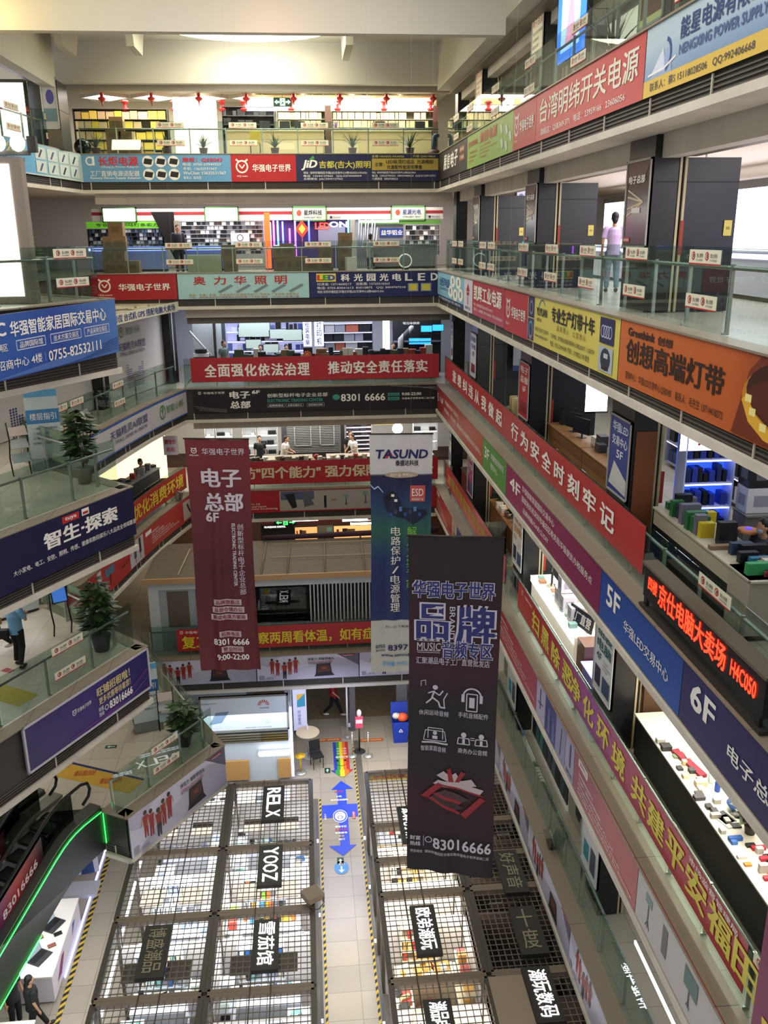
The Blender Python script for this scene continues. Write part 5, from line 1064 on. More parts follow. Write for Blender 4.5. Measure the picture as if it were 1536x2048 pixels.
# ------------------------------------------------------------------ people
def remesh(o, v):
    m = o.modifiers.new('surface', 'REMESH'); m.mode = 'VOXEL'; m.voxel_size = v; m.use_smooth_shade = True
    s = o.modifiers.new('smooth', 'SMOOTH'); s.factor = .5; s.iterations = 3
def person(label, loc, rz=0, shirt='#7aa8cc', pants='#17171c', hair='#14100f', skin='#b88a6c', pose='stand', shoes='#1a1a1a', h=1.7, long_=False, mask=False, cap=None, vox=.014, arms=None, group=None, headturn=0):
    """a standing, walking, bending or sitting figure facing -y before rotation"""
    t = thing('person', label, 'person', loc, rz, group); t.scale = (h / 1.7,) * 3
    S = M(skin, .5); hip = .9; lean = 0; dy = 0
    if pose == 'sit': hip = .52
    if pose == 'bend': lean = .55
    if pose in ('sit', 'work'): lean = .18
    def up(z, y=0, x=0):                                  # torso point at height z above the hip, leaning forward
        return V((x, -math.sin(lean) * z + y, hip + math.cos(lean) * z))
    hipL, hipR = V((.09, 0, hip)), V((-.09, 0, hip))
    if pose == 'walk': legs = [(hipL, V((.09, -.16, hip - .42)), V((.09, -.3, .08))), (hipR, V((-.09, .1, hip - .42)), V((-.09, .36, .16)))]
    elif pose == 'sit': legs = [(V((s * .09, 0, hip)), V((s * .11, -.42, hip + .01)), V((s * .11, -.45, .08))) for s in (1, -1)]
    elif pose == 'step': legs = [(hipL, V((.1, -.07, hip - .42)), V((.12, -.02, .08))), (hipR, V((-.1, -.02, hip - .42)), V((-.16, .16, .09)))]
    else: legs = [(hipL, V((.1, -.02, hip - .43)), V((.11, .02, .08))), (hipR, V((-.1, -.03, hip - .43)), V((-.12, .0, .08)))]
    sh = [up(.5, 0, s * .18) for s in (1, -1)]
    if arms == 'fold': arm = [(sh[0], up(.25, -.08, .25), up(.27, -.3, .05)), (sh[1], up(.25, -.08, -.25), up(.3, -.3, -.02))]
    elif arms == 'swing': arm = [(sh[0], up(.24, .12, .24), up(.05, .02, .25)), (sh[1], up(.24, -.05, -.24), up(.08, -.22, -.22))]
    elif pose in ('work', 'sit', 'bend') or arms == 'reach': arm = [(s_, up(.25, -.1, k * .25), up(.16, -.36, k * .14)) for s_, k in zip(sh, (1, -1))]
    else: arm = [(s_, up(.24, .02, k * .24), up(-.02, -.06, k * .25)) for s_, k in zip(sh, (1, -1))]
    hd = up(.72, -.02); nk = up(.55)
    b = MB(); b.tube([up(0), up(.15), up(.35), up(.48), up(.53)], [.135, .125, .145, .13, .06], S, 12); b.tube([nk, hd - UZ * .05], [.055, .05], S, 10)
    ct, st_ = math.cos(headturn), math.sin(headturn); fd = V((-st_ * -1 if 0 else st_, -ct, 0)); sd = V((ct, st_, 0))
    b.ball(hd + UZ * .02, (.078, .095, .115), S, 14); b.ball(hd - UZ * .06 + fd * .03, (.055, .06, .05), S, 10); b.ball(hd + fd * .1 - UZ * .01, (.013, .02, .02), S, 8)
    for k in (1, -1): b.ball(hd + sd * .08 * k, (.012, .02, .03), S, 6); b.ball(hd + fd * .083 + sd * .03 * k + UZ * .02, (.017, .01, .008), S, 6)
    b.ball(hd + fd * .085 - UZ * .05, (.022, .008, .006), S, 6)
    for a in arm:
        b.tube([a[0], a[1], a[2]], [.05, .038, .027], S, 8); d = (a[2] - a[1]).normalized(); sdv = d.cross(UZ); sdv = sdv.normalized() if sdv.length > .1 else V((1, 0, 0)); q = d.cross(sdv).normalized()
        pc = a[2] + d * .045; b.tube([a[2] - d * .01, pc, pc + d * .04], [.024, .034, .032], S, 8)
        for i, L in enumerate((.06, .072, .068, .05)):
            o = pc + d * .035 + sdv * (-.027 + i * .018); b.tube([o, o + d * L * .55, o + d * L * .85 + q * L * .4], [.0095, .0085, .007], S, 6)
        b.tube([pc - d * .02 + sdv * -.025, pc + sdv * -.055 + d * .01, pc + sdv * -.06 + d * .045], [.011, .01, .008], S, 6)
    for l in legs: b.tube([l[0] - UZ * .02, l[1], l[2]], [.085, .055, .04], S, 10); b.tube([l[2], l[2] - UZ * .05 + V((0, -.1, 0))], [.04, .03], S, 8)
    o = b.ob('body', t); remesh(o, vox)
    c = MB(); sm = M(shirt, .75); c.tube([up(-.08), up(.05), up(.2), up(.36), up(.49), up(.545)], [.165, .155, .15, .168, .15, .075], sm, 14)
    for s_ in sh: c.ball(s_ - UZ * .01, .075, sm, 10)
    for a in arm: c.tube([a[0], a[0].lerp(a[1], .55), a[1] if long_ else a[0].lerp(a[1], .8)] + ([a[1].lerp(a[2], .85)] if long_ else []), [.078, .07, .066] + ([.048] if long_ else []), sm, 9)
    o = c.ob('shirt', t); remesh(o, vox)
    p = MB(); pmat = M(pants, .8); p.ball(V((0, 0, hip - .01)), (.165, .13, .13), pmat, 12)
    for l in legs: p.tube([l[0], l[1], l[2] + UZ * .02], [.105, .075, .06], pmat, 10)
    o = p.ob('trousers', t); remesh(o, vox)
    for l in legs:
        f = l[2] - UZ * .045; s = MB(); s.ball(f + V((0, -.07, 0)), (.05, .13, .045), shoes, 10); s.ob('shoe', t)
    k = MB()
    if cap: k.ball(hd + UZ * .05, (.095, .11, .1), cap, 12).ball(hd + UZ * .03 + fd * .1, (.07, .07, .015), cap, 8); k.ob('cap', t)
    else: k.ball(hd + UZ * .055 - fd * .022, (.088, .1, .105), hair, 12); k.ball(hd - fd * .06 - UZ * (.02 if not long_ else .03), (.07, .06, .09), hair, 10); k.ob('hair', t)
    if mask: MB().ball(hd - UZ * .035 + fd * .05, (.06, .055, .05), '#9ab0c4', 10).ob('face_mask', t)
    return t
def bZ(py, Y): return onY(600, py, Y).z
def bx_(px, Y=38.3, py=450): return onY(px, py, Y).x
WHT = M('#ffffff', .5, 3.2); CW = M('#dfe6ff', .5, 4); BLUL = M('#9aa8ff', .5, 3.5)
# ------------------------------------------------------------------ top floor, back wall
zA = LV['A']
for px, l in ((203, 'first'), (302, 'second'), (397, 'third'), (492, 'fourth'), (587, 'fifth'), (680, 'sixth'), (773, 'seventh'), (866, 'eighth')):
    for row, (dx, Y, z) in enumerate(((0, YB + .9, None), (5 if px > 400 else 47, YB + 3.0, None))):
        if row and px in (302, 203) and 0: continue
        q = onY(px + dx * (1 if row == 0 else (1 if px < 450 else -1)), 189 if row == 0 else 211, Y)
        def bl():
            t = thing('lantern', None, 'lantern'); R_ = M('#a81c1c', .5)
            MB().lathe([(.02, .2), (.13, .17), (.17, .12), (.06, .07), (.07, 0), (.06, -.07), (.16, -.12), (.12, -.18), (.03, -.24)], (0, 0, 0), R_, 6).ob('body', t); MB().tube([(0, 0, .2), (0, 0, .42)], .006, '#7a1a1a', 5).ob('cord', t); MB().tube([(0, 0, -.24), (0, 0, -.4)], [.03, .012], '#8e2420', 6).ob('tassel', t); return t
        put('lantern', bl, q, rnd.random(), 'red paper lantern, %s from the left in the %s row' % (l, 'upper front' if not row else 'lower rear'), 'lantern', 'red lanterns on the top floor', name='lantern')
zc = 5.28
struct('ceiling_shop', MB().bx(-8.5, 6, YB + .8, 41.5, zc + .1, zc + .15, '#d8d4c8'))
for i in range(14):
    x = -7.6 + (i % 7) * 1.95; t = thing('ceiling_glow_panel', 'added square glow panel on the top floor shop ceiling, %s in the %s row' % (('first', 'second', 'third', 'fourth', 'fifth', 'sixth', 'seventh')[i % 7], 'front' if i < 7 else 'rear'), 'ceiling light', (x, 37.0 if i < 7 else 39.4, zc), .785)  # glow panels added to make the shop ceiling look bright
    MB().bx(-.62, .62, -.62, .62, .0, .08, M('#fffaf0', .5, 4)).ob('diffuser', t); fr = MB(); fr.bx(-.68, .68, -.68, -.62, -.02, .1, '#cfc8b8').bx(-.68, .68, .62, .68, -.02, .1, '#cfc8b8').bx(-.68, -.62, -.62, .62, -.02, .1, '#cfc8b8').bx(.62, .68, -.62, .62, -.02, .1, '#cfc8b8'); fr.ob('frame', t)
Y = 38.6
struct('trim_fascia', MB().bx(bx_(500), bx_(872), Y - .1, Y + .1, bZ(214, Y), zc, '#c8b484'))
t = thing('light_box', 'long white light box under the yellow fascia of the top floor shop', 'light box', (bx_(500), Y - .25, bZ(223, Y))); MB().bx(0, bx_(866) - bx_(500), 0, .14, 0, .22, M('#f4f8ff', .5, 3)).ob('diffuser', t); MB().bx(0, bx_(866) - bx_(500), -.01, .15, .22, .25, '#8a8478').ob('cap', t)
for i, px in enumerate((525, 610, 625, 648, 672, 695, 722, 735, 788)):
    def bl():
        t = thing('globe_lamp', None, 'lamp'); MB().ball((0, 0, 0), .13, M('#ffffff', .5, 6), 12).ob('globe', t); MB().tube([(0, 0, .1), (0, 0, .28)], .02, '#8a8070', 6).ob('stem', t); return t
    put('globe', bl, (bx_(px, Y - .3, 205), Y - .3, bZ(204, Y)), 0, 'glowing white globe lamp on the yellow fascia of the top floor shop', 'lamp', 'globe lamps on the yellow fascia', name='globe_lamp')
q = onY(565, 204, YB + 1.0); t = sign('exit_sign', 'green exit sign hanging between the red lanterns', 'exit sign', q + V((-.34, 0, -.16)), (.68, 0, 0), (0, 0, .32), M('#123a20', .5, .3), lambda p: (p.R(.36, .1, .64, .9, M('#a8e8c0', .5, 2)), p.P_([(.06, .5), (.2, .75), (.2, .6), (.32, .6), (.32, .4), (.2, .4), (.2, .25)], M('#c8ffe0', .5, 2)), p.P_([(.94, .5), (.8, .75), (.8, .6), (.68, .6), (.68, .4), (.8, .4), (.8, .25)], M('#c8ffe0', .5, 2)), p.LN([(.45, .25), (.5, .5), (.56, .25)], .03, '#123a20').E(.5, .72, .03, .08, '#123a20', 8)))
MB().tube([(.34, .0, .32), (.34, 0, .75)], .008, '#444444', 5).ob('rod', t)
crm = [(.24, .3, '#c8b88c'), (.2, .3, '#bcae88'), (.28, .3, '#d0c296'), (.12, .28, '#a89c7a')]
rack('cream shelf of file boxes behind the top floor counter', bx_(562), bx_(658), zA, bZ(224, Y), Y, .4, 6, '#8e8a70', '#7a7868', None, crm, 'cream file box on the shelf left of the dark post', 'file boxes left of the dark post', .95, gname='file_box')
rack('cream shelf of file boxes right of the dark post on the top floor', bx_(668), bx_(866), zA, bZ(224, Y), Y, .4, 6, '#8e8a70', '#7a7868', None, crm, 'cream file box on the shelf right of the dark post', 'file boxes right of the dark post', .95, gname='file_box')
rack('black shelf of dark power supplies on the top floor', bx_(456), bx_(558), zA, bZ(216, Y), Y, .4, 6, '#2a2a2c', '#4a4a4c', None, [(.3, .2, '#161618'), (.25, .15, '#222226'), (.12, .22, '#3a3a40')], 'black power supply on the black shelf', 'power supplies on the black shelf', .8, gname='power_supply')
yb = [(.3, .34, '#c8a83c'), (.34, .3, '#d0b04a'), (.25, .3, '#b89a70'), (.3, .3, '#c4aa80')]
rack('shelf of yellow parcels at the left of the top floor', bx_(170), bx_(352), zA, bZ(222, Y), Y, .5, 5, '#a8a090', '#3a3630', None, yb, 'yellow wrapped parcel on the left shelf of the top floor', 'yellow parcels on the left shelf', .95, gname='parcel')
struct('pillar', MB().bx(bx_(655), bx_(667), Y - .5, Y - .3, zA, bZ(214, Y), '#4a3428')); struct('pillar', MB().bx(bx_(864), bx_(872), Y - .5, Y - .3, zA, bZ(214, Y), '#4a2a24'))
struct('wall_panel', MB().bx(bx_(364), bx_(447), Y - .5, Y - .3, zA, bZ(199, Y), '#f0ece0'))
for a, b, l in ((462, 653, 'left of the dark post'), (668, 862, 'right of the dark post')): counter('cream counter of the top floor shop ' + l, (bx_(a, Y - 1.2), Y - 1.2), (bx_(b, Y - 1.2), Y - 1.2), zA, .5, 1.0, '#c4ae86', '#d4c6a0', band='#b49c74')
for i, (px, Z, w, h) in enumerate(((245, 0, .55, .5), (262, 0, .5, .5), (245, .5, .55, .45), (268, .5, .5, .4), (252, .95, .5, .45), (288, .0, .5, .35))): carton((bx_(px, Y - 1.6), Y - 1.6 - .5 * (i > 4), zA + Z), w, .45, h, 'brown carton stacked behind the top floor railing', 'cartons behind the top floor railing')
for px, k, sd, l in ((192, .62, 2, 'beside the black globe pot, leftmost on the top floor'), (333, .65, 3, 'in front of the stacked cartons'), (407, .7, 4, 'in front of the bright white wall'), (550, .7, 5, 'below the green exit sign'), (705, .72, 6, 'in the middle of the right counter'), (820, .85, 7, 'tallest, near the right corner of the top floor')):
    q = V((bx_(px, YB + .85, 300), YB + .85, zA)); put(('sp', sd), spiky(k, 24, sd), q, 0, 'spiky plant behind the back railing, ' + l, 'plant', None, name='potted_plant')
MB().ball((0, 0, .32), (.32, .32, .32), M('#0c0d10', .12), 18).ob('globe_pot', None, 'shiny black globe pot beside the leftmost spiky plant', 'pot', loc=(bx_(180, YB + 1.2), YB + 1.3, zA))
put('chairy', b_chair('#b89a30'), (bx_(518, Y - 2), Y - 2, zA), 0, 'yellow chair behind the railing under the black shelf', 'chair'); put(('sp', 'pk'), spiky(.3, 18, 9, '#8a5a5a', .08, .12, ('#a078b0', '#8a6a9c')), (bx_(676, Y - 1.0), Y - 1.0, zA + 1.0), 0, 'small potted plant with purple flowers on the cream counter', 'plant')
t = thing('wooden_stool', 'pale wooden stool in front of the cream counter', 'stool', (bx_(644, Y - 2), Y - 2, zA)); MB().bx(-.18, .18, -.16, .16, .42, .46, '#b09a6c').ob('seat', t)
for x in (-.16, .13):
    for y in (-.14, .11): MB().bx(x, x + .03, y, y + .03, 0, .43, '#a08c60').ob('leg', t)
t = thing('blue_sculpture', 'dark blue abstract sculpture on a round base at the right corner', 'sculpture', (bx_(867, YB + 1.2), YB + 1.2, zA)); MB().lathe([(.22, 0), (.24, .1), (.18, .22)], (0, 0, 0), '#4a1c1c', 14).ob('base', t); MB().ball((0, 0, .5), (.1, .08, .26), '#24324e', 10).ball((.08, 0, .72), (.13, .07, .09), '#24324e', 8).ob('figure', t)
for px in (530, 570, 600, 760, 840): put(('mon', 'a'), b_monitor('#3a4a5a', .3, .4, .26), (bx_(px, Y - .95, 265), Y - .95, zA + 1.0), 3.14 + rnd.random() * .3, 'dark monitor seen from behind on the cream counter', 'monitor', 'monitors on the cream counters', name='monitor')
# left pillar on the top floor and right top gallery
struct('pillar', MB().bx(-8.9, -7.95, 33.3, 34.6, zA, 5.0, M('#33363a', .35)).bx(-8.9, -7.94, 33.29, 34.61, zA + 1.2, zA + 1.22, '#141414'))
bsign('poster', 'framed pale poster with blue flower on the dark left pillar', 'poster', 33.27, -8.5, -7.98, zA + .6, zA + 2.2, '#b8bcc0', lambda p: (p.E(.55, .62, .25, .14, '#4a4a9a'), p.R(.1, .15, .9, .4, '#6a8a98'), p.T('电子', .1, .4, .88, .08, BLU)), rim=(.03, '#c8c8c8'))
t = thing('light_wall', 'blazing white lit window wall on the left of the top floor', 'light panel', (-12.2, 32.8, zA)); MB().bx(0, 3.3, 0, .1, .25, 1.95, M('#f6f8ff', .5, 3)).ob('panel', t); MB().bx(-.05, 3.38, -.03, .12, 1.95, 2.05, '#5a5a5a').bx(3.3, 3.38, -.03, .12, 0, 1.95, '#2a2c30').ob('frame', t)
t = thing('video_screen', 'glowing blue and white video screen on the top right gallery', 'screen', (XC - .12, 21.2, zA + .55)); MB().bx(0, .1, -2.2, 0, 0, 2.0, '#16181c').ob('case', t)
p = Panel(flat((-.005, -.06, .06), (0, -2.08, 0), (0, 0, 1.88)), 2.08, 1.88); p.e = 2.2; p.R(0, 0, 1, 1, '#3a78e0').R(.15, .1, .8, .9, '#a8c8f4').P_([(.3, .15), (.5, .8), (.6, .4), (.7, .15)], '#d890b0').T('新品', .25, .5, .75, .12, '#ffffff'); p.fin(t)
for k, (y, c) in enumerate(((30.1, '#c0a888'), (22.7, '#c8c0a0'), (15.2, '#c8b878'))):
    rsign('poster', 'bright framed poster on the top gallery pillar, %s' % ('farthest', 'above the red billboard', 'beside the tall leaves')[k], 'poster', XC - .03, y + .05, y + 1.15, zA + .35, zA + 2.2, M(c, .5, .55), lambda p: (p.R(.08, .08, .92, .42, '#8a3a30'), p.T('电子总部', .1, .9, .86, .1, RED), lines(p, .1, .9, (.74, .66, .58, .5), .04, M('#5a5044', .5), ('专业批发电源', '全国联保', '诚信经营', '华强电子'))), rim=(.04, '#b8b8b4'))
for y, sd in ((10.2, 21), (13.3, 22), (18.2, 23)): put(('sp', sd), spiky(1.1, 30, sd, '#5a4030', .2, .3), (GL + .45, y, zA), 0, 'tall spiky plant behind the top right glass railing, ' + {21: 'nearest the camera', 22: 'above the pale blue billboard', 23: 'above the red billboard'}[sd], 'plant', name='potted_plant')
# shop walls behind the right gallery, bright light put in as their own glow
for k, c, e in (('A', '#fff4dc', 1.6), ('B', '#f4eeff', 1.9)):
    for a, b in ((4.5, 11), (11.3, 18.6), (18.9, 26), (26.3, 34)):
        z = LV[k]; xw = 11.2 if k == 'B' else 7.6; t = thing('glowing_shop_wall', 'self-glowing shop wall deep inside the %s right gallery, %s bay' % ('top' if k == 'A' else 'middle', {4.5: 'nearest', 11.3: 'second', 18.9: 'third', 26.3: 'farthest'}[a]), 'shop wall', (xw, a, z)); MB().bx(0, .1, 0, b - a, .9, 2.35 if k == 'B' else 1.95, M(c, .6, e * 1.8 if k == 'B' else .9)).ob('glow_panel', t); MB().bx(-.02, .12, 0, b - a, 0, .9, '#b8b0a4').ob('plinth', t); MB().bx(-.06, .1, 0, b - a, 2.35 if k == 'B' else 1.95, 2.55 if k == 'B' else 2.12, '#5a5650').ob('header', t)
rack('glass shelves of coloured packages on the top right gallery', 9.2, 14.9, zA + .1, zA + 1.9, 7.5, .4, 5, '#d8cca8', '#b8b0a0', WHT, [(.2, .3, '#c8a03a'), (.25, .3, '#b84a3a'), (.2, .28, '#e0d8c8'), (.22, .3, '#4a6a9a')], 'coloured package on the top right gallery shelf', 'packages on the top right gallery', .8, face='x')
# ------------------------------------------------------------------ fifth gallery, back wall
zB = LV['B']; Y = 38.3
h0, h1 = bZ(440, Y), bZ(416, Y)
struct('trim_header', MB().bx(-8.3, XR + .6, Y - .1, Y + .1, h0, h1, '#c8c2b8').bx(-8.3, XR + .6, Y - .11, Y - .1, h0 + .22, h0 + .34, '#8e2024'))
for i, (a, b, tx, lit, l) in enumerate(((208, 276, '', 1, 'above the green strip sign'), (411, 479, '', 1, 'above the crowded accessory shop'), (585, 654, '星烨科技', 0, 'above the neon shop'), (781, 850, '星源光电', 0, 'at the right end'))):
    c = M('#ffffff', .5, 6) if lit else M('#a8a89c', .5, .25)
    bsign('shop_sign', 'shop sign box with green frame ' + l + (', glowing white' if lit else ', grey with dark characters'), 'shop sign', Y - .18, bx_(a), bx_(b), h0 - .05, h1 + .06, c, (lambda p, tx=tx, i=i: (p.E(.2, .55, .07, .2, '#a8402c'), p.T(tx, .34, .86, .58, .34, K_ if i == 2 else BLU, .02), p.T('STARLIGHT TECH', .34, .84, .25, .1, K_))) if tx else None, rim=(.05, '#4a7a3c'), th=.1)
    if not lit: bsign('name_plate', 'small name plate on the header right of the ' + tx[:0] + ('neon shop sign' if i == 2 else 'rightmost sign'), 'plate', Y - .115, bx_(b + 5), bx_(b + 28), h0 + .03, h0 + .16, '#b8b4ac', lambda p: (p.E(.15, .5, .1, .4, K_), p.T('HQ-mart', .3, .95, .5, .5, K_)))
bsign('shop_sign', 'bright green strip sign with dark characters', 'shop sign', Y - .14, bx_(174), bx_(322), bZ(454, Y), h0 - .02, M('#6ab82c', .5, .35), lambda p: p.T('专业幻彩跑马灯条实力', .13, .97, .5, .5, M('#2c4a1a', .5), .02))
bsign('shop_sign', 'green strip sign with a glowing tube above the aluminium shop', 'shop sign', Y - .14, bx_(720), bx_(880), bZ(450, Y), h0 - .02, '#5a8a3a', None)
t = thing('tube_light', 'white tube light on the green strip above the aluminium shop', 'light', (bx_(720), Y - .25, bZ(444, Y))); MB().tube([(0, 0, 0), (bx_(796) - bx_(720), 0, 0)], .045, M('#ffffff', .5, 8), 8).ob('tube', t); MB().bx(0, bx_(796) - bx_(720), .04, .1, -.03, .03, '#aaaaaa').ob('bracket', t)
pkg = [(.12, .2, '#9aa0a8'), (.1, .22, '#2a3040'), (.14, .2, '#c0c4c8'), (.12, .2, '#4a5a78'), (.1, .2, '#1a1c22')]
rack('shelf of grey blister packs under the green strip sign', bx_(176), bx_(330), zB + .6, bZ(455, Y), Y, .3, 7, '#1c2028', '#3a3e48', None, pkg, 'small grey blister pack in the shop under the green strip sign', 'blister packs under the green strip sign', .9, gname='blister_pack')
acc = [(.14, .2, '#d8d8dc'), (.12, .18, '#222228'), (.1, .2, '#5a5a62'), (.16, .14, '#e4e0d8'), (.1, .16, '#1a1a24'), (.12, .2, '#4a3a34'), (.2, .2, '#18181c')]
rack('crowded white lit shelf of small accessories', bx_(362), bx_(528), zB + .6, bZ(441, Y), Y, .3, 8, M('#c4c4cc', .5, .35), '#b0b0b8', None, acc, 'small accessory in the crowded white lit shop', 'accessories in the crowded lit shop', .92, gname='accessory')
struct('pillar', MB().bx(bx_(352), bx_(361), Y - .6, Y - .4, zB, h0, '#8a8070')); struct('pillar', MB().bx(bx_(700), bx_(708), Y - .6, Y - .4, zB, h0, '#a8a49a'))
MB().mesh([(0, 0, 0), (.05, 0, 0), (.05, .05, 0), (0, .05, 0), (-.85, 0, 1.9), (.05, 0, 1.9), (.05, .05, 1.9), (-.85, .05, 1.9)], [(0, 1, 5, 4), (1, 2, 6, 5), (2, 3, 7, 6), (3, 0, 4, 7), (4, 5, 6, 7)], M('#140c0e', .9)).ob('curtain', None, 'dark gathered curtain beside the grey blister packs', 'curtain', loc=(bx_(350), Y - .5, zB + .35))
t = thing('orange_light_pillar', 'glowing orange neon pillar beside the neon shop', 'light pillar', (bx_(530), Y - .7, zB)); MB().bx(0, .22, 0, .1, .05, 2.2, M('#ff5a28', .5, 2.2)).ob('tube', t); MB().bx(-.02, .24, -.02, .12, 0, .05, '#444444').ob('foot', t)
struct('wall_shop', MB().bx(bx_(540), bx_(700), Y + .1, Y + .2, zB, h0, '#3a2a5a').bx(bx_(636), bx_(690), Y, Y + .1, zB + .9, h0 - .25, '#8a88a0'))
neon = [('#ff5ab0', 548, 475, 60), ('#5ac8ff', 556, 470, 50), ('#5a6aff', 566, 474, 55), ('#c85aff', 591, 478, 65), ('#4a5aff', 618, 462, 40), ('#ff50e0', 580, 485, 50), ('#60e0ff', 697, 470, 60), ('#ff7ad0', 541, 470, 45)]
for i, (c, px, py, L) in enumerate(neon):
    q = onY(px, py, Y - .3); MB().tube([(0, 0, -L / 46 / 2), (0, 0, L / 46 / 2)], .035, M(c, .5, 5), 8).ob('neon_tube', None, 'vertical neon tube glowing %s in the neon shop' % ('pink beside the orange pillar', 'light blue, second from the orange pillar', 'blue, third from the orange pillar', 'violet in the middle', 'deep blue near the ceiling', 'magenta low down', 'cyan at the right edge', 'rose at the far left')[i], 'neon light', loc=q)
t = thing('neon_sign', 'red and white neon word sign on the grey panel', 'neon sign', onY(660, 452, Y - .02)); p = Panel(flat((-.6, 0, -.15), (1.3, 0, 0), (0, .0, .35)), 1.3, .35); p.T('LED', .0, .45, .45, .7, M('#ff4030', .5, 4), .02).T('ON', .45, 1, .6, .6, M('#e8f4ff', .5, 5), .02); p.L.ob('tube_letters', t)
t = thing('chinese_knot', 'red and gold diamond knot lamp in the neon shop', 'lamp', onY(604, 458, Y - .3)); MB().poly([(0, 0, .35), (.28, 0, 0), (0, 0, -.35), (-.28, 0, 0)], M('#c83a28', .5, .8)).poly([(-.28, .03, 0), (0, .03, -.35), (.28, .03, 0), (0, .03, .35)], '#6a1a14').ob('knot', t); MB().poly([(0, -.01, .18), (.14, -.01, 0), (0, -.01, -.18), (-.14, -.01, 0)], M('#e0b040', .5, 1.2)).ob('centre', t); MB().tube([(0, 0, -.35), (0, 0, -.8)], .02, '#a83a28', 6).ob('tassel', t)
struct('wall_shop', MB().bx(bx_(712), bx_(806), Y, Y + .1, zB + .3, h0, '#9a9aa4'))
bsign('shop_sign', 'blue sign with four white characters in the aluminium shop', 'shop sign', Y - .06, bx_(759), bx_(806), bZ(475, Y), bZ(458, Y), '#1c3a8a', lambda p: p.T('益华铝业', .06, .97, .5, .6, W_, .02))
for i in range(9): MB().tube([(0, 0, 0), (.12 + i * .012, .25, 2.0 - (i % 3) * .2)], .03, M('#8e9096', .35, metal=.6), 6).ob('aluminium_bar', None, 'long aluminium bar leaning in the aluminium shop', 'metal bar', 'aluminium bars leaning left of the blue sign', loc=(bx_(712) + i * .08, Y - .5, zB))
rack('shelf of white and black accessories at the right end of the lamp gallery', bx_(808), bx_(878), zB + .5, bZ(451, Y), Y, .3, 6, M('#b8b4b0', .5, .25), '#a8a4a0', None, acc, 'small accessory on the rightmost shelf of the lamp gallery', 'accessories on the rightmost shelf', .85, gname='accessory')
bsign('picture_frame', 'white framed card with round emblem in the crowded lit shop', 'sign', Y - .5, bx_(462), bx_(499), bZ(490, Y), bZ(465, Y), M('#d8d4dc', .5, .6), lambda p: (p.RING(.5, .62, .12, .025, K_, 14), p.T('工厂直销', .15, .85, .22, .18, RED)))
for a, b, l in ((172, 208, 'leftmost'), (245, 327, 'below the grey blister packs'), (366, 445, 'below the crowded lit shelf')):
    counter('glass display counter with blue light, ' + l, (bx_(a, Y - 1.1), Y - 1.1), (bx_(b, Y - 1.1), Y - 1.1), zB, .5, .95, '#7a88c8', '#a8b4e0', glow=BLUL)
counter('grey glass counter of the aluminium shop', (bx_(745, Y - 1.0), Y - 1.0), (bx_(872, Y - 1.0), Y - 1.0), zB, .5, .95, '#77777a', '#8e9090'); counter('white counter with glowing goods in the neon shop', (bx_(545, Y - 1.0), Y - 1.0), (bx_(590, Y - 1.0), Y - 1.0), zB, .5, .95, '#6a5a78', M('#f0d8ff', .5, 1.5))
r = random.Random(4)
for px, n, l in ((222, 3, 'left end of the lamp gallery'), (238, 4, 'tall stack at the left of the lamp gallery'), (458, 2, 'below the white framed card'), (560, 2, 'in front of the neon shop, left stack'), (572, 2, 'in front of the neon shop, right stack'), (688, 3, 'beside the leaning aluminium bars'), (650, 2, 'right of the neon shop'), (600, 1, 'middle of the neon shop'), (622, 1, 'under the deep blue neon tube'), (262, 1, 'on the floor under the blue counter')):
    z = zB
    for i in range(n):
        h = .38 + r.random() * .15; carton((bx_(px, Y - 1.9, 520) + r.random() * .08, Y - 1.9, z), .55, .45, h, 'brown carton stacked at the ' + l if n > 1 else 'single brown carton at the ' + l, 'cartons, ' + l, r.random() * .2 - .1); z += h
box((bx_(405, Y - 2.0), Y - 2, zB), 1.3, .4, .62, '#b8b4a0', 'wide cream box in front of the crowded lit shop', None, name='cream_box')
for px, c in ((700, '#c8c4bc'), (702, '#b8b4b0')): box((bx_(px, Y - 2, 530), Y - 2 - (px - 700) * .25, zB), .4, .4, .5, c, 'white box standing ' + ('beside the leaning aluminium bars' if px == 700 else 'in front of the other white box by the bars'), None, name='white_box')
t = thing('ring_light', 'white ring light standing on the floor at the right end', 'ring light', (bx_(811, YB + .8), YB + .9, zB + .33)); MB().tube([V((.25 * math.cos(a), 0, .25 * math.sin(a))) for a in [i * math.pi / 12 for i in range(25)]], .022, M('#f0ecdc', .5, .7), 8).ob('ring', t); MB().bx(-.12, .12, -.08, .08, -.33, -.27, '#2a2a2a').ob('foot', t)
person('person in grey shirt crouching behind the railing of the aluminium shop', (bx_(740, YB + 1.3), YB + 1.4, zB), 3.0, '#7a7a76', '#2a2a2c', pose='sit', vox=.02)
person('person in dark violet coat standing beside the gathered curtain', (bx_(354, Y - 1.4), Y - 1.4, zB), .4, '#2a2438', '#1c1a26', pose='stand', long_=True, vox=.02)
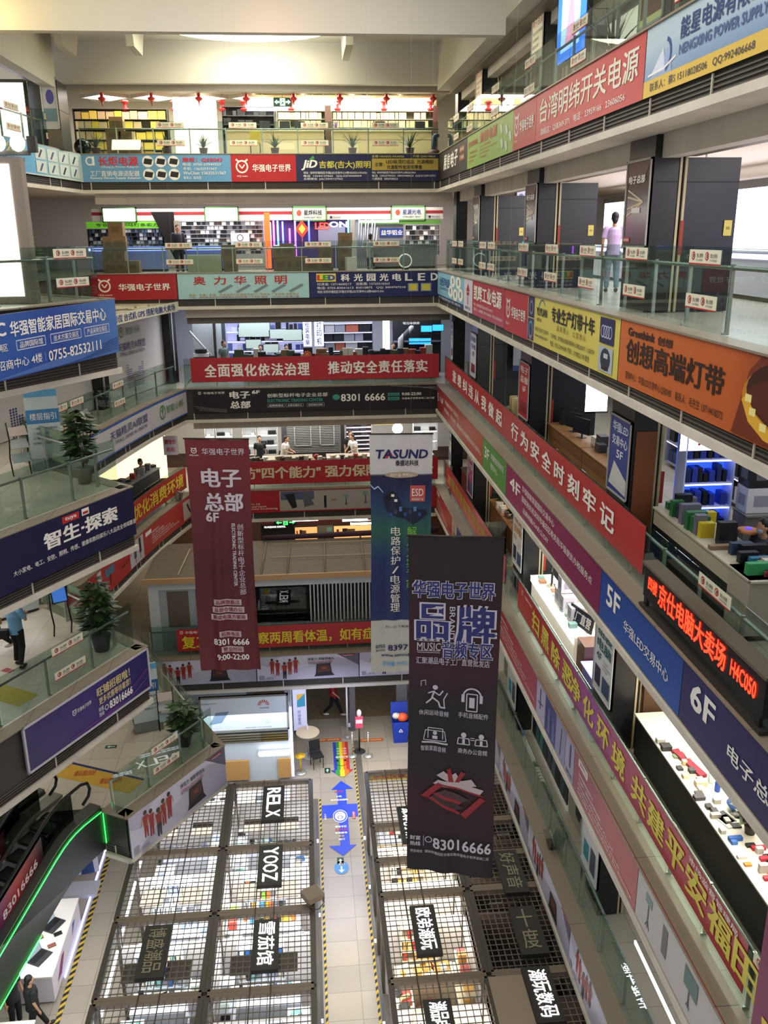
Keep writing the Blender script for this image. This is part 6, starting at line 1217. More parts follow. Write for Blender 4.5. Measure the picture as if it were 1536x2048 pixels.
# ------------------------------------------------------------------ fifth gallery, right wall
for i, y in enumerate(COLY[::-1]):
    l = ('farthest of the four', 'second from the corner', 'third from the corner', 'large and crinkled, nearest the camera')[i]
    rsign('poster', 'dark framed poster with pale rays on a black pillar, ' + l, 'poster', XC - .03, y + .02, y + 1.18, zB + 1.06, zB + 2.5, M('#3c332f', .18), lambda p: (p.P_([(0, .72), (0, 1), (1, 1), (.7, .75), (.5, .82)], '#5a3a34'), p.T('电子总部', .12, .78, .78, .09, W_, .02), [p.LN([(.75, .52), (.1, .52 + k)], .03, '#b8a88c') for k in (.15, .07, -.07, -.15)] and None, p.R(.3, .4, .65, .46, '#c8c4c0'), p.R(.02, .06, .3, .12, '#9a2a2e'), p.T('品牌旗舰', .05, .28, .09, .03, W_)), rim=(.035, '#a8a49c'))
    MB().bx(-.03, .03, -.012, 0, 0, .55, '#8e3420').ob('red_couplet', None, 'narrow orange red paper strip on the black pillar side, ' + l, 'paper strip', loc=(XC + .55, y - .001, zB + .95))
    bsign('notice', 'small yellow notice on the dark partition, ' + l, 'notice', y + .03, XC + 1.3, XC + 1.44, zB + 1.25, zB + 1.5, '#b8a850', lambda p: p.T('安全', .3, .75, .5, .2, K_))
bsign('poster', 'white lit poster with blue flower behind the far black pillar', 'poster', 30.9, XC + 1.3, XC + 2.5, zB + 1.0, zB + 2.75, M('#c8c4d8', .5, .7), lambda p: (p.E(.66, .52, .25, .17, '#3a4a9a'), p.R(.15, .14, .9, .3, '#4a6aa0'), p.T('电子世界', .12, .66, .86, .09, BLU, .02), p.T('八周年', .12, .5, .74, .06, BLU)), rim=(.06, '#1a1a1c'))
person('person in lilac shirt standing behind the right glass railing', (7.15, 20.9, zB), 2.9, '#b49cc0', '#6a7a8a', pose='stand', long_=False, vox=.014)
t = thing('ceiling_fan', 'white ceiling fan seen between the black pillars', 'fan', (8.6, 19.6, zB + 2.3)); MB().tube([(0, 0, 0), (0, 0, .6)], .02, '#c8c8cc', 6).ob('rod', t); MB().lathe([(.05, .08), (.12, .04), (.1, -.06), (.02, -.1)], (0, 0, 0), '#c8c8cc', 12).ob('motor', t)
for k in range(3): a = k * 2.094; MB().fb((math.cos(a) * .1, math.sin(a) * .1, .02), (math.cos(a) * .5, math.sin(a) * .5, 0), (-math.sin(a) * .12, math.cos(a) * .12, .02), (0, 0, .008), '#b8b8bc').ob('blade', t)
for x, y in ((7.7, 19.2), (8.9, 21.5)): MB().bx(-.06, .06, -.06, .06, 0, 2.1, '#1c1c1e').ob('door_post', None, 'slim black post beside the person in lilac, ' + ('nearer' if y < 20 else 'farther'), 'post', loc=(x, y, zB))
bsign('light_sign', 'white glowing sign box with round logo at the right edge', 'light sign', 13.2, 7.9, 10.2, zB + 1.75, zB + 2.45, M('#f4f2ff', .5, 2.6), lambda p: (p.RING(.3, .5, .1, .03, M('#3a8a7a', .5, 1), 14), p.LN([(.36, .2), (.42, .8)], .05, M('#c83a50', .5, 1))))
for i, c in enumerate(('#6ae0ff', '#3ab06a', '#3a4aff', '#c8a0ff', '#e84a7a', '#2a4ad0', '#f4f4ff', '#e080ff')): MB().tube([(0, 0, 0), (0, 0, .5 + (i % 3) * .12)], .035, M(c, .5, 2.5), 8).ob('light_tube', None, 'coloured sample light tube hanging below the glowing sign box, ' + ('cyan', 'green', 'blue', 'lilac', 'red', 'deep blue', 'white', 'pink')[i], 'light tube', loc=(7.9 + i * .14, 13.0, zB + .95))
counter('pale white counter behind the glass at the right edge', (7.4, 12.9), (10.2, 12.9), zB, .6, .95, '#b0b4cc', '#c0c4d8')
for i in range(9): box((7.8 + (i % 5) * .34, 12.6 - (i // 5) * .12 * 0, zB + .95 + (i // 5) * .12), .26, .2, .11, ('#5a5a70', '#8a8aa0', '#a05a8a')[i % 3], 'small item on the pale counter at the right edge', 'items on the pale counter', name='small_item')
for k, (y0, y1) in enumerate(((16.7, 22.2), (24.2, 29.6), (9.3, 12.2))):
    counter('long white display counter inside the right gallery, ' + ('behind the person in lilac', 'in the far bay', 'in the nearest bay')[k], (8.9, y1), (8.9, y0), zB, .6, .95, '#c4c0cc', '#d4d0dc', glow=M('#e8d8ff', .5, 2))
# ------------------------------------------------------------------ fourth gallery, back wall: monitors, printers, televisions
zC = LV['C']; Y = 38.4
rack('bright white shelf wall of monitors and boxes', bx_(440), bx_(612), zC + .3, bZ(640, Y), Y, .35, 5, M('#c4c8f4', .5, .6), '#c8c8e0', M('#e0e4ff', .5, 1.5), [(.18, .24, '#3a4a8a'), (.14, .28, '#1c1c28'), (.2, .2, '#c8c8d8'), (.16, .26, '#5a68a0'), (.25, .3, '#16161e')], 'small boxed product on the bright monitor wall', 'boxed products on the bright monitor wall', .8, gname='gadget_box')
for px, py, s in ((494, 664, .62), (521, 664, .62), (507, 688, .56), (494, 648, .6), (524, 652, .55), (542, 697, .55), (556, 668, .6), (585, 670, .7)):
    q = onY(px, py, Y - .42); put(('mon', 'w'), b_monitor('#a8b8b0', .55, .5, .3, False), q - V((0, 0, .18 * s / .5)), 0, 'monitor with a pale wallpaper on the bright monitor wall', 'monitor', 'monitors on the bright wall', (s / .42,) * 3, 'monitor')
for a, b, tx, l in ((599, 616, '组装电脑', 'left'), (622, 641, '打印机', 'right')): bsign('light_sign', 'tall white lit sign with vertical blue characters, %s of the pair' % l, 'light sign', Y - .5, bx_(a), bx_(b), bZ(690, Y), bZ(640, Y), M('#dfe4ff', .5, 1.6), lambda p, tx=tx: p.VT(tx, .5, .97, .05, .5, BLU, .02))
prn = [(.42, .36, '#b4b4bc'), (.42, .34, '#1c1e26'), (.4, .38, '#8e90a0'), (.44, .36, '#a85a48')]
rack('shelf of printers and large boxes right of the lit signs', bx_(640), bx_(742), zC + .3, bZ(645, Y), Y, .5, 5, '#55586a', '#7a7c8a', M('#e0e4ff', .5, 1.5), prn, 'boxed printer on the shelf right of the lit signs', 'boxed printers right of the lit signs', .95, gname='printer_box')
t = thing('tube_light', 'tall glowing white light column beside the striped curtain', 'light', (bx_(762), Y - .6, zC)); MB().bx(0, .28, 0, .08, .3, 2.3, M('#e8e4ff', .5, 4)).ob('tube', t); MB().bx(-.03, .31, -.02, .1, 0, .3, '#333333').ob('foot', t)
struct('wall_shop', MB().bx(bx_(785), bx_(885), Y, Y + .1, zC, bZ(640, Y), '#15161c')); struct('wall_shop', MB().bx(bx_(786), bx_(884), Y - .35, Y, bZ(687, Y), bZ(685, Y), '#5a5c6a'))
for i, (px, py) in enumerate(((853, 657), (876, 655), (829, 682), (851, 682))): put(('mon', 'b'), b_monitor('#2a8ae8', 2.6, .52, .3), onY(px, py, Y - .3) - V((0, 0, .25)), 0, 'monitor glowing bright blue in the dark shop, ' + ('upper left', 'upper right', 'lower left', 'lower right')[i], 'monitor', None, (.95, 1, .95), 'monitor')
MB().tube([(0, 0, 0), (.05, -.05, 1.1), (.5, -.05, 1.6), (.55, 0, 1.62)], [.12, .14, .1, .06], stripes('#a8a8a8', '#3a3a3e', .5, 0), 10).ob('curtain', None, 'grey striped gathered curtain beside the blue monitors', 'curtain', loc=(bx_(796), Y - .7, zC + .4))
bsign('shop_sign', 'dark sign with white characters above the blue monitors', 'shop sign', Y - .75, bx_(800), bx_(838), bZ(650, Y), bZ(643, Y), '#1c1c20', lambda p: p.T('笔记本快修', .05, .95, .5, .7, W_, .02))
counter('long dark table covered with goods behind the slogan banner, left half', (bx_(470, Y - 1.6), Y - 1.6), (bx_(650, Y - 1.6), Y - 1.6), zC, .7, .95, '#2a2a30', '#4a4a58'); counter('long dark table covered with goods behind the slogan banner, right half', (bx_(655, Y - 1.6), Y - 1.6), (bx_(872, Y - 1.6), Y - 1.6), zC, .7, .95, '#2a2a30', '#3a3a44')
r = random.Random(11)
for i in range(34):
    px = 478 + i * 11.5; c = r.choice(['#15151a', '#1c1c22', '#2a2c34', '#7a6244', '#b8b8b4', '#1a1a20', '#8a3a2c', '#3c4a3a']); w = .18 + r.random() * .22
    box((bx_(px, Y - 1.9, 710), Y - 1.95 + r.random() * .15, zC + .95), w, .25, .15 + r.random() * .3, c, 'boxed goods piled on the long dark table', 'goods on the long dark table', 0, 'goods', 'goods_box')
carton((bx_(643, Y - 2.3, 700), Y - 1.75, zC + .95), .42, .3, .36, 'open brown carton on the long dark table below the lit signs', None)
for i, (px, l) in enumerate(((686, 'white'), (696, 'white'))): box((bx_(px, Y - 2.3), Y - 2.28, zC + .95), .22, .1, .42, '#c0bcb4', 'pale box standing upright on the long dark table, ' + ('left' if i == 0 else 'right'), None, name='upright_box')
t = thing('plush_sunflower', 'orange sunflower shaped toy on the dark table', 'toy', (bx_(606, Y - 2.2), Y - 2.28, zC + .97)); MB().ball((0, 0, .14), (.1, .06, .1), '#c8742c', 10).ob('face', t)
for k in range(9): a = k * .698; MB().ball((math.cos(a) * .13, .01, .14 + math.sin(a) * .13), (.05, .03, .05), '#b8582a', 6).ob('petal', t)
person('person with glasses and white shirt sitting before the bright monitor wall', (bx_(508, Y - 1.0), Y - .45, zC), 0, '#c8c4c8', '#2a2a30', pose='sit', vox=.018)
person('person in green grey shirt behind the left slanting brace', (bx_(432, Y - 1.4), Y - 1.4, zC), .8, '#5a6a68', '#22242a', pose='stand', vox=.02, h=1.6)
person('person in dark shirt beside the striped curtain', (bx_(792, Y - 2.0), Y - .5, zC), 0, '#1c1c22', '#1a1a1e', pose='sit', vox=.02)
person('dark haired person looking down near the middle of the long table', (bx_(560, Y - 1.0), Y - .45, zC), .3, '#3a2c30', '#1a1a1e', pose='sit', vox=.02)
struct('wall_shop', MB().bx(bx_(372), bx_(418), Y - .4, Y - .3, zC, bZ(640, Y), '#a8acac').bx(bx_(420), bx_(436), Y - .3, Y - .2, zC, bZ(640, Y), '#b0b4b4')); struct('pillar', MB().bx(bx_(434), bx_(441), Y - 1, Y - .8, zC, bZ(640, Y), '#4a5464'))
MB().tube([(0, 0, 0), (1.15, 0, -1.4)], .045, '#b4b4b0', 8).ob('slanting_brace', None, 'white slanting brace in front of the left wall of the monitor gallery', 'brace', loc=(bx_(368), Y - .8, bZ(655, Y)))
MB().bx(-.05, .05, -.05, .05, 0, 2.4, '#2c2a2a').ob('post', None, 'slim dark post behind the slanting brace', 'post', loc=(bx_(418), Y - .7, zC))
for i in range(5): box((bx_(378 + i * 4, Y - 1), Y - 1.2, zC + 1.0 + (i % 2) * .16), .3, .25, .14, ('#d8d8d8', '#2a2a2c')[i % 2], 'stacked device box left of the slim dark post', 'stacked device boxes at the left end', name='device_box')
counter('low cabinet under the stacked device boxes', (bx_(368, Y - 1), Y - 1), (bx_(412, Y - 1), Y - 1), zC, .45, 1.0, '#44423e', '#5a5852')
# ------------------------------------------------------------------ third gallery, back wall: phone shops
zD = LV['D']; Y = 38.4
for a, b, l in ((382, 403, 'leftmost'), (405, 440, 'second'), (462, 492, 'third'), (494, 537, 'fourth'), (826, 878, 'rightmost')):
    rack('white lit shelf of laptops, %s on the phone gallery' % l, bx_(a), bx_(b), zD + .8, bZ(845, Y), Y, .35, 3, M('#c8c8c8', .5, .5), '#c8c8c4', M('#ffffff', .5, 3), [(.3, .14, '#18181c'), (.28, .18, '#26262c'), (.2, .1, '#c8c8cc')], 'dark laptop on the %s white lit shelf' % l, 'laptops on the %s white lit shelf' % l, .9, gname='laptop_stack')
bsign('shop_sign', 'green strip sign above the white lit laptop shelves', 'shop sign', Y - .4, bx_(436), bx_(494), bZ(849, Y), bZ(840, Y), M('#4a9a3a', .5, .4), lambda p: p.T('数码批发', .3, .9, .5, .6, W_)); bsign('shop_sign', 'yellow strip sign with dark characters above the phone shops', 'shop sign', Y - .9, bx_(740), bx_(800), bZ(845, Y), bZ(838, Y), M('#c8a82c', .5, .4), lambda p: p.T('手机维修批发中心', .1, .9, .5, .6, K_)); bsign('shop_sign', 'dark blue strip sign above the keyboard shelves', 'shop sign', Y - .4, bx_(628), bx_(700), bZ(847, Y), bZ(840, Y), '#2a4a78', lambda p: p.T('电脑配件', .2, .8, .5, .6, W_))
s = MB(); w_ = bx_(668) - bx_(560)
for i in range(22): s.bx(0, w_, 0, .03, .9 + i * .075, .93 + i * .075, '#8e8e8a')
t = thing('roller_shutter', 'closed grey roller shutter grille in the middle of the phone gallery', 'shutter', (bx_(560), Y - .5, zD)); s.ob('slats', t); MB().bx(-.06, 0, -.02, .06, 0, 2.6, '#6a6a66').ob('guide_rail', t); MB().bx(w_, w_ + .06, -.02, .06, 0, 2.6, '#6a6a66').ob('guide_rail', t)
for x0, x1 in ((.25, .95), (1.35, 1.95)):
    f = MB(); f.bx(x0, x0 + .04, -.05, -.01, 1.2, 2.2, '#a4a4a0').bx(x1, x1 + .04, -.05, -.01, 1.2, 2.2, '#a4a4a0').bx(x0, x1, -.05, -.01, 2.16, 2.2, '#a4a4a0').bx(x0, x1, -.05, -.01, 1.2, 1.24, '#a4a4a0'); f.ob('hatch_frame', t)
struct('wall_shop', MB().bx(bx_(545), bx_(680), Y - .1, Y, zD, bZ(840, Y), '#4a4a4c'))
rack('shelf wall of dark keyboards behind the person in white', bx_(682), bx_(738), zD + .8, bZ(845, Y), Y, .35, 7, '#8a8490', '#b8a8ac', M('#ffffff', .5, 1.6), [(.32, .1, '#18181e'), (.3, .12, '#22242c'), (.26, .12, '#3a3a48')], 'dark boxed keyboard on the shelf wall', 'boxed keyboards on the shelf wall', .95, gname='keyboard_box')
t = thing('round_lamp', 'glowing white round lamp panel on the phone gallery', 'lamp', onY(795, 857, Y - .9)); MB().ball((0, 0, 0), (.23, .04, .23), M('#fff6e4', .5, 3), 18).ob('disc', t); MB().tube([(0, .05, 0), (0, .05, .6)], .012, '#666666', 5).ob('stem', t)
counter('long counter with dark front on the phone gallery, left section', (bx_(500, Y - 1.9), Y - 1.9), (bx_(610, Y - 1.9), Y - 1.9), zD, .7, .98, '#242a34', '#8a8070'); counter('long counter with dark front on the phone gallery, right section', (bx_(640, Y - 1.9), Y - 1.9), (bx_(738, Y - 1.9), Y - 1.9), zD, .7, .98, '#242a34', '#9a9284'); counter('counter with magenta cloth at the right end of the phone gallery', (bx_(820, Y - 1.9), Y - 1.9), (bx_(872, Y - 1.9), Y - 1.9), zD, .6, .98, '#8a3a6a', '#c8c4bc')
carton((bx_(622, Y - 1.9), Y - 1.9, zD), .62, .5, .95, 'tall brown carton standing between the two counter sections', None)
r = random.Random(5)
for i in range(26):
    px = 504 + i * 9
    if 612 < px < 638: continue
    box((bx_(px, Y - 2.1, 905), Y - 2.1 - r.random() * .2, zD + .98), .12 + r.random() * .2, .16, .06 + r.random() * .14, r.choice(['#b8a890', '#4a3a32', '#8a7a68', '#c8c4bc', '#a03a34', '#5a5a5c']), 'small parcel lying on the phone gallery counters', 'parcels on the phone gallery counters', r.random(), 'goods', 'parcel')
put('bag', lambda: MB().ball((0, 0, .1), (.14, .1, .12), '#8e2a24', 10).ob('red_bag'), (bx_(633, Y - 2.1, 905), Y - 2.1, zD + .98), 0, 'red cloth bag on the counter above the wrinkled banner', 'bag')
person('person in white shirt leaning at the counter left of the roller shutter', (bx_(548, Y - 1.0), Y - .9, zD), 1.2, '#b8b4ac', '#2a2a2c', pose='work', vox=.018); person('person in white shirt standing before the keyboard shelves', (bx_(702, Y - 1.0), Y - .85, zD), -.9, '#c4c4c0', '#3a3a3a', pose='work', vox=.018); person('person in black behind the person in white by the keyboard shelves', (bx_(692, Y - .6), Y - .5, zD), .3, '#1c1c1e', '#1a1a1c', vox=.02, h=1.75); person('person in black shirt before the fourth laptop shelf', (bx_(497, Y - .9), Y - .8, zD), .2, '#15151a', '#1a1a1c', vox=.02); person('person in white shirt at the right end of the phone gallery', (bx_(850, Y - 1.0), Y - 1.0, zD), -.3, '#c0c0c0', '#2a2a2c', pose='work', vox=.02)
# ------------------------------------------------------------------ second gallery, back: dim shops under tube lights
zE = LV['E']; Y = 37.5
for i, (a, b) in enumerate(((505, 535), (585, 636), (685, 735), (701, 744))):
    q = onY(a, 1040 if i != 3 else 1047, 36.4); w_ = onY(b, 1040, 36.4).x - q.x; t = thing('tube_light', 'white tube light under the red tripod billboard, ' + ('leftmost', 'middle', 'upper of the right pair', 'lower of the right pair')[i], 'light', q); MB().bx(0, w_, -.06, .06, -.05, .05, M('#fffaf0', .5, 7)).ob('tube', t); MB().bx(0, w_, -.08, .08, .05, .12, '#aaa69c').ob('housing', t)
q = onY(571, 1045, 36.6); t = sign('exit_sign', 'green running man exit sign under the red tripod billboard', 'exit sign', q + V((-.5, 0, -.14)), (1.0, 0, 0), (0, 0, .28), '#0a120c', lambda p: (p.R(.4, .1, .6, .9, M('#40e060', .5, 2.5)), p.P_([(.1, .5), (.2, .75), (.2, .58), (.34, .58), (.34, .42), (.2, .42), (.2, .25)], M('#50ff70', .5, 3)), p.P_([(.9, .5), (.8, .75), (.8, .58), (.66, .58), (.66, .42), (.8, .42), (.8, .25)], M('#50ff70', .5, 3)), p.LN([(.46, .25), (.5, .5), (.54, .25)], .03, '#0a2a12').E(.5, .7, .02, .07, '#0a2a12', 8)))
MB().tube([(.5, .0, .28), (.5, 0, .6)], .008, '#444444', 5).ob('rod', t)
struct('wall_shop', MB().bx(bx_(490, Y), bx_(880, Y), Y, Y + .1, bZ(1047, Y), bZ(1025, Y), '#4a1418').bx(bx_(490, Y), bx_(564, Y), Y + .1, Y + .2, zE, bZ(1047, Y), '#0e0c0c'))
for a, b, l, e in ((566, 615, 'left of the grey signs', .9), (652, 745, 'with a red lamp, right side', 1.1)):
    bsign('light_box', 'warm orange lit shop front under the tripod billboard, ' + l, 'shop front', Y - .05, bx_(a, Y), bx_(b, Y), zE + .2, bZ(1054, Y), M('#e8a868', .5, e), lambda p: (p.R(.2, .72, .32, .92, K_), p.R(.3, .8, .5, .9, '#6a4a34'), p.R(.06, .66, .12, .9, '#8a2a1c')))
bsign('shop_sign', 'dim grey row of signs between the two warm shop fronts', 'shop sign', Y - .05, bx_(616, Y), bx_(650, Y), bZ(1070, Y), bZ(1052, Y), '#6a6458', lambda p: p.R(.6, .3, .95, .8, '#6a9a90'))
bsign('light_sign', 'thin white glowing lettering on the black shop front', 'light sign', Y - .02, bx_(496, Y), bx_(548, Y), bZ(1056, Y), bZ(1048, Y), '#141212', lambda p: p.T('HUAQIANG DIGITAL', .05, .95, .5, .5, M('#fff8ee', .5, 3)))
MB().tube([(0, 0, 0), (bx_(880, 33) - bx_(495, 33), 0, .1)], [.1, .12], M('#3a2230', .8), 8).ob('rolled_cloth', None, 'long dark rolled cloth lying behind the corrugated roof', 'cloth', loc=(bx_(495, 33.2), 32.55, -11.05))
# ------------------------------------------------------------------ fourth gallery, right wall
xf = XC + .45
def rc(label, y1, y0, z, x=6.25, **k): return counter(label, (x, y1), (x, y0), z, **k)
rc('wood cabinet counter in the second bay of the fourth gallery, far half', 22.5, 19.6, zC, front='#8a6038', top='#9a7048', h=.98, band='#7c5430'); rc('wood cabinet counter in the second bay of the fourth gallery, near half', 19.55, 16.6, zC, front='#8e6238', top='#9a7048', h=.98, band='#7c5430')
t = thing('light_box', 'large blank white light box behind the wood cabinet counters', 'light box', (6.95, 23.2, zC + 1.1)); MB().bx(0, 1.1, 0, .12, 0, 1.15, M('#ffffff', .5, 5)).ob('diffuser', t); MB().bx(-.04, 1.14, .02, .14, -.05, 0, '#333333').bx(.3, .8, .02, .14, -1.1, 0, '#2a2a2c').ob('support', t)
r = random.Random(21)
def pile(label, group, xs, ys, z, n, cols, smin=.15, smax=.4, hmin=.1, hmax=.35, name='goods_box', cat='goods', seed=1):
    r = random.Random(seed)
    for i in range(n):
        x = xs[0] + (xs[1] - xs[0]) * r.random(); y = ys[0] + (ys[1] - ys[0]) * (i + .5) / n; w, d = smin + r.random() * (smax - smin), smin + r.random() * (smax - smin)
        box((x, y, z), w, min(d, (ys[1] - ys[0]) / n * .9), hmin + r.random() * (hmax - hmin), r.choice(cols), label, group, 0, cat, name)
pile('boxed computer part on the wood cabinet counters', 'boxed parts on the wood cabinet counters', (6.5, 6.8), (16.8, 20.0), zC + .98, 9, ['#b8bcc0', '#1c1c20', '#8a9098', '#c8c4b8', '#3a3a40'], seed=2)
for y, l in ((21.3, 'far'), (20.6, 'near')): put(('mon', 'k'), b_monitor('#20242c', .1, .6, .38), (6.55, y, zC + .98), -1.2, 'black monitor on the wood cabinet counter, %s one' % l, 'monitor', name='monitor')
put(('pc',), b_pc, (6.7, 22.2, zC + .98), -1.57, 'black computer case on the far end of the wood cabinet counter', 'computer case', name='computer_case')
rack('white glowing rack of computer boxes behind the wood cabinets', 16.8, 21.6, zC + .1, zC + 2.3, 9.6, .5, 4, '#5a5a70', '#8a8a98', M('#d8d4ff', .5, 2.5), [(.3, .3, '#15151a'), (.35, .28, '#c0c0c8'), (.25, .3, '#2a3a6a'), (.3, .2, '#a04a4a')], 'boxed hardware on the rack behind the wood cabinets', 'boxed hardware behind the wood cabinets', .9, face='x', gname='hardware_box')
for i, y in enumerate((17.6, 18.4)): put(('prn',), b_printer, (6.75, y, zC + 1.3 if i else zC + .98), -1.4, 'grey printer on the wood cabinet counter, ' + ('upper' if i else 'lower'), 'printer', name='printer') if not i else None
# nearest bay: black and cream counter, blue lit shelf, boxes, repair sign
rc('cream topped black counter in the nearest bay of the fourth gallery', 15.0, 11.35, zC, x=6.2, front='#141416', top='#c0b8a4', h=.95, band='#b8ae98', dep=.7)
counter('cream side counter of the phone repair stand', (6.2, 11.3), (8.8, 11.3), zC, .7, .95, '#aca494', '#bcb4a4')
rack('blue lit glass shelf of phones and cards', 16.0, 18.0, zC + .5, zC + 2.7, 9.2, .4, 4, M('#3a6aff', .5, .9), '#c8d0ff', M('#c8d8ff', .5, 4), [(.08, .24, '#14161e'), (.08, .24, '#1a2a5a'), (.1, .22, '#2a3a9a'), (.08, .16, '#101018')], 'dark boxed device on the blue lit shelf', 'boxed devices on the blue lit shelf', .9, face='x', gname='device_box') if 0 else rack('blue lit white shelf of phones and cards in the nearest bay', 6.62, 7.55, zC + .55, zC + 2.3, 15.18, .4, 4, M('#3a6aff', .5, .8), '#c8d0ff', M('#c8d8ff', .5, 4), [(.08, .26, '#14161e'), (.08, .26, '#1a2a5a'), (.1, .24, '#2a3a9a'), (.08, .18, '#101018')], 'dark boxed device on the blue lit shelf', 'boxed devices on the blue lit shelf', .9, gname='device_box')
bsign('light_sign', 'white glowing sign with red stroke above the blue lit shelf', 'light sign', 14.8, 6.5, 7.6, zC + 2.02, zC + 2.35, M('#ffffff', .5, 4), lambda p: p.LN([(.3, .3), (.45, .7)], .05, '#c83a50'))
for x, z, w, h, c, l in ((7.95, .95, .62, .45, '#c4c4c8', 'lower white'), (7.95, 1.42, .62, .5, '#15151a', 'upper black'), (8.5, .95, .4, .62, '#c0c0c4', 'tall white'), (8.92, .95, .4, .62, '#bcbcc0', 'rightmost tall white'), (8.7, 1.6, .5, .25, '#8a8a90', 'grey topmost')): box((x, 14.6, zC + z), w, .4, h, c, l + ' printer box stacked right of the blue lit shelf', None, mark='#8a8a94' if c != '#15151a' else '#5a5a60', name='printer_box')
counter('low table under the stacked printer boxes', (7.6, 14.3), (9.3, 14.3), zC, .5, .94, '#6a6660', '#7a7670')
pile('dark computer part box on the cream topped black counter', 'part boxes on the cream topped counter', (6.35, 6.75), (12.9, 14.9), zC + .95, 14, ['#15141a', '#2a2024', '#2c6a3a', '#c8b02a', '#1c1c24', '#3a3a48', '#6a6a78', '#20242e'], .14, .34, .12, .36, seed=5)
pile('flat box on the near end of the cream topped counter', 'flat boxes at the near end of the counter', (6.35, 6.8), (11.4, 12.85), zC + .95, 12, ['#2a3a5a', '#3a7a9a', '#b0a890', '#15151a', '#8a7258', '#3a9a5a', '#c8c4c0', '#16161c'], .2, .42, .05, .22, seed=6)
pile('loose package on the phone repair side counter', 'packages on the repair side counter', (6.4, 8.6), (11.3, 11.95), zC + .95, 14, ['#2a6a9a', '#b8b4b0', '#3a4a6a', '#a03a3a', '#1a1a1e', '#5a9a5a'], .2, .4, .05, .16, seed=8)
for i, (x, y) in enumerate(((7.9, 13.6), (7.95, 12.2))): put(('pc',), b_pc, (x, y, zC + .5), .8, 'black computer case behind the cream topped counter, ' + ('farther' if not i else 'nearer'), 'computer case', name='computer_case'); 
counter('low bench holding the computer cases', (7.65, 14.0), (7.65, 11.9), zC, .6, .5, '#5a5650', '#6a665e')
person('person in dark jacket with a blue face mask behind the cream topped counter', (7.2, 12.75, zC), -1.3, '#2a2c38', '#1c1c20', pose='sit', mask=True, long_=True, vox=.012, h=1.75)
bsign('paper_sign', 'white paper sign with red characters hanging on the repair stand', 'sign', 10.5, 6.55, 7.5, zC + .35, zC + .9, '#c4bcd0', lambda p: [p.T(c, .08 + i * .3, .34 + i * .3, .55, .5, RED, .02) for i, c in enumerate('手机维')] and None, th=.01)
t = thing('fan_disc', 'orange and violet disc cooling fan lying on the counter boxes', 'cooling fan', (6.95, 12.95, zC + 1.12)); MB().lathe([(.17, 0), (.17, .04), (.05, .05)], (0, 0, 0), '#c8804a', 18).ob('rim', t); MB().lathe([(.06, .05), (.05, .07)], (0, 0, 0), M('#5a4aff', .5, 1.2), 12).ob('hub', t)
# far bays of the fourth gallery
bsign('poster', 'pale framed notice board with blue edge in the third bay of the fourth gallery', 'poster', 30.0 - .5, 6.9, 8.3, zC + 1.3, zC + 2.6, '#8a8c94', lambda p: (p.R(0, 0, 1, .14, '#2c3a6a'), p.RING(.5, .75, .1, .03, K_, 6), p.T('数码矿业', .3, .72, .5, .12, K_, .02), p.T('MINING 回收 出售', .2, .82, .32, .07, K_)))
for i in range(8): MB().tube([(0, 0, .1), (.02, 0, .5), (0, .02, .95)], [.13, .15, .12], M(('#a89468', '#8e7a52')[i % 2], .8), 8).ob('cloth_bundle', None, 'cream rolled cloth standing in the third bay of the fourth gallery', 'cloth', 'rolled cloths in the third bay', loc=(6.3, 24.3 + i * .34, zC))
pile('dark object on the far counter of the fourth gallery', 'objects on the far counter', (6.5, 6.8), (31.5, 34), zC + .95, 7, ['#1c1c1e', '#3a8a9a', '#5a5a58', '#2a2a2c'], .2, .4, .08, .2, seed=9); rc('grey counter near the corner of the fourth gallery', 34.6, 31.4, zC, front='#77746a', top='#6a675e')
pc_ = (('blue poster with white characters reading LED on the nearest black pillar', '#2c3a78', '#d8dce8', ('华强LED', '交易中心', '5F')), ('red poster with white characters on the second black pillar of the fourth gallery', '#9a2428', '#e0d8d4', ('电子', '总部', '6F')), ('narrow white poster with blue text on the third black pillar of the fourth gallery', '#b0aebc', '#2a3470', ('回收', '手机', '1F')), ('narrow pale poster on the corner pillar of the fourth gallery', '#a8a8a4', '#2c2c30', ('电脑', '维修', '5F')))
for y, (l, c, tc, tx) in zip((15.2, 22.7, 30.1, 34.95), pc_):
    w = 1.12 if y < 34 else .5
    rsign('poster', l, 'poster', XC - .03, y + .03, y + .03 + w, zC + .95, zC + 2.45, M(c, .4, .12), lambda p, tx=tx, tc=tc, c=c: (p.T(tx[0], .15, .88, .86, .12, M(tc, .5), .02), p.T(tx[1], .15, .88, .69, .12, M(tc, .5), .02), p.T(tx[2], .4, .7, .53, .1, M(tc, .5), .02), p.P_([(.08, .1), (.92, .06), (.92, .25), (.3, .42)], '#c8c8c4') if c == '#2c3a78' else p.R(.2, .1, .8, .3, '#7a1c22')), rim=(.035, '#a8a49c'))
struct('trim_panel', MB().bx(XC + .05, XC + .43, 15.17, 15.195, zC, zC + 2.3, '#7a4424'))
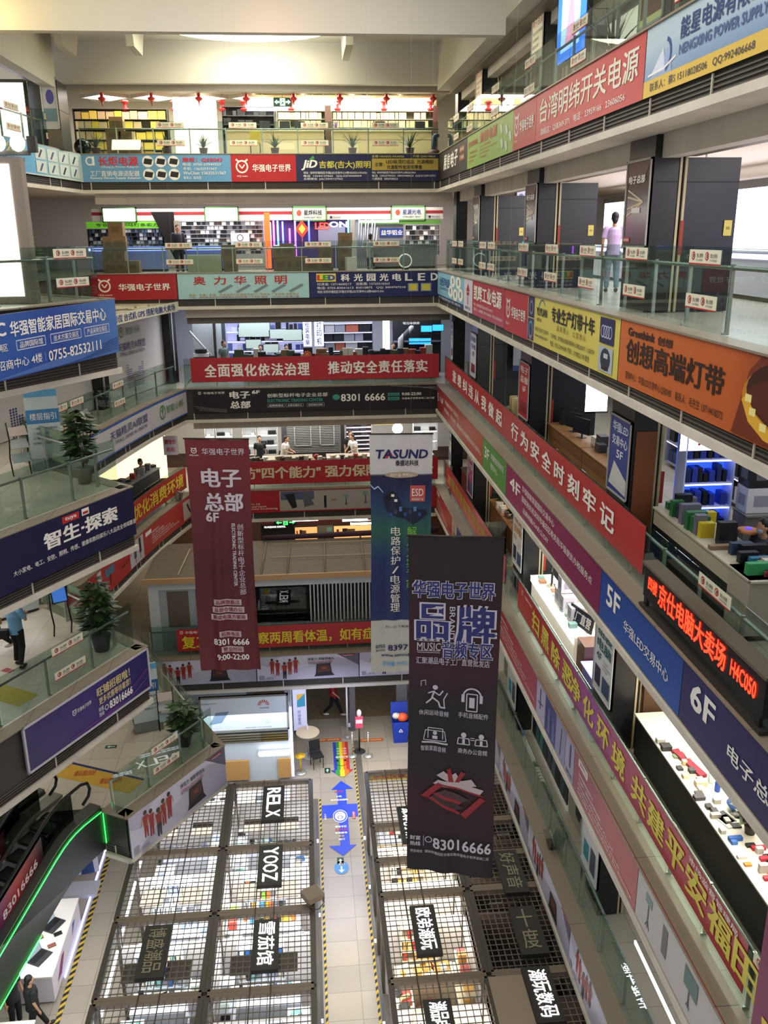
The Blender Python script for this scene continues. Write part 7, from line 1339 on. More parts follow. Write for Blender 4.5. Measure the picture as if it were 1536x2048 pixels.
# ------------------------------------------------------------------ third gallery, right wall
zt = zD
rc('black fronted counter with bright white top in the nearest bay of the third gallery', 14.9, 8.9, zt, x=6.15, front='#141717', top=M('#d0ccbc', .4), h=.98, dep=.62, kick='#3a2418')
t = thing('work_lamp', 'long white lamp bar over the bright counter of the third gallery', 'lamp', (6.9, 8.9, zt + 2.2)); MB().bx(0, .12, 0, 5.4, 0, .06, M('#fff4e0', .5, 6)).ob('tube', t); MB().bx(-.02, .14, 0, 5.4, .06, .1, '#999999').ob('housing', t)
for y in (.8, 4.5): MB().tube([(.06, y, .1), (.06, y, .55)], .008, '#888888', 5).ob('rod', t)
struct('wall_shop', MB().bx(6.36, 9.5, 15.2, 15.3, zt, zt + 2.8, '#d8c098')); struct('trim_dado', MB().bx(6.36, 9.5, 15.17, 15.2, zt, zt + 1.25, '#a87848'))
t = thing('desk', 'yellow wood desk with a drawer behind the bright counter', 'desk', (6.9, 13.9, zt)); MB().bx(0, 1.8, 0, .9, .72, .76, '#c89a50').ob('desktop', t); MB().bx(.1, .8, -.01, .06, .5, .72, '#a87838').ob('drawer', t)
for x in (.02, 1.72):
    for y in (.02, .82): MB().bx(x, x + .06, y, y + .06, 0, .72, '#8a6030').ob('leg', t)
MB().bx(-.24, .24, -.04, .04, 0, 1.75, '#4a3424').ob('wood_screen', None, 'dark wooden standing screen beside the black pillar', 'screen', loc=(6.6, 15.1, zt))
bsign('wall_box', 'yellow and grey switch box on the cream wall', 'switch box', 15.15, 7.25, 7.45, zt + 1.5, zt + 1.95, '#8a8a84', lambda p: p.R(0, .55, 1, 1, '#c8a82c'))
box((6.45, 13.1, zt + .98), .14, .85, .06, '#7a1a30', 'long crimson case lying on the bright counter', None, .2, 'case', 'crimson_case')
for i, (x, y, c) in enumerate(((7.3, 14.2, '#c8d0d4'), (7.42, 14.3, '#8ab8a8'), (7.6, 14.1, '#a86a2c'), (7.75, 14.35, '#d8d4d0'), (7.1, 14.5, '#b87a70'))): put(('bot', c), b_bottle(c), (x, y, zt + .76), 0, 'bottle on the yellow desk, ' + ('clear pale', 'pale green', 'amber with dark label', 'white', 'pinkish')[i], 'bottle', None, (1.4, 1.4, 1.2), 'bottle')
for i, (y, c) in enumerate(((12.55, '#c4dcd4'), (12.3, '#2a4aa0'))): put(('bot', c), b_bottle(c), (6.6, y, zt + .98), 0, 'bottle on the bright counter, ' + ('clear', 'blue and white'), 'bottle', None, (1.3,) * 3, 'bottle') if 0 else put(('bot', c), b_bottle(c), (6.6, y, zt + .98), 0, 'bottle on the bright counter, ' + ('clear pale one', 'blue one')[i], 'bottle', None, (1.3,) * 3, 'bottle')
put(('basin',), lambda: MB().lathe([(.12, 0), (.2, .12), (.21, .12), (.13, .01)], (0, 0, 0), '#3a5a8a', 18).ob('basin'), (6.72, 11.75, zt + .98), 0, 'blue round basin on the bright counter', 'basin')
put(('sp', 'd1'), leafy(.55, 60, 5, '#3a3430', .1, .16, .26, ('#3a4a30', '#6a7458', '#28331f')), (6.62, 11.2, zt + .98), 0, 'small leafy plant on the bright counter of the third gallery', 'plant', name='potted_plant')
for i, y in enumerate((12.9, 11.6, 11.5)): box((6.4, y, zt + .98), .22, .3, .012, ('#b0a890', '#3a3a3c', '#b8b8b4')[i], ('cream newspaper', 'dark board', 'pale board')[i] + ' lying on the bright counter', None, .3, 'sheet', 'sheet')
pile('tool or part on the bright repair counter', 'tools on the bright repair counter', (6.22, 6.6), (9.0, 11.1), zt + .98, 26, ['#2a2a2c', '#8a8a88', '#2a5aa0', '#b0283a', '#c8c4bc', '#d87a2c', '#3a6ab0', '#e0dcd4'], .08, .24, .03, .14, 'tool', 'tool', 11)
pile('small tool or sheet on the far half of the bright counter', 'small things on the far half of the bright counter', (6.2, 6.5), (11.2, 13.9), zt + .98, 22, ['#2a2a2c', '#c8b890', '#b8b4a8', '#3a3a3e', '#8a8a88', '#6a7a5a', '#a8a49a', '#e0dcd0'], .06, .22, .01, .09, 'small_tool', 'tool', 31)
t = thing('desk_lamp', 'black articulated magnifier lamp on the bright repair counter', 'lamp', (6.6, 10.6, zt + .98)); MB().lathe([(.09, 0), (.08, .03)], (0, 0, 0), '#1a1a1c', 12).ob('base', t); MB().tube([(0, 0, .03), (.1, .1, .4), (-.1, .3, .5)], .014, '#1a1a1c', 6).ob('arm', t); MB().lathe([(.1, 0), (.09, .05)], (-.1, .3, .46), '#2a2a2c', 14).ob('head', t)
person('black haired person bending over the bright repair counter', (6.98, 10.2, zt), -1.57, '#6a8ab8', '#2a2a34', pose='bend', vox=.012)
t = thing('orange_shelf', 'orange lit wooden shelf behind the black haired person', 'shelf', (8.2, 9.0, zt)); MB().bx(.3, .35, 0, 2.4, 0, 1.9, '#a86a2c').ob('back_panel', t)
for z in (.5, .95, 1.4): MB().bx(0, .3, 0, 2.4, z, z + .03, '#b87834').ob('shelf', t)
MB().bx(.1, .16, .1, 2.3, 1.82, 1.88, M('#ffb060', .5, 6)).ob('light_strip', t)
pile('small orange or white box on the orange lit shelf', 'boxes on the orange lit shelf', (8.3, 8.35), (9.1, 11.2), zt + .98, 10, ['#c8702c', '#d8d0c0', '#b83a2c', '#e0a040'], .1, .16, .1, .28, 'small_box', 'box', 13)
# second bay: white glowing counter, white boxes, factory sign
rc('glowing white glass counter in the second bay of the third gallery', 22.4, 18.4, zt, x=5.95, front=M('#d8d0bc', .5, .5), top=M('#f0ece0', .4, .5), glow=M('#ffffff', .5, 7), h=.95); rc('violet lit low counter beside the white poster', 17.7, 16.5, zt, x=5.95, front='#8a84c0', top=M('#b8b0ff', .5, 1.2), h=.7)
MB().bx(-.04, .04, -2, 2, 0, .06, M('#ffffff', .5, 8)).ob('light_tube', None, 'long white light tube above the glowing glass counter', 'light', loc=(7.6, 20.3, zt + 2.0))
for i, (y, z, s) in enumerate(((20.4, 0, .5), (20.0, 0, .45), (20.2, .42, .4), (19.3, 0, .4), (18.2, 0, .5))): box((6.28, y, zt + .95 + z), .35, s * .8, .4, '#c8c4cc', 'white carton on the glowing counter, ' + ('far lower', 'middle lower', 'upper', 'beside the black sign', 'nearest one')[i], None, name='white_carton', mark='#9a96a4') if i < 4 else box((6.28, 18.05, zt), .5, .55, 1.0, '#7a5a48', 'brown carton tower with white box beside the glowing counter', None, name='carton_tower')
put(('mon', 'v'), b_monitor('#16161a', .1, .6, .4), (6.3, 21.6, zt + .95), -1.9, 'black monitor tilted at the far end of the glowing counter', 'monitor', name='monitor'); put(('chr',), b_chair(), (7.4, 20.9, zt), 2.0, 'black office chair behind the glowing counter', 'chair', name='chair')
sign('shop_sign', 'tilted black sign with four white characters on the glowing counter', 'sign', (6.1, 19.35, zt + 1.0), (.25, -.95, 0), (.06, 0, .42), '#1c2030', lambda p: p.T('工厂直营', .06, .95, .5, .62, W_, .02))
person('person with bare leg raised behind the tilted black sign', (6.95, 18.9, zt), -1.9, '#c8a0a0', '#1c1c1e', pose='sit', vox=.014); person('person in grey cap and grey shirt leaning before the glowing counter', (6.9, 17.4, zt), -1.57, '#8a8684', '#3a3634', pose='bend', cap='#a8a4a0', vox=.014, h=1.5)
pile('small glowing goods box under the white counter glass', 'goods along the glowing counter', (6.1, 6.4), (18.5, 22.3), zt + .95, 12, ['#c8c4b0', '#8ab0a8', '#b88a6a'], .1, .2, .05, .12, seed=15)
# third bay: plants on a wood counter; posters on pillars
rc('wood counter with plants in the third bay of the third gallery', 29.8, 25.9, zt, x=6.3, front='#8a5a34', top='#9a6a3c', h=.95)
for y, k, s in ((29.0, .5, 6), (27.1, .55, 7), (26.3, .5, 8)): put(('lf', 'd', s), leafy(k, 55, s, '#5a4a3a', .1, .14, .28), (6.6, y, zt + .95), 0, 'leafy plant on the wood counter of the third gallery, ' + {6: 'farthest', 7: 'middle', 8: 'nearest'}[s], 'plant', name='potted_plant')
pile('small red or white item on the wood counter', 'items on the wood counter', (6.4, 6.7), (27.4, 28.8), zt + .95, 7, ['#a83a2c', '#c8c0b4', '#7a5a4a', '#c8b8b0'], .1, .25, .06, .2, seed=17); put(('lf', 'd9'), leafy(.5, 40, 9, '#8a8a80', .1, .14, .2, ('#8a9a3a', '#6a7a2c')), (6.5, 24.6, zt + .4), 0, 'yellow green plant low beside the orange poster', 'plant', name='potted_plant')
box((6.6, 25.2, zt), .7, .8, 1.2, '#b09a70', 'tan cabinet below the plants', None, name='tan_cabinet', cat='cabinet'); MB().tube([(0, 0, 0), (0, 0, .95)], .3, '#4a4a40', 14).ob('round_bin', None, 'dark round drum standing before the wood counter', 'drum', loc=(5.98, 26.9, zt))
person('person in pale shirt at the far end behind the crumpled red banner', (6.6, 31.6, zt), -1.4, '#b0a498', '#2a2a2c', pose='bend', vox=.02); pile('red or grey goods near the corner of the third gallery', 'goods near the corner', (6.2, 6.6), (31.6, 34.2), zt + .9, 9, ['#a02a2a', '#5a6a60', '#c8c0b0', '#3a3a3c'], .2, .35, .1, .3, seed=18); rc('red counter near the corner of the third gallery', 34.6, 31.4, zt, front='#7a2428', top='#5a4a44', h=.9, x=6.1)
pd_ = (('white poster with green characters on the pillar beside the dark door panel', '#b4b4b2', '#1c5a58', ('组装', '电脑', '4F')), ('white poster with orange blocks on the second pillar of the third gallery', '#b8b4ac', '#c8862c', ('租赁', '回收', '1F')), ('violet and red poster with white characters on the third pillar of the third gallery', '#7a2a4a', '#d8ccd4', ('品牌', '安卓', '3F')), ('narrow white poster with dark text on the corner pillar of the third gallery', '#a8a8a4', '#2a2a30', ('组装', '维修', '4F')))
for y, (l, c, tc, tx) in zip((15.2, 22.7, 30.1, 34.95), pd_):
    w = 1.12 if y < 34 else .5
    rsign('poster', l, 'poster', XC - .04, y + .03, y + .03 + w, zt + .85, zt + 2.5, M(c, .4, .18), lambda p, tx=tx, tc=tc: (p.T(tx[0], .14, .88, .84, .14, M(tc, .5), .03), p.T(tx[1], .14, .88, .66, .14, M(tc, .5), .03), p.T(tx[2], .14, .4, .5, .09, M(tc, .5), .02), p.R(.1, .1, .4, .35, '#3a2a4a'), p.R(.5, .08, .9, .3, '#4a5a7a'), lines(p, .5, .9, (.5, .45, .4), .025, M(tc, .5), ('专业组装', '品牌电脑批发', '配件维修'))), rim=(.03, '#c0c0c0'))
for k in 'DC':
    for i, y in enumerate((15.2, 22.7, 30.1)): MB().bx(-.03, .03, -.012, 0, 0, .6, '#9a2c20').ob('red_couplet', None, 'narrow red paper strip on the pillar side of the %s gallery, %s' % ({'D': 'third', 'C': 'fourth'}[k], ('nearest', 'middle', 'farthest')[i]), 'paper strip', loc=(XC + .6, y - .001, LV[k] + .95))
# ------------------------------------------------------------------ second gallery, right wall
for a, b, l in ((8.95, 11.4, 'nearest'), (16.5, 18.8, 'second'), (24.0, 26.4, 'farthest')): MB().bx(-.02, .02, a - (a + b) / 2, b - (a + b) / 2, 0, 2.4, '#a09c90').ob('white_partition', None, 'plain pale partition wall in the second gallery, ' + l, 'partition', loc=(6.25, (a + b) / 2, zE))
pe = (('white poster with red characters on the nearest pillar of the second gallery', '#b8b4b4', '#a8242c', ('组装', '电脑', '1F')), ('poster of dark clothes with a yellow header on the second pillar of the second gallery', '#a8a498', '#2a2a2c', ('秋装', '上市', '1F')), ('dark blue poster on the third pillar of the second gallery', '#2a3070', '#c8ccd8', ('数码', '广场', '1F')))
for y, (l, c, tc, tx) in zip((15.2, 22.7, 30.1), pe):
    rsign('poster', l, 'poster', XC - .04, y + .03, y + 1.15, zE + .6, zE + 2.45, M(c, .4, .12), lambda p, tx=tx, tc=tc: (p.T(tx[0], .14, .88, .86, .12, M(tc, .5), .03), p.T(tx[1], .14, .88, .71, .13, M(tc, .5), .03), p.T(tx[2], .14, .4, .57, .08, M(tc, .5), .02), p.R(.15, .12, .45, .35, '#3a8a98'), p.R(.55, .08, .85, .4, '#4a4a5a')), rim=(.03, '#c0c0c0'))
t = sign('wall_picture', 'tall picture wall of dark teal mountains in the second gallery', 'wall picture', (6.2, 22.4, zE + .1), (0, -3.5, 0), (0, 0, 2.3), '#2a3038', lambda p: [p.P_([(x, 0), (x + .06, .9 - .2 * (i % 3)), (x + .12, .3), (x + .1, 0)], c) for i, (x, c) in enumerate(((0, '#1a1c24'), (.1, '#3a6a6c'), (.22, '#4a8a88'), (.34, '#2a3a48'), (.46, '#4a4a5c'), (.58, '#5a6a78'), (.7, '#20242c'), (.82, '#3a4a58')))] and None)
sign('wall_picture', 'pale picture panel with a black bag and a yellow strip in the second gallery', 'wall picture', (6.2, 18.75, zE + .1), (0, -1.5, 0), (0, 0, 2.3), '#a8a294', lambda p: (p.R(0, .88, 1, 1, '#b8a82c'), p.T('新品上市', .2, .8, .94, .06, K_), p.P_([(.3, .7), (.6, .72), (.75, .3), (.6, .1), (.4, .12)], K_)))
struct('trim_glow', MB().bx(5.1, 5.13, 5.5, 11.6, LV['D'] - 1.37, LV['D'] - 1.31, M('#eef2ff', .5, 3)))  # glow put on the ledge front for its brightly lit near end
# ------------------------------------------------------------------ the left landings
def info_board(label, loc, rz, blue='#3a78a8'):
    t = thing('info_stand', label, 'information stand', loc, rz); bd = MB(); bd.fb((-.4, 0, .25), (.8, 0, 0), (0, .04, 0), (0, .3, 1.75), '#b8c4c4'); bd.ob('board', t)
    p = Panel(flat((-.4, 0, .25), (.8, 0, 0), (0, .3, 1.75)), .8, 1.78); p.R(0, .52, 1, .72, blue).R(0, .9, 1, 1, '#5a9ac0').T('楼层指引', .1, .9, .62, .1, W_); lines(p, .12, .9, (.45, .38, .31, .24), .035, M('#5a6a70', .5), ('一楼 手机数码', '二楼 安防电子', '三楼 智能手机', '四楼 电脑办公')); p.fin(t)
    MB().fb((-.42, -.1, 0), (.84, 0, 0), (0, .35, 0), (0, .05, .28), M('#8a8a88', .2, metal=.9)).ob('steel_base', t); return t
def mag_rack(label, loc, rz):
    t = thing('magazine_rack', label, 'rack', loc, rz); b = MB()
    for x in (-.22, .22): b.tube([(x, 0, 0), (x + .0, .12, .45), (x, -.02, .9), (x, .1, 1.35)], .018, '#141416', 6)
    b.ob('frame', t)
    for z, c in ((.35, '#8a9a9c'), (.7, '#a8b0ae'), (1.02, '#b8a8a0')): MB().fb((-.21, -.1, z), (.42, 0, 0), (0, .14, .2), (0, -.01, .012), c).ob('leaflet_tray', t)
    return t
def kiosk(label, loc, rz):
    t = thing('touch_kiosk', label, 'kiosk', loc, rz); b = MB()
    for x in (-.22, .22): b.tube([(x, .05, 0), (x, -.12, .35), (x, .1, .75), (x, .02, 1.45)], .02, '#121214', 6)
    b.ob('frame', t); MB().fb((-.2, -.12, .95), (.4, 0, 0), (0, .16, .4), (0, .03, -.01), '#15161a').ob('screen_case', t); MB().fb((-.17, -.128, .98), (.34, 0, 0), (0, .13, .33), (0, -.002, .001), M('#3a6ab8', .4, .8)).ob('screen', t); return t
info_board('tall blue and white information board on the navy landing', (-6.7, 23.0, zC), .35); mag_rack('black curved leaflet rack beside the tall information board', (-7.2, 22.4, zC), .6)
put(('lf', 1), leafy(1.35, 230, 31, '#8a8478', .2, .4, .5), (-5.45, 21.45, zC), 0, 'large leafy plant behind the glass on the navy landing', 'plant', name='potted_plant')
put(('lf', 2), leafy(1.4, 260, 32, '#3a3a36', .24, .4, .55), (-5.35, 20.9, zD), 0, 'large leafy plant behind the glass on the purple landing', 'plant', name='potted_plant'); kiosk('black kiosk with blue screen and curved legs on the purple landing', (-6.55, 21.9, zD), .5)
put(('lf', 3), leafy(1.05, 200, 33, '#3a3a36', .22, .3, .5), (-3.85, 22.9, zE), 0, 'leafy plant in the corner of the lowest landing', 'plant', name='potted_plant'); info_board('blue and white information board on the lowest landing', (-5.0, 23.8, zE), .3, '#2a5a88'); mag_rack('black leaflet rack between board and plant on the lowest landing', (-4.45, 23.75, zE), .2)
put(('lf', 4), leafy(1.0, 170, 34, '#7a8078', .24, .42, .42, ('#3a4a2c', '#56703c', '#6a7a4a')), (-6.3, 21.6, zB), 0, 'leafy plant in a pale pot on the upper left landing', 'plant', name='potted_plant'); put(('sp', 41), spiky(.55, 22, 41, '#6a3a2c', .17, .24), (-6.9, 21.9, zB), 0, 'small spiky plant at the left edge of the upper landing', 'plant', name='potted_plant')
t = thing('light_column', 'tall glowing white column box on the upper left landing', 'light column', (-6.5, 19.6, zB)); MB().bx(0, .95, 0, .3, 0, 2.85, '#8a7e74').ob('box', t); MB().bx(.1, .72, -.02, 0, .15, 2.72, M('#fff6ea', .5, 4)).ob('light_panel', t)
t = thing('spotlight', 'blazing twin spotlight on the left edge above the light column', 'spotlight', (-5.7, 19.8, zB + 2.9))
for x in (-.28, .1): MB().ball((x, -.05, .22), (.15, .12, .16), M('#ffffff', .5, 10), 12).ob('lamp', t)
MB().bx(-.4, .3, .0, .1, 0, .08, '#3a3834').bx(.28, .45, -.05, .1, .05, .35, '#2c2a28').ob('bracket', t)
person('man in light blue shirt and black trousers walking on the purple landing', (-7.15, 20.25, zD), 2.7, '#6f9cc0', '#141418', pose='step', arms='fold', vox=.01, h=1.78); person('person in black trousers cut by the left edge of the photo', (-7.85, 20.9, zD), -.9, '#b0946a', '#17171a', pose='walk', arms='reach', vox=.012, shoes='#c8c4bc')
MB().bx(-.16, .16, -.07, .07, 0, .22, '#15151a').ob('shoulder_bag', None, 'small black bag hanging at the side of the man in light blue', 'bag', loc=(-7.42, 20.05, zD + .82))
counter('white lit display counter behind the man in light blue', (-9.3, 22.2), (-7.6, 23.6), zD, .6, .9, '#b8c0c4', '#d0d8dc', glow=CW)
person('person in dark trousers walking in the shop behind the curved slogan banner', (-6.5, 34.0, zD), 1.2, '#8a8a88', '#1c1c22', pose='walk', vox=.018)
cb = [V((p.x - 1.15, p.y - .2, 0)) for p in CURVE[2:]]
for i, (a, b) in enumerate(segs(cb)): counter('dark counter following the curved slogan banner, ' + ('nearest', 'second', 'third', 'farthest')[i] + ' section', (a.x, a.y), (b.x, b.y), zD, .6, 1.12, '#15161c', '#8a8a90')
for i in range(16):
    k = i / 15 * (len(cb) - 1.01); a, b = cb[int(k)], cb[int(k) + 1]; p = a.lerp(b, k - int(k)) - nrm(a, b) * .3; box((p.x, p.y, zD + 1.12), .2, .2, .1 + (i * 7 % 5) * .05, ('#2a3a3a', '#a03a34', '#b8b4b0', '#1c1c20', '#6a6a78')[i % 5], 'small device on the curved dark counter', 'devices on the curved dark counter', i, 'device', 'device')
bsign('poster', 'white hanging paper sign with red characters over the curved counter', 'sign', 34.5, -5.65, -5.1, zD + 1.75, zD + 2.5, '#c8c0cc', lambda p: (p.T('震惊价', .1, .9, .7, .25, RED, .02), p.T('租机', .2, .8, .3, .25, RED, .02))); t = thing('glowing_shop_wall', 'warm glowing shop wall behind the walking person on the curved gallery', 'shop wall', (-9.5, 36.5, zD)); MB().bx(0, 3.6, 0, .1, .3, 2.5, M('#ffe8b8', .5, 1.8)).ob('glow_panel', t); MB().bx(0, 3.6, -.02, .12, 0, .3, '#8a6a3c').ob('plinth', t)
# ------------------------------------------------------------------ ground floor, left shop under the escalators
zF = LV['F']
for (a, b, l) in (((-7.05, 18.3), (-6.35, 18.3), 'nearer'),): pass
def table(label, x0, x1, y0, y1, h=.85):
    t = thing('display_table', label, 'display table', (x0, y0, zF)); MB().bx(0, x1 - x0, 0, y1 - y0, .06, h - .04, '#c4bcc4').ob('body', t); MB().bx(-.02, x1 - x0 + .02, -.02, y1 - y0 + .02, h - .04, h, M('#e8e4de', .35)).ob('tabletop', t); MB().bx(.05, x1 - x0 - .05, .05, y1 - y0 - .05, 0, .06, '#77737a').ob('plinth', t)
    p = Panel(flat((x1 - x0 + .001, .1, .2), (0, y1 - y0 - .2, 0), (0, 0, .5)), y1 - y0 - .2, .5); p.P_([(.1, .2), (.3, .9), (.4, .8), (.25, .1)], '#7a2a5a').P_([(.7, .3), (.75, .9), (.85, .8)], '#3a5a9a'); p.fin(t); return t
table('white display table with two laptops beside the hazard tape', -7.75, -6.75, 18.2, 20.9); table('nearer white display table at the bottom left', -7.75, -6.8, 14.6, 16.9)
for i, (x, y, a) in enumerate(((-7.3, 20.0, .5), (-7.35, 18.9, .5), (-7.35, 16.2, .4), (-7.2, 15.3, .4))): put(('lap',), b_laptop('#8a9aa0', .5), (x, y, zF + .85), a + .6, 'open dark laptop on a white display table, ' + ('far end of the far table', 'near end of the far table', 'far end of the near table', 'near end of the near table')[i], 'laptop', None, (1.5,) * 3, 'laptop')
for i, (x, y) in enumerate(((-6.95, 19.6), (-7.0, 19.2), (-7.4, 19.5), (-7.05, 16.0))): box((x, y, zF + .85), .2, .12, .03, ('#1a1a1c', '#8a5a48', '#7a5a34', '#2a2420')[i], ('black tablet', 'rose phone box', 'tan box', 'dark tablet')[i] + ' lying on a white display table', None, .5, 'device', 'tablet')
t = thing('wave_light', 'white glowing wavy light bar under the escalator', 'light', (-8.0, 18.4, zF + 1.5)); s = MB()
for i in range(14): s.ball((0, i * .19, 0), (.06, .12, .1), M('#ffffff', .5, 9), 8)
s.ob('glowing_letters', t); MB().bx(-.1, -.05, -.1, 2.6, -.08, .08, '#999aa0').ob('bracket', t); MB().bx(-.09, -.06, 1.2, 1.26, -1.5, -.08, '#77777a').ob('post', t)
person('person with dark hair standing behind the white display table', (-7.5, 17.6, zF), 1.0, '#2a2a2c', '#1c1c20', vox=.012); person('person in black walking between the two white tables', (-6.95, 17.3, zF), 2.2, '#18181a', '#141416', pose='walk', vox=.014)
sign('wall_picture', 'white picture panel of a person in dark blue below the green light strip', 'wall picture', (-7.9, 22.6, zF + .15), (1.25, .25, 0), (0, 0, 1.9), '#b4b8c4', lambda p: (p.P_([(.6, 0), (.62, .5), (.72, .72), (.85, .6), (.9, 0)], '#2a3a6a'), p.E(.74, .82, .07, .08, '#b08a78'), p.P_([(.1, .6), (.3, .75), (.2, .5)], '#8a92a8')))
MB().bx(-.75, .75, -.3, .3, 0, .12, '#a8a8b0').ob('plinth_bench', None, 'pale low bench in front of the picture panel', 'bench', loc=(-7.3, 22.2, zF)); MB().bx(-.02, .02, -2.9, 2.9, 0, .05, M('#a8b0ff', .5, 5)).ob('floor_light', None, 'blue white light strip along the hazard tape', 'light strip', loc=(-6.72, 21.9, zF)); MB().bx(-.03, .03, -.9, .9, 0, 1.9, '#2a2c30').ob('dark_panel', None, 'slim dark framed panel at the end of the white display table', 'panel', loc=(-6.72, 20.6 + 1.3, zF)) if 0 else None
struct('wall_left', MB().bx(-9.6, -9.5, 10, 26, zF, zF + 2.6, '#8a8a90'))
# entrance furniture
t = thing('round_table', 'round cream table beside the entrance pillar', 'table', (-.4, 28.6, zF)); MB().lathe([(.42, .98), (.43, 1.0), (.42, 1.03)], (0, 0, 0), '#b8a890', 24).ob('tabletop', t); MB().lathe([(.03, .03), (.03, .98)], (0, 0, 0), STEEL, 8).ob('column', t); MB().lathe([(.25, 0), (.24, .03)], (0, 0, 0), STEEL, 16).ob('base', t)
put(('stl',), b_stool('#c8a01c'), (-.68, 27.6, zF), 0, 'yellow bar stool near the hazard tape', 'stool', name='bar_stool'); put(('chr',), b_chair(), (-.1, 27.95, zF), .3, 'black chair tucked under the round table', 'chair', name='chair'); put(('bot', 's'), b_bottle('#d0d0d4'), (-.4, 28.75, zF + 1.03), 0, 'small white bottle on the round table', 'bottle', name='bottle')
t = thing('waste_bin', 'blue recycling bin overflowing with paper and an orange bag', 'bin', (3.05, 29.4, zF)); MB().mesh([(-.25, -.22, 0), (.25, -.22, 0), (.25, .22, 0), (-.25, .22, 0), (-.3, -.27, .9), (.3, -.27, .9), (.3, .27, .9), (-.3, .27, .9)], [(0, 1, 5, 4), (1, 2, 6, 5), (2, 3, 7, 6), (3, 0, 4, 7), (3, 2, 1, 0)], '#1c3aa8').ob('body', t, 'blue body'); MB().fb((-.32, .25, .85), (.64, 0, 0), (0, .1, .55), (0, .04, 0), '#1a3498').ob('lid', t); MB().ball((.1, -.05, .98), (.22, .2, .17), '#c8502c', 8).ob('orange_bag', t); MB().ball((-.14, .0, 1.02), (.17, .15, .12), '#b8b4ac', 7).ob('waste_paper', t)
p = Panel(flat((-.15, -.262, .35), (.3, 0, 0), (0, -.02, .35)), .3, .35); p.d = .02; p.RING(.5, .55, .08, .03, W_, 3, 90, 450).T('可回收物', .1, .9, .1, .14, W_); p.P.ob('recycling_mark', t)
t = thing('sanitizer_stand', 'slim stand with a pink and white sign behind two chrome posts', 'stand', (1.48, 28.75, zF)); MB().tube([(0, 0, 0), (0, 0, 1.0)], .03, '#1a1a1c', 8).ob('pole', t); MB().bx(-.14, .14, -.05, .02, 1.0, 1.45, '#c8486a').bx(-.12, .12, -.06, -.05, 1.2, 1.35, '#e0c8d0').ob('sign', t, 'pink sign'); MB().ball((0, -.02, 1.6), (.09, .06, .16), '#c8c4cc', 10).ob('dispenser', t); MB().lathe([(.22, 0), (.2, .03)], (0, 0, 0), '#2a2a2c', 14).ob('base', t)
for i, (x, y) in enumerate(((1.2, 28.45), (1.78, 28.4))):
    def bp():
        t = thing('barrier_post', None, 'post'); MB().tube([(0, 0, 0), (0, 0, .95)], .025, STEEL, 8).ob('pole', t); MB().lathe([(.17, 0), (.16, .04), (.04, .07)], (0, 0, 0), STEEL, 16).ob('base', t); MB().ball((0, 0, .97), .04, STEEL, 8).ob('knob', t); return t
    put(('bp',), bp, (x, y, zF), 0, 'chrome barrier post before the pink sign, ' + ('left', 'right')[i] + ' one', 'post', name='barrier_post')
person('person in dark red top and black trousers walking past the entrance', (.62, 31.4, zF), 1.35, '#8a1c2c', '#121214', pose='walk', shoes='#c8c4c0', arms='swing', vox=.012, h=1.72)
# counters and goods of the shopfront with the petal emblem
counter('white counter with phones in front of the petal emblem shop', (-3.7, 24.2), (-2.1, 24.2), zF, 1.2, .9, '#d0c8b8', M('#f0ece4', .4, .4)); counter('pale counter with white boxes in front of the petal emblem shop', (-2.05, 24.3), (-1.0, 24.3), zF, 1.1, .9, '#c8b078', '#c8ccd0')
for i in range(7): box((-3.5 + i % 4 * .36, 24.5 + i // 4 * .5, zF + .9), .2, .12, .02, ('#15182a', '#c83a78', '#c8683a', '#d8a85a', '#1a1a1c', '#2a2a2e', '#b8b8bc')[i], 'phone lying on the white shopfront counter', 'phones on the white shopfront counter', 0, 'phone', 'phone')
for i in range(6): box((-1.95 + i % 3 * .3, 24.55 + i // 3 * .4, zF + .9), .22, .24, .1 + .05 * (i % 2), ('#b8c4c8', '#c8ccd0', '#1c1c22')[i % 3], 'white or black box on the pale shopfront counter', 'boxes on the pale shopfront counter', 0, 'box', 'device_box')
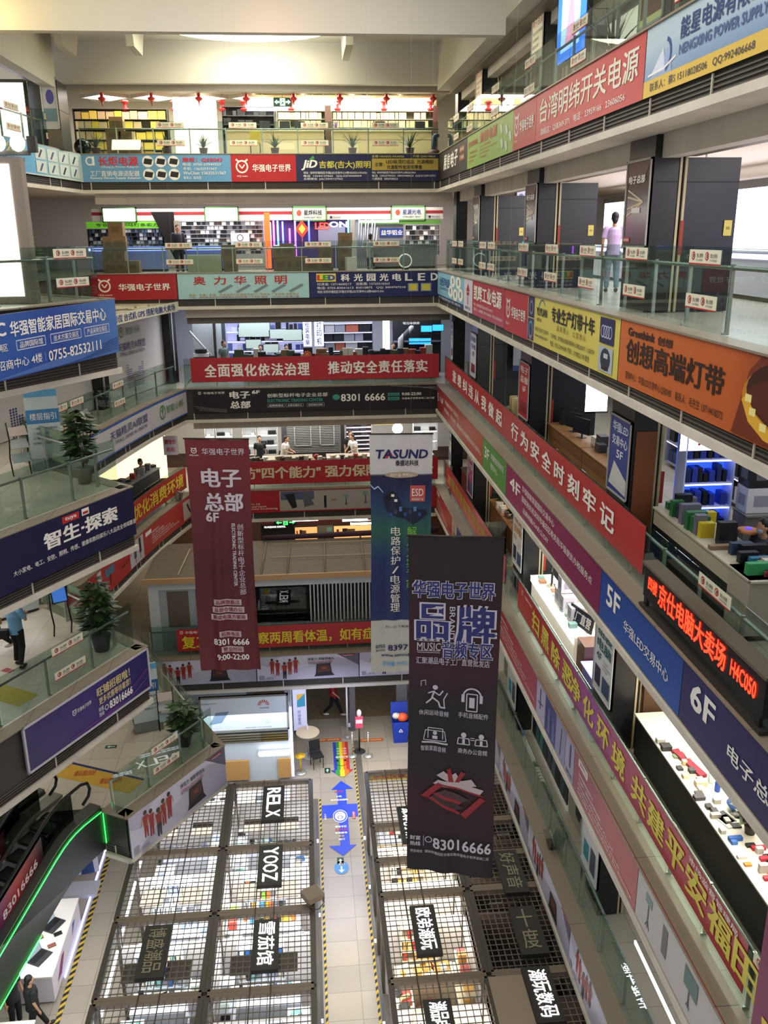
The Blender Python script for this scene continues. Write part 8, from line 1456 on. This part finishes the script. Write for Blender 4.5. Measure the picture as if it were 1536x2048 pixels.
# ------------------------------------------------------------------ goods inside the booths
PAL = [['#d8d8dc', '#c0c4cc', '#8a9ab8', '#e0e0e0'], ['#c83a2c', '#d8a02c', '#3a8ab0', '#7ab83a', '#e0e0d8', '#1a1a1e', '#d86a2c'], ['#d8b878', '#c89a50', '#1a1a1e', '#c0c0c0', '#a8322c', '#e8e0d0'], ['#7ab0a8', '#c8d8d4', '#1c1c20', '#8a8a90', '#d0c8b0', '#2a5a9a']]
for n, (x0, x1, y0, y1, closed, ai) in enumerate(BOOTH):
    x0 -= .0; L = 'left' if x1 < 0 else 'right'; r = random.Random(n * 7 + 3); d_ = y1 - y0
    ww = 'outer ' if x0 < -3 or x0 > 3.4 else 'aisle side '; od = sum(1 for q in BOOTH[:n] if (q[0] < 0) == (x0 < 0) and abs(q[0] - x0) < .4)
    od = ('far', 'second', 'third', 'fourth', 'fifth', 'sixth')[od]; nm = '%s %s booth on the %s' % (od, ww.strip(), L)
    if closed:
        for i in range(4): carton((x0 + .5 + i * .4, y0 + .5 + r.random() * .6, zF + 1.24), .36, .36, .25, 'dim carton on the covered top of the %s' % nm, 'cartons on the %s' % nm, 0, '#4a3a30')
        continue
    pal = PAL[(0 if L == 'left' and 'outer' in ww and od != 'third' else 1 if od in ('second',) and L == 'left' else 2 if L == 'right' else 3)]
    warm = L == 'right'
    lit = M('#fff0c8', .5, 1.3) if warm else M('#f4f8ff', .5, 1.3)
    counter('bright counter across the back of the ' + nm, (x0 + .3, y1 - .85), (x1 - .35, y1 - .85), zF, .6, 1.0, '#c8bca0' if warm else '#c4c8d0', lit if od != 'far' else M('#c4c8e0', .4, .3))
    counter('bright side counter of the ' + nm, *(((x1 - .65, y1 - 1.0), (x1 - .65, y0 + .35)) if ai > 0 else ((x0 + .65, y0 + .35), (x0 + .65, y1 - 1.0))), zF, .5, 1.0, '#c8bca0' if warm else '#c4c8d0', lit)
    if d_ > 1.6:
        sx = x0 + .1 if ai > 0 else x1 - .1
        t = thing('display_shelf', 'lit wall shelf on the partition of the ' + nm, 'shelf', (sx, y0 + .3, zF))
        for z in (1.25, 1.6, 1.95): MB().bx(0 if ai > 0 else -.34, .34 if ai > 0 else 0, 0, d_ - 1.2, z, z + .02, '#c8c0a8' if warm else '#b8bcc4').ob('shelf', t)
        for z in (1.27, 1.62, 1.97):
            y = y0 + .4
            while y < y1 - 1.1:
                w = .08 + r.random() * .14
                if r.random() < .85: c = r.choice(pal); put(('goods', 'shelf_product_box', c), b_box('shelf_product_box', c), (sx + (.18 if ai > 0 else -.18), y + w / 2, zF + z), 0, 'small package on the wall shelf of the ' + nm, 'package', 'packages on the wall shelf of the ' + nm, (.2, w, .1 + r.random() * .14), 'shelf_product_box')  # plain product boxes in random colours
                y += w + .03
    if d_ > 1.2 and od != 'far':
        rack('open goods rack on the back wall of the ' + nm, x0 + .45, x1 - .7, zF + 1.25, zF + 2.25, y1 - .14, .28, 3, '#b8a888' if warm else '#b4b8c0', '#cfc4a8' if warm else '#c8ccd4', M('#fff0d0', .5, 3) if warm else M('#f4f8ff', .5, 3), [(.1, .2, c) for c in pal], 'coloured box on the back rack of the ' + nm, 'boxes on the back rack of the ' + nm, .8, gname='rack_box')
    for i in range(7):
        c = r.choice(pal); w = .2 + r.random() * .25; box((x0 + .95 + r.random() * (x1 - x0 - 1.9), y0 + .35 + (d_ - 1.3) * i / 7, zF), w, w * .8, .2 + r.random() * .5, c, 'box standing on the floor of the ' + nm, 'floor boxes of the ' + nm, r.random(), 'floor box', 'floor_box')
    m = 16 if d_ > 2 else 8
    for i in range(m):
        c = r.choice(pal); px_ = x0 + .45 + (x1 - x0 - .95) * (i + .5) / m; put(('goods', 'counter_product_box', c), b_box('counter_product_box', c), (px_, y1 - .6 + r.random() * .25, zF + 1.0), r.random() * .4, 'small item on the back counter of the ' + nm, 'gadget', 'items on the back counter of the ' + nm, (.07 + r.random() * .1, .1 + r.random() * .12, .05 + r.random() * .14), 'counter_product_box')  # same plain product boxes along the back counter
    xs = x1 - .4 if ai > 0 else x0 + .4
    for i in range(int(d_ * 4)):
        c = r.choice(pal); put(('goods', 'display_item', c), b_box('display_item', c), (xs + r.random() * .2 - .1, y0 + .5 + (d_ - 1.5) * i / (d_ * 4), zF + 1.0), r.random() * .4, 'small item on the side counter of the ' + nm, 'display item', 'items on the side counter of the ' + nm, (.1 + r.random() * .16, .08 + r.random() * .1, .04 + r.random() * .12), 'display_item')
    if d_ > 2 and L == 'left':
        for k, fx in enumerate((.3, .72)): 
            t = thing('panel_lamp', 'square lamp, %s, %s' % (('left', 'right')[k], nm), 'lamp', (x0 + (x1 - x0) * fx, y0 + d_ * .42, GZ - .3)); MB().bx(-.27, .27, -.27, .27, 0, .04, '#5a5248').ob('back_plate', t); MB().bx(-.25, .25, -.25, .25, -.012, 0, M('#ffffff', .5, 6)).ob('diffuser', t)
            for q in (-.2, .2): MB().tube([(q, 0, .04), (q, 0, .24)], .006, '#3a362e', 5).ob('hanger', t)
    if od in ('third', 'fourth') and L == 'left' and 'aisle' in ww: t = thing('round_stool_table', 'round glass table inside the ' + nm, 'table', (x0 + .9, y0 + .75, zF)); MB().lathe([(.34, .7), (.35, .73)], (0, 0, 0), '#a8b0b4', 20).ob('tabletop', t); MB().lathe([(.03, 0), (.03, .7)], (0, 0, 0), STEEL, 8).ob('column', t)
    if od in ('second', 'third', 'fifth'): put(('chr',), b_chair(), ((x0 + x1) / 2, y0 + .7, zF), r.random() * 3, 'black chair inside the ' + nm, 'chair', name='chair')
def booth_light(x, y0, y1, z, lab): 
    t = thing('light_strip', lab, 'light strip', (x, y0, z)); MB().bx(-.02, .02, 0, y1 - y0, 0, .12, M('#e4e8ff', .5, 6)).ob('tube', t); MB().bx(-.03, .03, 0, y1 - y0, .12, .15, '#444444').ob('cap', t)
for i, (a, b) in enumerate(((21.5, 22.6), (18.6, 19.9), (15.4, 17.0), (12.0, 14.4))): booth_light(LX[2] + .09, a, b, GZ - 1.2, 'white light strip on the aisle face of the left booths, ' + ('farthest', 'second', 'third', 'nearest')[i])
for i, (a, b) in enumerate(((21.5, 22.8), (19.5, 20.8), (17.6, 19.1), (15.2, 17.0), (12.6, 14.6))): booth_light(RX[0] - .09, a, b, GZ - 1.2, 'white light strip on the aisle face of the right booths, ' + ('farthest', 'second', 'third', 'fourth', 'nearest')[i])
bsign('booth_sign', 'yellow strip sign on the far edge of the right booths', 'shop sign', 23.16, 1.4, 3.3, GZ - .4, GZ - .15, '#c8a82c', lambda p: p.T('手机快修 贴膜', .1, .9, .5, .6, RED, .02))
t = thing('phone_stand', 'red bird shaped toy on the yellow tray of the second outer booth', 'toy', (-3.3, 18.6, zF + 1.0)); MB().ball((0, 0, .06), (.16, .08, .06), '#c82a2a', 8).ob('body', t); MB().ball((.14, 0, .12), (.06, .05, .06), '#c82a2a', 8).ob('head', t)
box((-3.4, 18.35, zF + .9), 1.3, .6, .1, '#d8c05a', 'yellow tray inside the second outer booth', None, 0, 'tray', 'tray'); counter('white island counter inside the second outer booth', (-4.1, 18.0), (-2.85, 18.0), zF, .75, .9, '#d0d4d8', M('#f0f4f8', .4, .5))
MB().bx(-.5, .5, -.9, .9, 0, .02, '#9a8a74').ob('cardboard_sheet', None, 'large tan cardboard sheet on the mesh beside the nearest glowing roof sign', 'sheet', loc=(3.95, 14.2, GZ + .0))

# partition walls closing the bays of the third and second galleries
for k, c in (('D', '#c8b898'), ('E', '#a8a498')):
    for y in (7.75, 15.2) if k == 'E' else (7.75, ): struct('wall_shop', MB().bx(6.4, 10, y + .3, y + .4, LV[k], LV[k] + 2.8, c))
